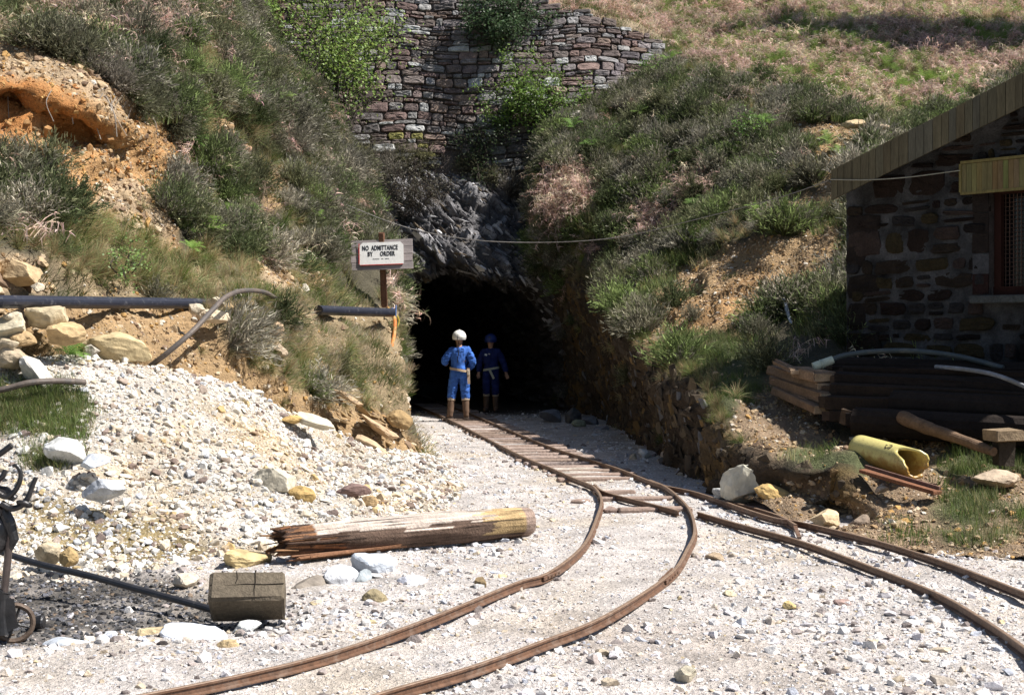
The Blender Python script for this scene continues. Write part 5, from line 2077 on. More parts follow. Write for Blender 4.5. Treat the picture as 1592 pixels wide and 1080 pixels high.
y_small = stone_set('gravel', YARD, 85000, .010, .045, fgd * low * no_coal * (1 - .45 * path), YPAL, 1.9)
y_mid = stone_set('gravel', YARD, 9000, .04, .13, fgd * low ** 2 * no_coal * (1 - .85 * path), YPAL, 2.4)
y_dark = stone_set('gravel', YARD, 5500, .015, .07, holb * (YARD.P[..., 1] < 12), KPAL, 1.8)
r_mid = split_big('loose_stone', y_mid, 'stone', 110, 'angular pale stone lying loose on the gravel of the yard', 'stone', 'loose stones scattered over the yard', None)
r = cat_res(y_small[:5], r_mid, y_dark[:5])
gn_scatter('gravel', *r, LIBC['stone'])
hw = lambda p: fbm(p * .9 + 3, 3) * 1.2
h_small = stone_set('rubble', HEAP, 48000, .013, .06, None, HPAL, 1.6, warm=hw)
h_mid = stone_set('rubble', HEAP, 4300, .055, .16, np.clip(1 + 1.5 * fbm(HEAP.P * .8 + 2, 3), .1, 3), HPAL, 2.3, warm=hw, sink=.2)
r_mid = split_big('rubble_stone', h_mid, 'stone', 170, 'angular cream or tan stone lying loose on the spoil heap', 'stone', 'loose stones of the spoil heap', None)
r = cat_res(h_small[:5], r_mid)
gn_scatter('rubble', *r, LIBC['stone'])

# soil rubble on both hills
def zmask(S, *names, soft=0.0):
    m = np.zeros(S.z.shape)
    for k in names:
        m += (S.z == k)
    return np.clip(m + soft, 0, 1)


lt = stone_set('s', LEFT, 24000, .015, .12, zmask(LEFT, 'rubble') * 2.2 + zmask(LEFT, 'tan', 'scar') * 1.2 + zmask(LEFT, 'straw') * .45, TPAL, 2.0, clear=False)
rt = stone_set('s', RIGHT, 23000, .015, .11, zmask(RIGHT, 'tan', 'scar', 'earth') + zmask(RIGHT, 'rubble') * 1.2 + zmask(RIGHT, 'green') * .08, TPAL, 2.0, clear=False)
ot = stone_set('s', LEFT, 2600, .02, .10, zmask(LEFT, 'orange', 'scar'), [(.42, .20, .07, 3), (.50, .30, .12, 2), (.36, .16, .06, 1)], 2.0, clear=False)
rt2 = stone_set('s', RIGHT, 1300, .10, .32, zmask(RIGHT, 'rock', 'ochre'), [(.06, .045, .03, 3), (.09, .07, .05, 2), (.13, .085, .04, 1)], 2.0, clear=False, sink=.4)
lt2 = stone_set('s', LEFT, 260, .10, .24, zmask(LEFT, 'rubble') + zmask(LEFT, 'tan') * .25, TPAL, 2.0, clear=False, sink=.25)
r1 = split_big('hillside_stone', lt2, 'stone', 45, 'flat tan stone showing in the eroded soil of the left bank', 'stone', 'stones in the left bank')
# shards of slate on the rock round the tunnel mouth, lying along its bedding
def shards(S, n, dens, lo, hi, pal, ang=-38, flat=.28, out=.35):
    p, nn, i, j = sample(S, n, dens)
    a = np.radians(ang + RNG.normal(size=n) * 13)
    x = np.stack([np.cos(a), RNG.normal(size=n) * .25, np.sin(a)], 1)
    x /= np.linalg.norm(x, axis=1)[:, None]
    zz = np.cross(x, np.array([0, 1.0, 0])) * -1 + np.array([0, -out, 0]) + rnd3(n) * .3
    zz[zz[:, 2] < 0] *= -1
    zz -= x * (zz * x).sum(1)[:, None]
    zz /= np.linalg.norm(zz, axis=1)[:, None]
    y = np.cross(zz, x)
    R = np.stack([np.arctan2(y[:, 2], zz[:, 2]), -np.arcsin(np.clip(x[:, 2], -1, 1)), np.arctan2(x[:, 1], x[:, 0])], 1)
    sc = scale_law(n, lo, hi, 1.8)
    s3 = sc[:, None] * np.stack([RNG.uniform(1, 1.7, n), RNG.uniform(.6, 1, n), RNG.uniform(.6, 1.4, n) * flat], 1)
    return p - nn * (sc * .06)[:, None], R, s3, RNG.integers(0, 10, n), pick_cols(pal, n, .3), sc


pm = ((PORTAL.P[..., 1] < 31.7) & (PORTAL.P[..., 2] > 1.9)).astype(float)
pm[:PORTAL.P.shape[0] - int(PORTAL.P.shape[0] * .42)] *= .0
z1_ = shards(PORTAL, 5200, pm, .10, .42, [(.10, .095, .10, 5), (.16, .155, .165, 3), (.34, .33, .34, 3), (.60, .59, .60, 1.7), (.14, .11, .08, 1.2)])  # brightest shard colours stand in for sun glints
z2_ = shards(RIGHT, 2600, zmask(RIGHT, 'rock', 'ochre') * (RIGHT.P[..., 1] > 14), .08, .34, [(.06, .048, .036, 4), (.10, .078, .05, 2), (.16, .105, .045, 1.2), (.12, .12, .125, .8)], ang=-75, flat=.4)
nm_ = ((LEFT.px > 500) & (LEFT.py > 590) & (LEFT.z == 'tan')).astype(float)
z3_ = shards(LEFT, 420, nm_, .10, .36, [(.36, .25, .13, 3), (.42, .32, .20, 2), (.28, .17, .08, 2)], ang=-32, flat=.3)
gn_scatter('slate_shards', *cat_res(z1_, z2_, z3_), LIBC['stone'])
gn_scatter('scree', *cat_res(lt[:5], ot[:5], r1, rt[:5], rt2[:5]), LIBC['stone'])

# ---------------------------------------------------------------- vegetation cover
def plants(S, n, tname, dens, lo, hi, pal, tiltz=.5, jit=.15, var=.25, sink=.0, cell=None):
    s = sample(S, n, dens, 160)
    p, nn, i, j = s
    sc = RNG.uniform(lo, hi, n)
    ok = nogo(p, {'heather': .2, 'tuft': .2}.get(tname, .05))
    p, nn, sc = p[ok], nn[ok], sc[ok]
    n = len(p)
    rot = rot_from(nn, tiltz, RNG.uniform(0, 6.28, n), jit)
    s3 = sc[:, None] * RNG.uniform(.85, 1.15, (n, 3))
    icol = pick_cols(pal, n, var) * (1 + .5 * fbm(p * .7 + 11, 3))[:, None]
    return p - nn * sink, rot, s3, RNG.integers(0, len(T[tname]), n), icol, sc


HEP = [(.135, .14, .075, 3.4), (.17, .16, .115, 3), (.22, .205, .165, 2.0), (.09, .11, .05, 2.4), (.31, .28, .22, 1.0), (.14, .18, .065, 1.6)]
GRP = [(.24, .22, .11, 3), (.36, .31, .20, 3.5), (.15, .18, .06, 2.2), (.44, .38, .27, 2)]
STP = [(.42, .35, .24, 4), (.52, .45, .33, 3), (.28, .26, .14, 2), (.15, .20, .06, 1.6)]
BRP = [(.54, .38, .32, 4), (.64, .48, .41, 2.5), (.40, .27, .20, 1.5), (.62, .53, .38, 1.8)]
GNP = [(.115, .155, .045, 4), (.16, .19, .075, 3), (.09, .12, .04, 2), (.26, .24, .13, 2)]

clumpL = np.clip(.75 + 2.8 * fbm(LEFT.P * .9 + 60, 3), .05, 2)
clumpR = np.clip(.75 + 2.8 * fbm(RIGHT.P * .9 + 60, 3), .05, 2)
frontL = (LEFT.n[..., 1] < .35)
hL = (zmask(LEFT, 'heather') * clumpL + zmask(LEFT, 'bracken') * .25 + zmask(LEFT, 'straw') * .06) * frontL
hR = (zmask(RIGHT, 'heather') * clumpR + zmask(RIGHT, 'tan', 'scar') * .015 + zmask(RIGHT, 'rock', 'ochre') * .012) * (RIGHT.P[..., 1] < 40)
H1 = plants(LEFT, 1950, 'heather', hL, .5, 1.45, HEP, .55)
hR = hR * np.where(RIGHT.P[..., 1] < 16.5, .15, 1) * np.where((RIGHT.n[..., 0] < -.68) & (RIGHT.P[..., 1] < 29), .25, 1)
H2 = plants(RIGHT, 3000, 'heather', hR, .5, 1.5, HEP, .55)
both = cat_res(H1, H2)
szs = np.concatenate([H1[5] / H1[0][:, 1], H2[5] / H2[0][:, 1]])
px, py = proj(both[0])
szs = szs * ((px > 0) & (px < 1592) & (py > 0) & (py < 700))
o_ = np.argsort(-szs)
bl = [k for k in o_[:240] if both[0][k, 0] < -1.2]
br = [k for k in o_[:240] if both[0][k, 0] >= -1.2]
for ids, lab, gr in ((bl, 'low grey-brown heather bush growing on the left hillside', 'heather bushes on the left hillside'), (br, 'low dark heather bush growing on the right hillside', 'heather bushes on the right hillside')):
    individuals('heather_bush', 'heather', both[0][ids], both[1][ids], both[2][ids] * 1.15, both[3][ids], both[4][ids], lab, 'heather', gr)
rest = o_[240:]
gn_scatter('heather_undergrowth', *[b[rest] for b in both], LIBC['heather'])

gL = (zmask(LEFT, 'straw') * np.where(LEFT.px > 330, .75, 2.6) + zmask(LEFT, 'heather') * np.clip(1.3 - clumpL, .15, 1) + zmask(LEFT, 'bracken') * .5 + zmask(LEFT, 'rubble') * .06 + zmask(LEFT, 'tan') * .03) * frontL
gR = zmask(RIGHT, 'heather') * np.clip(1.2 - clumpR, .1, 1) + zmask(RIGHT, 'field') * .4 + zmask(RIGHT, 'green') * .35 + zmask(RIGHT, 'tan') * .04 + zmask(RIGHT, 'rock', 'ochre') * .03 + zmask(RIGHT, 'dark') * .2
gR = gR * np.where(RIGHT.P[..., 1] < 17, .12, 1)
hR = hR
g1 = plants(LEFT, 4600, 'tuft', gL, .32, .74, STP, .3)
strawy = (LEFT.z == 'straw')
g2 = plants(RIGHT, 3800, 'tuft', gR, .3, .75, GRP, .5)
nb = 130
def edge(S, *names):
    m = blur(zmask(S, *names)[..., None], 5)[..., 0]
    return ((m > .12) & (m < .88)).astype(float)


eL = edge(LEFT, 'tan') * (LEFT.py > 440)
eR = edge(RIGHT, 'rock', 'ochre', 'dark') * (RIGHT.P[..., 1] < 27)
g3 = plants(LEFT, 260, 'tuft', eL, .3, .6, STP, .1, .3)
g4 = plants(RIGHT, 480, 'tuft', eR, .25, .5, [(.30, .25, .17, 3), (.20, .16, .11, 3), (.17, .19, .08, 2)], .1, .4)
g5 = plants(LEFT, 1100, 'turf', zmask(LEFT, 'straw') * (LEFT.px > 320), .6, 1.2, STP, .3)
sz = g1[5] / g1[0][:, 1]
px, py = proj(g1[0])
sz = sz * ((px > 0) & (px < 700) & (py > 300) & (py < 700))
o_ = np.argsort(-sz)
individuals('grass_tussock', 'tuft', g1[0][o_[:nb]], g1[1][o_[:nb]], g1[2][o_[:nb]] * 1.15, g1[3][o_[:nb]], g1[4][o_[:nb]], 'drooping straw-coloured grass tussock on the left bank', 'grass tussock', 'grass tussocks on the left bank')
ra = [b[o_[nb:]] for b in g1[:5]]
gn_scatter('grass', *cat_res(ra, g2, g3, g4), LIBC['tuft'])
t1 = plants(RIGHT, 8000, 'turf', zmask(RIGHT, 'green') + zmask(RIGHT, 'field') * .6 + zmask(RIGHT, 'tan', 'earth') * .02, .6, 1.3, GNP, .3)
t2 = plants(LEFT, 900, 'turf', zmask(LEFT, 'straw') * .5 + zmask(LEFT, 'bracken') * .5, .7, 1.4, GNP, .3)
t3 = plants(HEAP, 260, 'turf', inpoly(HEAP.px, HEAP.py, [(-60, 600), (70, 600), (120, 625), (110, 690), (60, 665), (0, 670), (-60, 680)]).astype(float) + inpoly(HEAP.px, HEAP.py, [(55, 705), (90, 705), (90, 728), (55, 728)]), .6, 1.2, GNP, .3)
t4 = plants(BACK, 1400, 'turf', (BACK.P[..., 2] > 0).astype(float), 1.2, 2.4, GNP, .3)
t6 = plants(RIGHT, 3200, 'turf', zmask(RIGHT, 'heather') * np.clip(fbm(RIGHT.P * .6 + 90, 3) * 4, 0, 1) * (RIGHT.n[..., 0] > -.68), 1.2, 2.2, GNP, .3)
t7 = plants(LEFT, 900, 'turf', zmask(LEFT, 'heather') * np.clip(fbm(LEFT.P * .6 + 90, 3) * 4, 0, 1) * frontL, 1.2, 2.2, GNP, .3)
gn_scatter('turf', *cat_res(t6, t7, g5, t1, t2, t3, t4), LIBC['turf'])
b1 = plants(LEFT, 700, 'bracken', zmask(LEFT, 'bracken') * 1.0 + zmask(LEFT, 'heather') * .09, .6, 1.2, BRP, .4)
fR = zmask(RIGHT, 'field') * np.clip(.8 + 1.2 * fbm(RIGHT.P * .5 + 3, 3), .2, 2)
b2 = plants(RIGHT, 4200, 'bracken', fR, .6, 1.25, BRP, .4)
b3 = plants(RIGHT, 420, 'bracken', zmask(RIGHT, 'bracken') + zmask(RIGHT, 'heather') * .03, .6, 1.1, BRP, .4)
b4 = plants(BACK, 900, 'bracken', (BACK.P[..., 2] > 0).astype(float), .6, 1.2, BRP, .4)
gn_scatter('dead_bracken', *cat_res(b1, b2, b3, b4), LIBC['bracken'])
s1 = plants(RIGHT, 5200, 'shoot', zmask(RIGHT, 'field') * np.clip(.4 + 1.6 * fbm(RIGHT.P * .6 + 33, 3), .05, 2) + zmask(RIGHT, 'heather') * .02, .45, 1.0, [(.20, .27, .07, 1), (.16, .24, .06, 1)], .9)
gn_scatter('bracken_shoots', *s1[:5], LIBC['shoot'])


def on_surface(S, px, py):
    """surface point that shows nearest to a pixel of the photograph (the one closest to the camera)."""
    d = np.hypot(S.px - px, S.py - py) + (S.P[..., 1] < 3) * 99
    m = d < max(8, d.min() + 3)
    Yd = np.where(m, S.P[..., 1], 99)
    k = np.unravel_index(np.argmin(Yd), d.shape)
    return S.P[k], S.n[k]


def place(S, px, py, base_z=0.0):
    p, n = on_surface(S, px, py)
    Yd = p[1]
    q = W(px, py, Yd)
    return q, n


# heather hanging over the lip of the orange scar
lipp = [(150, 112), (180, 132), (205, 148), (232, 158), (255, 176), (128, 98), (98, 86), (70, 74), (168, 120), (218, 165), (268, 196), (244, 150)]
for (x_, y_) in lipp:
    p_, n_ = on_surface(LEFT, x_, y_)
    individuals('heather_bush', 'heather', [p_ + n_ * .02], rot_from(np.array([n_]), .2, np.array([x_ * 1.0])), [1.25 + .3 * math.sin(x_)], [x_ % 4], [(.12, .12, .075) if x_ % 3 else (.19, .17, .14)],
                'dark heather bush overhanging the orange soil scar', 'heather', 'heather along the lip of the orange scar')
for (x_, y_) in ((548, 250), (575, 246), (600, 250), (625, 248), (655, 252), (690, 250), (715, 256), (560, 275), (735, 262), (610, 268), (765, 280), (800, 300), (830, 305)):
    p_, n_ = on_surface(PORTAL, x_, y_)
    individuals('heather_bush', 'heather', [p_], rot_from(np.array([n_]), .3, np.array([x_ * 1.0])), [1.3 + .4 * math.sin(x_)], [x_ % 4], [(.13, .125, .075) if x_ % 2 else (.16, .145, .12)],
                'heather bush rooted on the rock ledge between the stone wall and the tunnel', 'heather', 'heather on the ledge under the stone wall')
lump_p = [(30, 215), (60, 235), (95, 232), (140, 225), (165, 215), (15, 190), (75, 205), (190, 212), (120, 250), (48, 190), (205, 225), (150, 190)]
for (x_, y_) in lump_p:
    p_, n_ = on_surface(LEFT, x_, y_)
    individuals('clod', 'lump', [p_], [(x_ * .1, y_ * .2, x_ * 1.0)], [.07 + .08 * abs(math.sin(x_ * 1.7))], [x_ % 6], [(.34, .19, .08)], 'crumbly lump of orange soil lying in the scar', 'clod', 'lumps of orange soil in the scar')

# ferns, one by one
rr = random.Random(8)
ferns = [(LEFT, 325, 372, .55), (LEFT, 349, 338, .35), (LEFT, 297, 398, .25), (LEFT, 300, 232, .35), (LEFT, 385, 330, .22), (LEFT, 487, 345, .25), (LEFT, 440, 160, .3), (LEFT, 97, 557, .42), (LEFT, 470, 320, .25), (LEFT, 355, 270, .25),
         (RIGHT, 1190, 200, .55), (RIGHT, 1150, 240, .4), (RIGHT, 1165, 215, .4), (RIGHT, 1292, 228, .45), (RIGHT, 1300, 248, .4), (RIGHT, 1045, 100, .5), (RIGHT, 1015, 95, .6), (RIGHT, 1180, 335, .35), (RIGHT, 1105, 375, .3), (RIGHT, 890, 205, .5),
         (RIGHT, 1060, 245, .3), (RIGHT, 1120, 215, .25), (RIGHT, 1080, 320, .25), (RIGHT, 1225, 455, .2), (RIGHT, 920, 235, .4), (RIGHT, 1000, 180, .35)]
for S, x, y, s in ferns:
    q, n = place(S, x, y)
    q = q + n * .10 + np.array([0, -.10, 0])
    where = 'left bank above the black pipe' if S is LEFT else 'right hillside among the heather'
    individuals('fern', 'fern', [q], rot_from(np.array([n]), .55, np.array([rr.uniform(0, 6)])), [s * 1.5], [rr.randrange(3)], [[(.20, .32, .07), (.15, .26, .06), (.24, .34, .09)][rr.randrange(3)]], 'bright green fern growing on the ' + where, 'fern', 'ferns on the ' + where.split(' above')[0].split(' among')[0])

# ---------------------------------------------------------------- leafy shrubs with real branches
M['bark'] = mat_plain('dark_bark', (.055, .042, .035), rough=.9, var=.4, ns=20, bs=.5)


def shrub(name, base_p, targets, leafn, lsize, lcol, label, cat, group=None, spread=.5, stem_r=.022, twigs=60, seed=0, droop=.0, clump=.16, curve=.3):
    rg = np.random.default_rng(seed)
    base_p = np.array(base_p, float)
    th_ = empty(name, base_p, label, cat, group)
    mb = MB()
    tips = []
    for t in targets:
        t = np.array(t[:3], float)
        b0 = base_p + rg.normal(size=3) * [.08, .05, 0]
        mid = (b0 + t) / 2 + rg.normal(size=3) * curve * .3
        pts = cr([b0, mid, t], 8)
        mb.tube(pts, [stem_r * (1 - .8 * i / len(pts)) for i in range(len(pts))], 6, cap=False, wob=.1)
        for k in range(max(3, twigs // len(targets))):
            f = rg.uniform(.3, 1.0)
            i = min(len(pts) - 2, int(f * (len(pts) - 1)))
            p = pts[i]
            d = (pts[i + 1] - pts[i])
            d /= np.linalg.norm(d)
            d = d * .8 + rg.normal(size=3) * .75 + np.array([0, 0, .25])
            d /= np.linalg.norm(d)
            L = spread * rg.uniform(.4, 1.1)
            e = p + d * L
            e[2] -= droop * L
            m2 = (p + e) / 2 + rg.normal(size=3) * .04
            q = cr([p, m2, e], 3)
            mb.tube(q, [stem_r * .32 * (1 - .75 * j / len(q)) for j in range(len(q))], 4, cap=False)
            tips.append((p + (e - p) * .45, e))
            for k2 in range(2):
                e2 = m2 + (rg.normal(size=3) * .6 + d * .6) * L * .5
                mb.tube([m2, e2], [stem_r * .16, stem_r * .06], 3, cap=False)
                tips.append((m2, e2))
    me = mb.mesh('branches', M['bark'])
    me.transform(Matrix.Translation(-th_.location))
    link('branches', me, th_)
    if leafn:
        tp = np.array([t for t in tips])
        k = rg.integers(0, len(tp), leafn)
        f = rg.uniform(0, 1.08, (leafn, 1))
        c = tp[k, 0] * (1 - f) + tp[k, 1] * f + rg.normal(size=(leafn, 3)) * clump * .45
        nrm = rg.normal(size=(leafn, 3)) + np.array([0, -.3, 1.0])
        nrm /= np.linalg.norm(nrm, axis=1)[:, None]
        x = np.cross(nrm, rg.normal(size=(leafn, 3)))
        x /= np.linalg.norm(x, axis=1)[:, None]
        y = np.cross(nrm, x)
        s = (lsize * rg.uniform(.6, 1.3, leafn))[:, None]
        V = np.stack([c - x * s * .6, c - y * s * .38 + nrm * s * .08, c + x * s * .6, c + y * s * .38 + nrm * s * .08], 1)
        cc = np.array(lcol)[None] * rg.uniform(.65, 1.4, (leafn, 1)) * (1 + rg.uniform(-.1, .1, (leafn, 3)))
        me = mesh_np('leaves', V - np.array(th_.location), np.arange(leafn * 4).reshape(-1, 4), M['leafcol'], np.repeat(cc, 4, 0))
        link('leaves', me, th_)
    return th_


m_, t_, b_, o__ = nt('leaf_colour')
a_ = N(t_, 'ShaderNodeAttribute', attribute_name='col').outputs[0]
t_.links.new(a_, b_.inputs['Base Color'])
b_.inputs['Roughness'].default_value = .5
b_.inputs['Specular IOR Level'].default_value = .35
tr_n = t_.nodes.new('ShaderNodeBsdfTranslucent')
t_.links.new(a_, tr_n.inputs[0])
mx_ = t_.nodes.new('ShaderNodeMixShader')
mx_.inputs[0].default_value = .4
t_.links.new(b_.outputs[0], mx_.inputs[1])
t_.links.new(tr_n.outputs[0], mx_.inputs[2])
t_.links.new(mx_.outputs[0], o__.inputs[0])
M['leafcol'] = m_
GR = (.25, .35, .09)
shrub('birch_tree', W(522, 215, 27.8), [W(420, 20, 28.6), W(450, -40, 28.9), W(478, 30, 28.3), W(505, -60, 28.8), W(530, 10, 28.4), W(555, -40, 29.0), (W(590, 20, 28.8)), W(600, 60, 28.6), W(470, 80, 28.4), W(545, 70, 28.3)],
      8500, .055, GR, 'young leafy birch with many thin dark stems beside the dry-stone wall', 'tree', spread=.85, twigs=170, seed=1, clump=.3, stem_r=.03)
shrub('bare_bush', W(528, 240, 27.6), [W(475, 100, 27.6), W(495, 90, 27.8), W(525, 110, 28.4), W(560, 140, 28.6), W(585, 150, 28.8), W(540, 180, 28.6), W(515, 150, 28.1), W(470, 150, 28.0)],
      500, .04, (.08, .10, .04), 'dark leafless twiggy bush at the left foot of the stone wall', 'bush', spread=.6, twigs=160, seed=2, stem_r=.03)
shrub('leafy_bush', W(395, 60, 29.8), [W(380, 0, 29.6), W(400, -30, 29.8), W(425, 10, 29.9), W(410, 30, 29.5)], 2200, .06, (.16, .24, .05), 'bright green bush at the top edge left of the birch', 'bush', spread=.5, twigs=60, seed=3, clump=.2)
shrub('dark_bush', W(785, 60, 32.0), [W(740, 40, 31.6), W(760, -10, 31.8), W(790, -20, 31.5), W(825, -10, 31.8), W(850, 20, 31.9), W(725, 10, 31.7), W(800, 40, 31.4), W(765, 60, 31.5)],
      6000, .055, (.075, .12, .055), 'dark dense evergreen bush overhanging the top of the stone wall', 'bush', spread=.5, twigs=120, seed=4, clump=.2, droop=.15)
shrub('leafy_bush', W(820, 215, 31.4), [W(765, 130, 31.0), W(790, 95, 31.0), W(820, 85, 31.1), W(850, 95, 31.2), W(885, 125, 31.1), W(905, 155, 31.0), W(755, 160, 31.0), W(835, 140, 30.8), W(800, 150, 30.8), W(870, 160, 30.9)],
      5200, .052, (.16, .25, .055), 'bright green leafy bush hanging down the middle of the stone wall', 'bush', spread=.5, twigs=130, seed=5, clump=.18, droop=.2)
shrub('trailing_bush', W(745, 200, 31.3), [W(735, 245, 30.9), W(760, 260, 30.8), W(725, 215, 31.0), W(770, 225, 30.9), W(745, 275, 30.6), W(790, 215, 30.9)],
      1500, .045, (.07, .10, .045), 'dark trailing bush below the bright bush over the tunnel', 'bush', spread=.4, twigs=90, seed=6, droop=.3)
shrub('heather_shrub', W(640, 335, 29.7), [W(600, 290, 29.6), W(620, 265, 29.8), W(650, 255, 29.9), W(680, 265, 29.9), W(700, 285, 29.7), W(640, 290, 29.4), (W(670, 300, 29.4))],
      3200, .035, (.085, .075, .055), 'grey-brown twiggy shrub growing on the rock over the tunnel mouth', 'bush', spread=.36, twigs=170, seed=7, clump=.14, stem_r=.014)
shrub('leafy_sapling', W(205, 425, 15.0), [W(188, 395, 14.9), W(205, 385, 14.9), W(222, 395, 15.0), W(212, 415, 14.7), W(195, 440, 14.6)], 420, .030, (.20, .29, .09), 'small pale-leaved sapling in the grass above the black pipe', 'sapling', spread=.2, twigs=30, seed=8, clump=.07, stem_r=.008)
shrub('leafy_sapling', W(435, 165, 24.6), [W(425, 155, 24.5), W(440, 150, 24.5), W(452, 158, 24.5)], 110, .07, (.26, .32, .08), 'small yellow-green sapling on the left hillside below the birch', 'sapling', spread=.2, twigs=14, seed=9, clump=.08, stem_r=.008)
for (x, y, Yd, sd) in ((1165, 205, 25.9, 11), (945, 215, 29.3, 12), (1040, 180, 29.5, 13), (1010, 115, 31.5, 14)):
    shrub('leafy_sapling', W(x, y + 20, Yd), [W(x - 14, y - 10, Yd), W(x, y - 22, Yd - .1), W(x + 15, y - 8, Yd), W(x + 3, y, Yd - .2)], 420, .045, (.15, .24, .06),
          {11: 'small green sapling among ferns on the middle of the right hillside', 12: 'small green sapling at the left edge of the right hillside, level with the leafy bush', 13: 'small green sapling near the head of the right hillside', 14: 'small green sapling beside the right end of the stone wall'}[sd], 'sapling', spread=.3, twigs=30, seed=sd, clump=.12, stem_r=.01)
# tree beyond the right edge that shades the upper slope
shrub('shade_tree', (15.6, 31.5, 8.5), [(12.6, 31.6, 14.6), (14.2, 31.2, 15.4), (15.8, 30.6, 14.6), (17.5, 30.2, 14.2), (13.2, 32.6, 13.6), (10.4, 33.8, 15.0), (11.4, 33.4, 15.8), (12.2, 34.0, 16.6), (10.2, 34.4, 16.2), (15, 32.2, 14.2), (16.8, 31.6, 13.6), (19, 30.0, 13.4), (11.6, 32.6, 14.8)],
      26000, .16, (.06, .09, .03), 'tall leafy tree standing beyond the upper right corner', 'tree', spread=1.1, twigs=160, seed=15, clump=.5, stem_r=.12)
# roots and dead stalks hanging from the turf over the orange scar
mb = MB()
rg = random.Random(5)
for (x, y) in ((165, 150), (172, 148), (180, 150), (188, 152), (196, 158), (160, 145), (220, 170), (232, 178), (80, 140), (12, 150), (120, 145), (204, 168)):
    p, n = on_surface(LEFT, x, y)
    p = W(x, y, p[1] - .05)
    q = p + np.array([rg.uniform(-.05, .25), -.05, -rg.uniform(.25, .55)])
    mb.tube(cr([p, (p + q) / 2 + [rg.uniform(-.08, .08), -.05, .02], q], 4), [rg.uniform(.004, .007)] * 9, 5, cap=False, col=rg.choice([(.34, .30, .26), (.22, .18, .14)]))
tag(solo('hanging_roots', mb, M['vcol'], None, None), 'bare pale roots hanging from the turf over the orange scar', 'roots')

# ---------------------------------------------------------------- boulders, one by one
BS = [boulder_mesh(300 + i, .62, 3) for i in range(9)]
BF = [boulder_mesh(400 + i, .34, 3) for i in range(6)]
def boulder(px, py, Yd, w, col, label, flat=False, rot=None, k=None, asp=1.0, name='boulder', z=None):
    q = W(px, py, Yd) if z is None else G(px, py, z)
    ms = BF if flat else BS
    o = bpy.data.objects.new(name, ms[(rr.randrange(len(ms)) if k is None else k)])
    COL.objects.link(o)
    o.location = q
    o.scale = (w, w * .85, w * asp)
    o.rotation_euler = rot if rot else (rr.uniform(-.15, .15), rr.uniform(-.15, .15), rr.uniform(0, 6))
    k_ = .82 if max(col) > .56 else 1
    o['icol'] = [c * k_ for c in col]
    return tag(o, label, 'stone')
CR, TN, DK, WH, GY, OC = (.58, .50, .38), (.44, .31, .17), (.15, .10, .09), (.66, .66, .64), (.42, .43, .46), (.50, .34, .14)
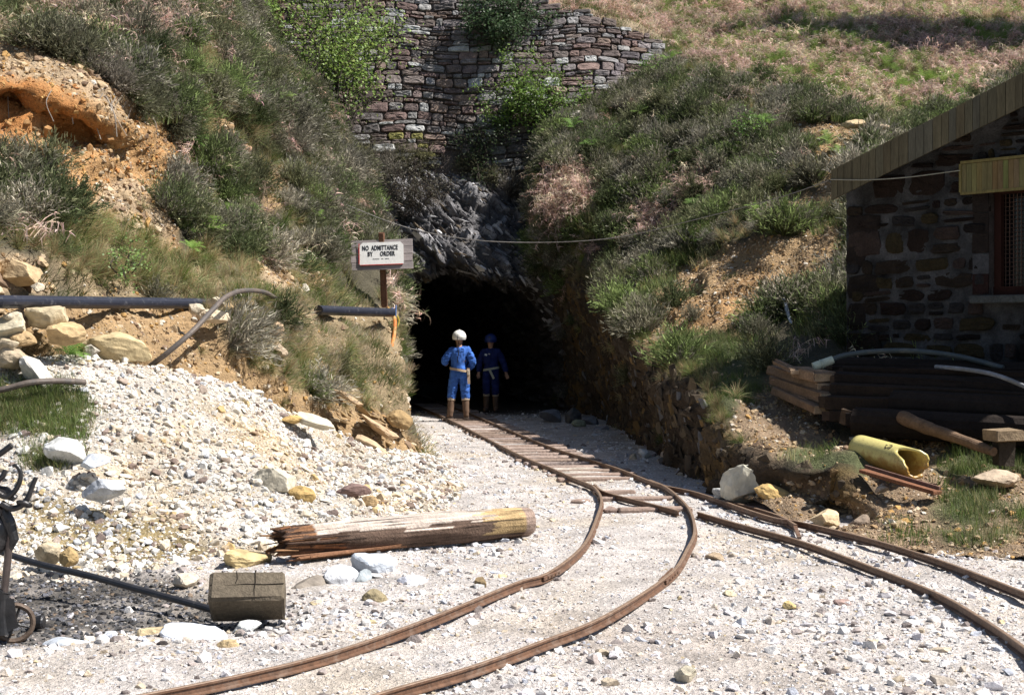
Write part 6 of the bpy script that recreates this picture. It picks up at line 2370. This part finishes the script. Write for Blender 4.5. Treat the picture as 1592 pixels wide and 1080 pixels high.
for a in [
    (1158, 752, 13.25, .40, (.68, .64, .52), 'large pale cream boulder at the foot of the right bank', False, (.2, .1, .5), 4, 1.45),
    (1128, 767, 13.5, .22, WH, 'smaller white boulder just left of the large cream one by the track'),
    (1075, 740, 16.3, .26, (.2, .19, .19), 'dark rock in shade at the foot of the right bank'),
    (1040, 707, 17.9, .22, (.5, .4, .3), 'tan slab leaning at the edge of the bank shadow'),
    (1003, 707, 18.6, .22, WH, 'white stone beside the track in front of the shaded bank'),
    (985, 712, 18.4, .17, CR, 'cream stone next to the white stone by the track'),
    (1205, 775, 12.9, .34, OC, 'yellow-brown boulder under the overhanging turf by the track', False, (0, .4, .2), 2, .9),
    (1190, 760, 13.4, .26, DK, 'dark boulder between the cream boulder and the turf', ),
    (1287, 806, 12.0, .34, (.55, .43, .27), 'rounded tan boulder behind the right-hand rail', False, (0, 0, 1), 3, .8),
    (1178, 790, 13.2, .30, (.42, .28, .24), 'flat reddish stone lying along the right rail', True),
    (1338, 812, 11.8, .18, (.22, .17, .13), 'dark squarish stone right of the tan boulder'),
    (1420, 846, 11.1, .40, (.50, .42, .34), 'long flat stone bedded beside the right-hand rail', True),
    (1500, 852, 11.0, .62, (.60, .53, .42), 'wide flat slab bedded at the toe of the right bank', True),
    (1556, 862, 10.9, .44, (.60, .50, .34), 'cream slab at the right edge beyond the rail', True),
    (1545, 745, 12.2, .40, (.42, .33, .24), 'flat tan boulder in the grass at the right edge', True),
    (430, 752, 12.0, .36, (.64, .58, .46), 'large cream block standing out on the spoil heap', False, (.2, .3, .5), 4, 1.1),
    (468, 770, 11.9, .20, OC, 'brown stone right below the large cream block'),
    (549, 764, 12.6, .24, (.20, .135, .12), 'dark red-brown stone on the spoil heap above the log', True, (0, 0, .3), 1, 1.3),
    (577, 780, 12.4, .15, TN, 'small brown stone beside the dark red-brown one', ),
    (105, 700, 11.6, .28, (.68, .68, .66), 'bright white block high on the left of the spoil heap', False, (.3, .1, .2), 5, 1.2),
    (145, 718, 11.4, .26, (.52, .55, .60), 'flat bluish slab beside the bright white block', True),
    (160, 765, 10.9, .28, (.58, .60, .64), 'pale grey slab on the left of the spoil heap'),
    (75, 858, 9.9, .16, (.48, .40, .28), 'upright cream stone above the coal patch', False, (.2, 0, .4), 6, 1.5),
    (105, 865, 9.8, .17, (.38, .27, .13), 'brown squarish stone above the coal patch'),
    (290, 905, 9.3, .17, (.54, .47, .38), 'rounded tan stone above the end of the black hose'),
    (380, 868, 10.0, .38, (.46, .36, .19), 'yellow-brown flat stone left of the log', True),
    (480, 915, 9.2, .30, (.22, .19, .16), 'dark grey-brown rock in front of the log', False, (.1, 0, .8), 7, .8),
    (500, 940, 8.75, .30, (.58, .52, .42), 'cream flat stone in front of the dark rock', True),
    (530, 905, 9.3, .22, (.66, .67, .70), 'white rock right of the dark rock below the log', False, None, 1, 1.3),
    (586, 885, 9.7, .34, (.62, .66, .72), 'large blue-white rock at the front of the log', False, (.2, .2, .3), 8, 1.0),
    (562, 902, 9.4, .18, (.30, .33, .35), 'dark grey stone against the blue-white rock'),
    (640, 910, 9.3, .26, (.64, .65, .72), 'pale flat rock right of the blue-white one', True),
    (583, 932, 8.7, .13, (.28, .23, .14), 'small brown pointed stone in front of the blue-white rock', False, (0, .2, 0), 2, 1.3),
    (747, 907, 9.1, .11, (.22, .16, .09), 'small dark stone on the gravel beside the curved rail'),
    (110, 1003, 7.4, .22, (.56, .60, .66), 'bluish-white rock beside the wheel of the iron stand', True, (0, 0, .2), 4, 1.0),
    (300, 990, 7.6, .36, (.62, .65, .72), 'long bluish-white rock in front of the timber block', True, (0, .1, .1), 3, .9),
    (240, 992, 7.6, .22, (.52, .42, .26), 'tan stone left of the long bluish-white rock'),
    (382, 975, 7.9, .15, (.55, .56, .55), 'pale stone directly under the timber block'),
    (357, 1008, 7.3, .13, (.50, .38, .22), 'small tan stone below the timber block'),
    (1136, 926, 8.75, .12, (.55, .47, .32), 'cream cube-like stone on the open gravel to the right'),
    (1227, 943, 8.4, .10, (.55, .42, .20), 'small yellow stone on the open gravel to the right'),
    (1113, 866, 10.2, .12, (.42, .32, .22), 'brown stone beside the curved rail on the right'),
    (1310, 939, 8.5, .11, (.35, .25, .22), 'small reddish stone on the open gravel at right'),
    (1065, 1048, 6.7, .12, (.58, .52, .40), 'yellowish stone at the bottom edge of the gravel'),
    (1460, 1063, 6.6, .13, (.38, .33, .28), 'grey-brown stone near the bottom right corner'),
    (950, 795, 12.9, .12, (.25, .18, .15), 'dark upright stone between the two curved rails', False, (1.2, .3, 0), 3, 1.4),
    (30, 425, 13.6, .42, (.46, .34, .20), 'big rounded ochre boulder above the pipe at the left edge', False, (.1, .2, .5), 4, .9),
    (-25, 415, 13.4, .40, (.42, .28, .15), 'ochre boulder partly cut off by the left edge'),
    (58, 447, 13.2, .16, CR, 'small cream stone resting on the black pipe'),
    (78, 494, 13.0, .38, (.46, .38, .25), 'rounded tan boulder under the black pipe'),
    (100, 519, 13.0, .34, (.46, .33, .18), 'lower rounded ochre boulder under the pipe'),
    (22, 498, 12.9, .26, CR, 'flat cream stone just under the pipe at the left', True, None, 2, 1.5),
    (15, 511, 12.8, .36, (.5, .44, .32), 'flat cream slab in the left stone stack', True, None, 3, 1.5),
    (40, 528, 12.8, .26, TN, 'flat tan stone in the left stone stack', True, None, 4, 1.5),
    (12, 536, 12.75, .34, (.45, .37, .26), 'broad flat stone in the left stone stack below the cream slab', True, None, 5, 1.5),
    (18, 556, 12.7, .32, (.42, .34, .24), 'lowest flat stone of the left stone stack', True, None, 0, 1.5),
    (60, 585, 12.65, .34, (.56, .53, .48), 'upright pale slab beside the fern at the left', False, (.3, .9, .4), 5, .9),
    (180, 545, 13.7, .52, (.48, .38, .22), 'broad layered ochre rock at the top of the spoil heap', True, (0, .15, .1), 1, 1.5),
    (140, 545, 13.5, .22, (.42, .38, .32), 'grey stone left of the layered ochre rock'),
    (305, 480, 15.2, .16, CR, 'cream stone wedged under the right end of the long black pipe'),
    (335, 470, 15.6, .18, (.62, .54, .40), 'pale stone at the mouth of the long black pipe'),
    (332, 493, 15.3, .28, (.56, .46, .33), 'flat stone step under the long black pipe end', True, None, 2, 1.5),
    (355, 478, 15.9, .16, (.5, .36, .2), 'ochre stone behind the arching hose'),
    (425, 510, 16.3, .20, (.48, .34, .22), 'tan stone jutting from the grassy mound'),
    (432, 545, 16.2, .24, (.46, .36, .26), 'squarish stone jutting low from the grassy mound', False, None, 1, .8),
    (464, 508, 17.0, .16, CR, 'pale stone on top of the grassy mound'),
    (487, 655, 15.1, .42, (.62, .56, .44), 'long cream slab at the right top of the spoil heap', True, (0, .3, .1), 3, .8),
    (455, 652, 15.0, .22, OC, 'orange-brown slab on the right top of the spoil heap', True),
    (545, 620, 17.0, .34, (.40, .28, .17), 'slanting flat rock in the bank nose', True, (0, .5, .2), 4, .6),
    (590, 665, 17.3, .50, (.42, .30, .19), 'long slanting layered rock at the foot of the bank nose', True, (0, .6, .1), 5, .6),
    (575, 690, 17.0, .44, (.46, .34, .22), 'lower slanting layered rock at the foot of the bank nose', True, (0, .55, .1), 0, .6),
    (622, 655, 17.9, .30, (.32, .22, .11), 'orange-brown rock at the tip of the bank nose', False, (.3, .3, .3), 2, 1.2),
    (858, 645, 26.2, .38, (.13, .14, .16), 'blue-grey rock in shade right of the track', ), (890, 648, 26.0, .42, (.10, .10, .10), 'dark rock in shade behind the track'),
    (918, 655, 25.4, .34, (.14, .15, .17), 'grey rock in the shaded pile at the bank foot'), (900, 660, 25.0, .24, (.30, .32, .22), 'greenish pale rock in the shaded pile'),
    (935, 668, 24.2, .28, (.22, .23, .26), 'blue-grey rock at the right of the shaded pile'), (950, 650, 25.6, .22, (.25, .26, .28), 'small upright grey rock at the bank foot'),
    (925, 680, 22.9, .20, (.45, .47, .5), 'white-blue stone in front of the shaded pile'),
    (382, 232, 20.6, .20, (.45, .27, .18), 'pinkish stone standing in the left hillside heather', False, (.2, .3, .4), 3, 1.3), (348, 205, 20.4, .16, (.5, .38, .24), 'tan stone in the left hillside heather'),
    (400, 280, 20.2, .26, (.52, .40, .26), 'tan stones patch boulder in the left hillside', True),
    (895, 183, 30.6, .50, (.42, .38, .34), 'pale flat stone below the bright bush', True, None, 1, 1.4),
    (1328, 194, 24.4, .40, (.58, .44, .26), 'pale flat stone under the heather on the upper right slope', True), (1365, 200, 24.4, .30, (.52, .40, .28), 'flat stone right of the pale one on the upper slope', True),
    (1370, 760, 12.1, .10, (.3, .25, .2), 'small stone below the rusty bar'),
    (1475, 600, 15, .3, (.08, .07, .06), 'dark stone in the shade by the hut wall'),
]:
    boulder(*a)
# hanging turf overhang beside the track
# ---------------------------------------------------------------- people
def skin_mesh(name, joints, edges, rad, root, sub=2):
    """joints: name -> (x, y, z), rad: name -> radius (or pair)."""
    ks = list(joints)
    me = bpy.data.meshes.new(name)
    me.from_pydata([tuple(map(float, joints[k])) for k in ks], [(ks.index(a), ks.index(b)) for a, b in edges], [])
    o = bpy.data.objects.new(name, me)
    COL.objects.link(o)
    md = o.modifiers.new('Skin', 'SKIN')
    md.use_smooth_shade = True
    if not me.skin_vertices:
        with bpy.context.temp_override(object=o, active_object=o):
            bpy.ops.mesh.customdata_skin_add()
    for i, k in enumerate(ks):
        r = rad[k]
        me.skin_vertices[0].data[i].radius = r if hasattr(r, '__len__') else (r, r)
        me.skin_vertices[0].data[i].use_root = (k == root)
    sb = o.modifiers.new('Sub', 'SUBSURF')
    sb.levels = sub
    sb.render_levels = sub
    dg = bpy.context.evaluated_depsgraph_get()
    dg.update()
    out = bpy.data.meshes.new_from_object(o.evaluated_get(dg))
    bpy.data.objects.remove(o)
    out.name = name
    return out


def setcol(me, fn):
    n = len(me.vertices)
    co = np.empty(n * 3, np.float32)
    me.vertices.foreach_get('co', co)
    co = co.reshape(-1, 3)
    c = np.ones((n, 4), np.float32)
    c[:, :3] = fn(co)
    if 'col' in me.color_attributes:
        me.color_attributes.remove(me.color_attributes['col'])
    a = me.color_attributes.new('col', 'FLOAT_COLOR', 'POINT')
    a.data.foreach_set('color', c.ravel())


def wrinkle(me, amp, freq=22, zstretch=1.6):
    n = len(me.vertices)
    co = np.empty(n * 3, np.float32)
    me.vertices.foreach_get('co', co)
    co = co.reshape(-1, 3).astype(float)
    nn = np.empty(n * 3, np.float32)
    me.vertices.foreach_get('normal', nn)
    nn = nn.reshape(-1, 3)
    q = co * np.array([freq, freq, freq * zstretch])
    co = co + nn * (ridge(q * .5, 2) * amp)[:, None]
    me.vertices.foreach_set('co', co.astype(np.float32).ravel())
    me.update()


def person(loc, H, face, pose, suit_c, helmet_c, label, belt_hang=False, back=False):
    """figure about H tall; local -Y is where it faces, turned by `face`. Lengths are for H = 1.62."""
    s = H / 1.62
    root = None
    J = dict(pose)
    for side_, sx_ in (('L', 1), ('R', -1)):
        wv = np.array(J['wrist' + side_])
        el = np.array(J['elbow' + side_])
        d = (wv - el) / np.linalg.norm(wv - el)
        palm = wv + d * .055
        J['palm' + side_] = tuple(palm)
        lat = np.cross(d, [0, 1, 0.01])
        lat /= np.linalg.norm(lat)
        cur = np.array([0, -1.0, 0])
        for k, (o, L) in enumerate(((-.027, .062), (-.009, .072), (.009, .068), (.026, .052))):
            b = palm + lat * o + d * .025
            J['f%d0%s' % (k, side_)] = tuple(b)
            J['f%d1%s' % (k, side_)] = tuple(b + d * L * .5 + cur * .008)
            J['f%d2%s' % (k, side_)] = tuple(b + d * L * .85 + cur * .028)
        tb = wv + d * .02 + cur * .02 - lat * .02
        J['t0' + side_] = tuple(tb)
        J['t1' + side_] = tuple(tb + d * .03 + cur * .025 - lat * .015)
        J['t2' + side_] = tuple(tb + d * .055 + cur * .035 - lat * .018)
    rad = {'pelvis': (.125, .10), 'waist': (.115, .09), 'chest': (.135, .10), 'neckb': .06, 'neck': .05, 'head0': (.068, .075), 'head1': (.082, .098), 'head2': (.075, .09)}
    E_ = [('pelvis', 'waist'), ('waist', 'chest'), ('chest', 'neckb'), ('neckb', 'neck'), ('neck', 'head0'), ('head0', 'head1'), ('head1', 'head2')]
    for q in 'LR':
        rad.update({'sho' + q: .058, 'elbow' + q: .042, 'wrist' + q: .028, 'palm' + q: (.036, .018), 'hip' + q: .085, 'knee' + q: .056, 'ankle' + q: .04, 'toe' + q: .035})
        E_ += [('chest', 'sho' + q), ('sho' + q, 'elbow' + q), ('elbow' + q, 'wrist' + q), ('wrist' + q, 'palm' + q), ('pelvis', 'hip' + q), ('hip' + q, 'knee' + q), ('knee' + q, 'ankle' + q), ('ankle' + q, 'toe' + q)]
        for k in range(4):
            E_ += [('palm' + q, 'f%d0%s' % (k, q)), ('f%d0%s' % (k, q), 'f%d1%s' % (k, q)), ('f%d1%s' % (k, q), 'f%d2%s' % (k, q))]
            rad.update({'f%d0%s' % (k, q): .0095, 'f%d1%s' % (k, q): .0085, 'f%d2%s' % (k, q): .007})
        E_ += [('wrist' + q, 't0' + q), ('t0' + q, 't1' + q), ('t1' + q, 't2' + q)]
        rad.update({'t0' + q: .011, 't1' + q: .010, 't2' + q: .008})
    body = skin_mesh('person', J, E_, rad, 'pelvis', 2)
    hc_ = np.array(J['head1'])
    # a face pushed out of the front of the head
    n = len(body.vertices)
    co = np.empty(n * 3, np.float32)
    body.vertices.foreach_get('co', co)
    co = co.reshape(-1, 3).astype(float)
    rel = co - hc_
    fr = rel[:, 1] < -.03
    nose = np.exp(-((rel[:, 0] / .018) ** 2 + ((rel[:, 2] + .012) / .022) ** 2)) * fr
    chin = np.exp(-((rel[:, 0] / .035) ** 2 + ((rel[:, 2] + .085) / .025) ** 2)) * fr
    eye = (np.exp(-(((np.abs(rel[:, 0]) - .034) / .016) ** 2 + ((rel[:, 2] - .012) / .012) ** 2))) * fr
    co[:, 1] += -nose * .022 - chin * .012 + eye * .009
    body.vertices.foreach_set('co', co.astype(np.float32).ravel())

    def skc(c):
        r = c - hc_
        out = np.ones((len(c), 3)) * c3(.42, .24, .16)
        f = r[:, 1] < -.02
        e = (np.exp(-(((np.abs(r[:, 0]) - .034) / .014) ** 2 + ((r[:, 2] - .012) / .009) ** 2)) * f)[:, None]
        m = (np.exp(-((r[:, 0] / .026) ** 2 + ((r[:, 2] + .052) / .007) ** 2)) * f)[:, None]
        return out * (1 - .85 * e) * (1 - .4 * m)
    setcol(body, skc)
    body.materials.clear()
    body.materials.append(M['skin'])
    body.polygons.foreach_set('use_smooth', np.ones(len(body.polygons), bool))
    TR = Matrix.Scale(s, 4)
    body.transform(TR)
    root = link('person', body)
    root.location = Vector([float(x) for x in loc])
    root.rotation_euler = (0, 0, face)
    tag(root, label, 'person')
    # boiler suit
    SJ, SE, SR = {}, [], {}
    for k in ('pelvis', 'waist', 'chest', 'neckb'):
        SJ[k] = J[k]
    SR.update({'pelvis': (.140, .118), 'waist': (.118, .10), 'chest': (.145, .115), 'neckb': .078})
    SE += [('pelvis', 'waist'), ('waist', 'chest'), ('chest', 'neckb')]
    for q in 'LR':
        for k in ('sho', 'elbow', 'hip', 'knee'):
            SJ[k + q] = J[k + q]
        e, wv = np.array(J['elbow' + q]), np.array(J['wrist' + q])
        SJ['cuff' + q] = tuple(e + (wv - e) * .93)
        kn, an = np.array(J['knee' + q]), np.array(J['ankle' + q])
        SJ['calf' + q] = tuple(kn + (an - kn) * .32)
        SR.update({'sho' + q: .070, 'elbow' + q: .055, 'cuff' + q: .046, 'hip' + q: .095, 'knee' + q: .072, 'calf' + q: .078})
        SE += [('chest', 'sho' + q), ('sho' + q, 'elbow' + q), ('elbow' + q, 'cuff' + q), ('pelvis', 'hip' + q), ('hip' + q, 'knee' + q), ('knee' + q, 'calf' + q)]
    suit = skin_mesh('boiler_suit', SJ, SE, SR, 'pelvis', 3)
    wrinkle(suit, .024, 30)
    setcol(suit, lambda c: np.ones((len(c), 3)) * c3(*suit_c) * (1 + .8 * fbm(c * 12, 3))[:, None])
    suit.materials.clear()
    suit.materials.append(M['cloth'])
    suit.transform(TR)
    link('boiler_suit', suit, root)
    # boots with pale turned-down tops
    for q in 'LR':
        kn, an, to = np.array(J['knee' + q]), np.array(J['ankle' + q]), np.array(J['toe' + q])
        mb = MB()
        mb.cur = (.15, .095, .065)
        top = kn + (an - kn) * .30
        fl = np.array([an[0], an[1], .012])
        mb.tube(cr([top, top + (an - top) * .5, an + [0, .0, .02], fl + [0, 0, .03]], 4), [.064] * 4 + [.060] * 4 + [.052] * 3 + [.05, .05], 14, wob=.03)
        dv = (to - an) * np.array([1, 1, 0])
        dv /= np.linalg.norm(dv)
        mb.ell(fl + dv * .065 + [0, 0, .038], (.048, .105, .045), Matrix.Rotation(math.atan2(dv[1], dv[0]) + math.pi / 2, 3, 'Z'), 14, 8)
        mb.box(fl + dv * .05, (.095, .24, .024), Matrix.Rotation(math.atan2(dv[1], dv[0]) + math.pi / 2, 3, 'Z'), (.07, .05, .04), bev=.01)
        me = mb.mesh('boot', M['vcol'], True)
        me.transform(TR)
        b = link('boot', me, root)
        mb = MB()
        mb.cur = (.50, .40, .30)
        up = (kn - an) / np.linalg.norm(kn - an)
        mb.tube([top - up * .012, top + up * .0, top + up * .03, top + up * .045], [.070, .074, .073, .066], 14, wob=.05)
        me = mb.mesh('rolled_sock', M['vcol'], True)
        me.transform(TR)
        link('rolled_sock', me, b)
    # helmet with ridge, brim and lamp bracket
    mb = MB()
    mb.cur = helmet_c
    hz = hc_ + [0, .006, .035]
    mb.ell(hz, (.130, .155, .125), seg=24, rings=14, z0=-.45, z1=1, col=helmet_c)
    mb.ell(hz + [0, -.012, -.014], (.136, .170, .012), seg=24, rings=6, col=helmet_c)
    mb.tube([hz + [0, -.13, .05], hz + [0, -.07, .112], hz + [0, 0, .124], hz + [0, .08, .108], hz + [0, .14, .03]], .012, 8, col=helmet_c)
    me = mb.mesh('helmet', M['helmet'], True)
    me.transform(TR)
    h = link('helmet', me, root)
    mb = MB()
    mb.cur = (.30, .42, .40) if back else (.05, .06, .10)
    mb.box(hz + [0, -.135, .045], (.05, .035, .05), bev=.008)
    me = mb.mesh('lamp_bracket', M['vcol'])
    me.transform(TR)
    link('lamp_bracket', me, h)
    if back:
        mb = MB()
        mb.cur = (.03, .03, .035)
        mb.tube(cr([hz + [.03, .14, .04], hz + [.045, .135, -.03], hz + [.02, .10, -.12], (np.array(J['chest']) + [.02, .13, .10]), np.array(J['waist']) + [.05, .13, .05]], 5), .007, 6)
        me = mb.mesh('lamp_cable', M['vcol'])
        me.transform(TR)
        link('lamp_cable', me, h)
    # belt
    wa = np.array(J['waist']) * .35 + np.array(J['pelvis']) * .65
    mb = MB()
    mb.cur = (.48, .36, .24) if back else (.46, .48, .40)
    tilt_ = .03
    n_ = 28
    vs, fs = [], []
    for k in range(n_):
        a = 2 * math.pi * k / n_
        for (r, z) in ((1.0, -.022), (1.04, -.022), (1.04, .022), (1.0, .022)):
            vs.append(wa + [math.cos(a) * .168 * r, math.sin(a) * .148 * r, z + tilt_ * math.cos(a)])
    for k in range(n_):
        k2 = (k + 1) % n_
        for j in range(4):
            fs.append((k * 4 + j, k2 * 4 + j, k2 * 4 + (j + 1) % 4, k * 4 + (j + 1) % 4))
    mb.add(vs, fs)
    me = mb.mesh('belt', M['vcol'])
    me.transform(TR)
    bt = link('belt', me, root)
    mb = MB()
    if belt_hang:
        mb.cur = (.46, .48, .40)
        p = wa + [-.02, -.165, 0.0]
        mb.beam(p, p + [.10, -.012, -.20], .045, .008, up=(0, 1, 0), jit=.002)
    else:
        mb.cur = (.45, .33, .24)
        p = wa + [-.165, .09, -.02]
        mb.beam(p + [0, 0, .05], p + [-.012, .02, -.24], .05, .02, up=(0, 1, 0), jit=.004)
        mb.box(p + [0, .01, -.03], (.05, .07, .10), col=(.50, .42, .33), bev=.01)
    me = mb.mesh('belt_end', M['vcol'])
    me.transform(TR)
    link('belt_end', me, bt)
    if not back:
        mb = MB()
        mb.cur = (.62, .66, .68)
        p = np.array(J['chest']) + [-.085, -.15, .03]
        mb.box(p, (.055, .008, .04), Matrix.Rotation(.3, 3, 'Y'), bev=.003)
        mb.box(p + [.07, .0, .015], (.035, .008, .018), Matrix.Rotation(.3, 3, 'Y'))
        me = mb.mesh('chest_badge', M['vcol'])
        me.transform(TR)
        link('chest_badge', me, root)
    return root


M['skin'] = mat_vcol('skin', rough=.6, n1=10, n2=60, amp=.08, bs=.05, bd=.005)
M['cloth'] = mat_vcol('blue_cloth', rough=.85, n1=12, n2=90, amp=.25, bs=.4, bd=.008)
M['helmet'] = mat_vcol('helmet_shell', rough=.4, n1=6, n2=30, amp=.06, bs=.03, bd=.004, spec=.45)
common = {'pelvis': (.012, 0, .86), 'waist': (0, .01, .98), 'chest': (0, .01, 1.17), 'neckb': (0, .02, 1.31), 'neck': (0, .0, 1.36), 'head0': (0, -.02, 1.415), 'head1': (0, -.01, 1.48), 'head2': (0, .0, 1.545)}
pA = dict(common)
pA.update({'shoL': (.155, .015, 1.24), 'shoR': (-.155, .015, 1.265),
           'elbowL': (.285, .03, 1.07), 'wristL': (.235, -.15, 1.02), 'elbowR': (-.255, .07, 1.04), 'wristR': (-.20, -.12, .93),
           'hipL': (.085, 0, .82), 'hipR': (-.085, 0, .82), 'kneeL': (.135, -.02, .46), 'kneeR': (-.115, -.02, .46),
           'ankleL': (.17, .02, .08), 'ankleR': (-.125, .02, .08), 'toeL': (.20, -.13, .035), 'toeR': (-.15, -.13, .035)})
fa = G(714, 650, .05)
pb_ = dict(common)
pb_.update({'shoL': (.155, .015, 1.255), 'shoR': (-.155, .015, 1.255),
            'elbowL': (.265, .05, 1.02), 'wristL': (.33, -.01, .82), 'elbowR': (-.25, .05, 1.02), 'wristR': (-.245, -.06, .82),
            'hipL': (.085, 0, .82), 'hipR': (-.085, 0, .82), 'kneeL': (.10, -.03, .46), 'kneeR': (-.09, -.01, .46),
            'ankleL': (.10, .02, .08), 'ankleR': (-.10, .02, .08), 'toeL': (.12, -.13, .035), 'toeR': (-.12, -.13, .035)})
person((fa[0], fa[1], .045), 1.62, math.pi + .12, pA, (.05, .14, .46), (.80, .78, .72), 'person seen from behind in blue overalls, white helmet and brown boots, standing on the sleepers', back=True)
person(tuple(G(763, 640, 0)[:2]) + (.0,), 1.60, -.12, pb_, (.016, .026, .12), (.022, .045, .20), 'person facing out of the dark tunnel in blue overalls and a blue helmet', belt_hang=True)  # suit and helmet colours darkened to imitate the tunnel's shade

# ---------------------------------------------------------------- light, sky, camera
EL, AZ = math.radians(53.5), math.atan2(.98, -.17)      # azimuth from +Y towards +X
sd = Vector((math.sin(AZ) * math.cos(EL), math.cos(AZ) * math.cos(EL), math.sin(EL)))
sl = bpy.data.lights.new('sun', 'SUN')
sl.energy = 4.6
sl.angle = math.radians(.5)
sl.color = (1.0, .96, .90)
so = bpy.data.objects.new('sun', sl)
so.rotation_euler = sd.to_track_quat('Z', 'Y').to_euler()
COL.objects.link(so)
w = bpy.data.worlds.new('World')
scene.world = w
w.use_nodes = True
wt = w.node_tree
bg = wt.nodes['Background']
sk = wt.nodes.new('ShaderNodeTexSky')
sk.sky_type = 'NISHITA'
sk.sun_disc = False
sk.sun_elevation = EL
sk.sun_rotation = AZ
wt.links.new(sk.outputs[0], bg.inputs[0])
bg.inputs[1].default_value = .053
cd = bpy.data.cameras.new('camera')
cd.sensor_width = 36
cd.lens = 36 * F / 1592
cd.shift_y = -20 / 1592
cd.clip_start = .1
cd.clip_end = 500
co_ = bpy.data.objects.new('camera', cd)
co_.location = (0, 0, EYE)
co_.rotation_euler = (math.pi / 2, 0, 0)
COL.objects.link(co_)
scene.camera = co_
scene.view_settings.view_transform = 'Standard'
scene.view_settings.look = 'None'
scene.view_settings.gamma = 1
scene.view_settings.exposure = .92
scene.view_settings.use_curve_mapping = False
scene.cycles.max_bounces = 5
scene.cycles.diffuse_bounces = 2
scene.cycles.transparent_max_bounces = 4
scene.cycles.use_denoising = True
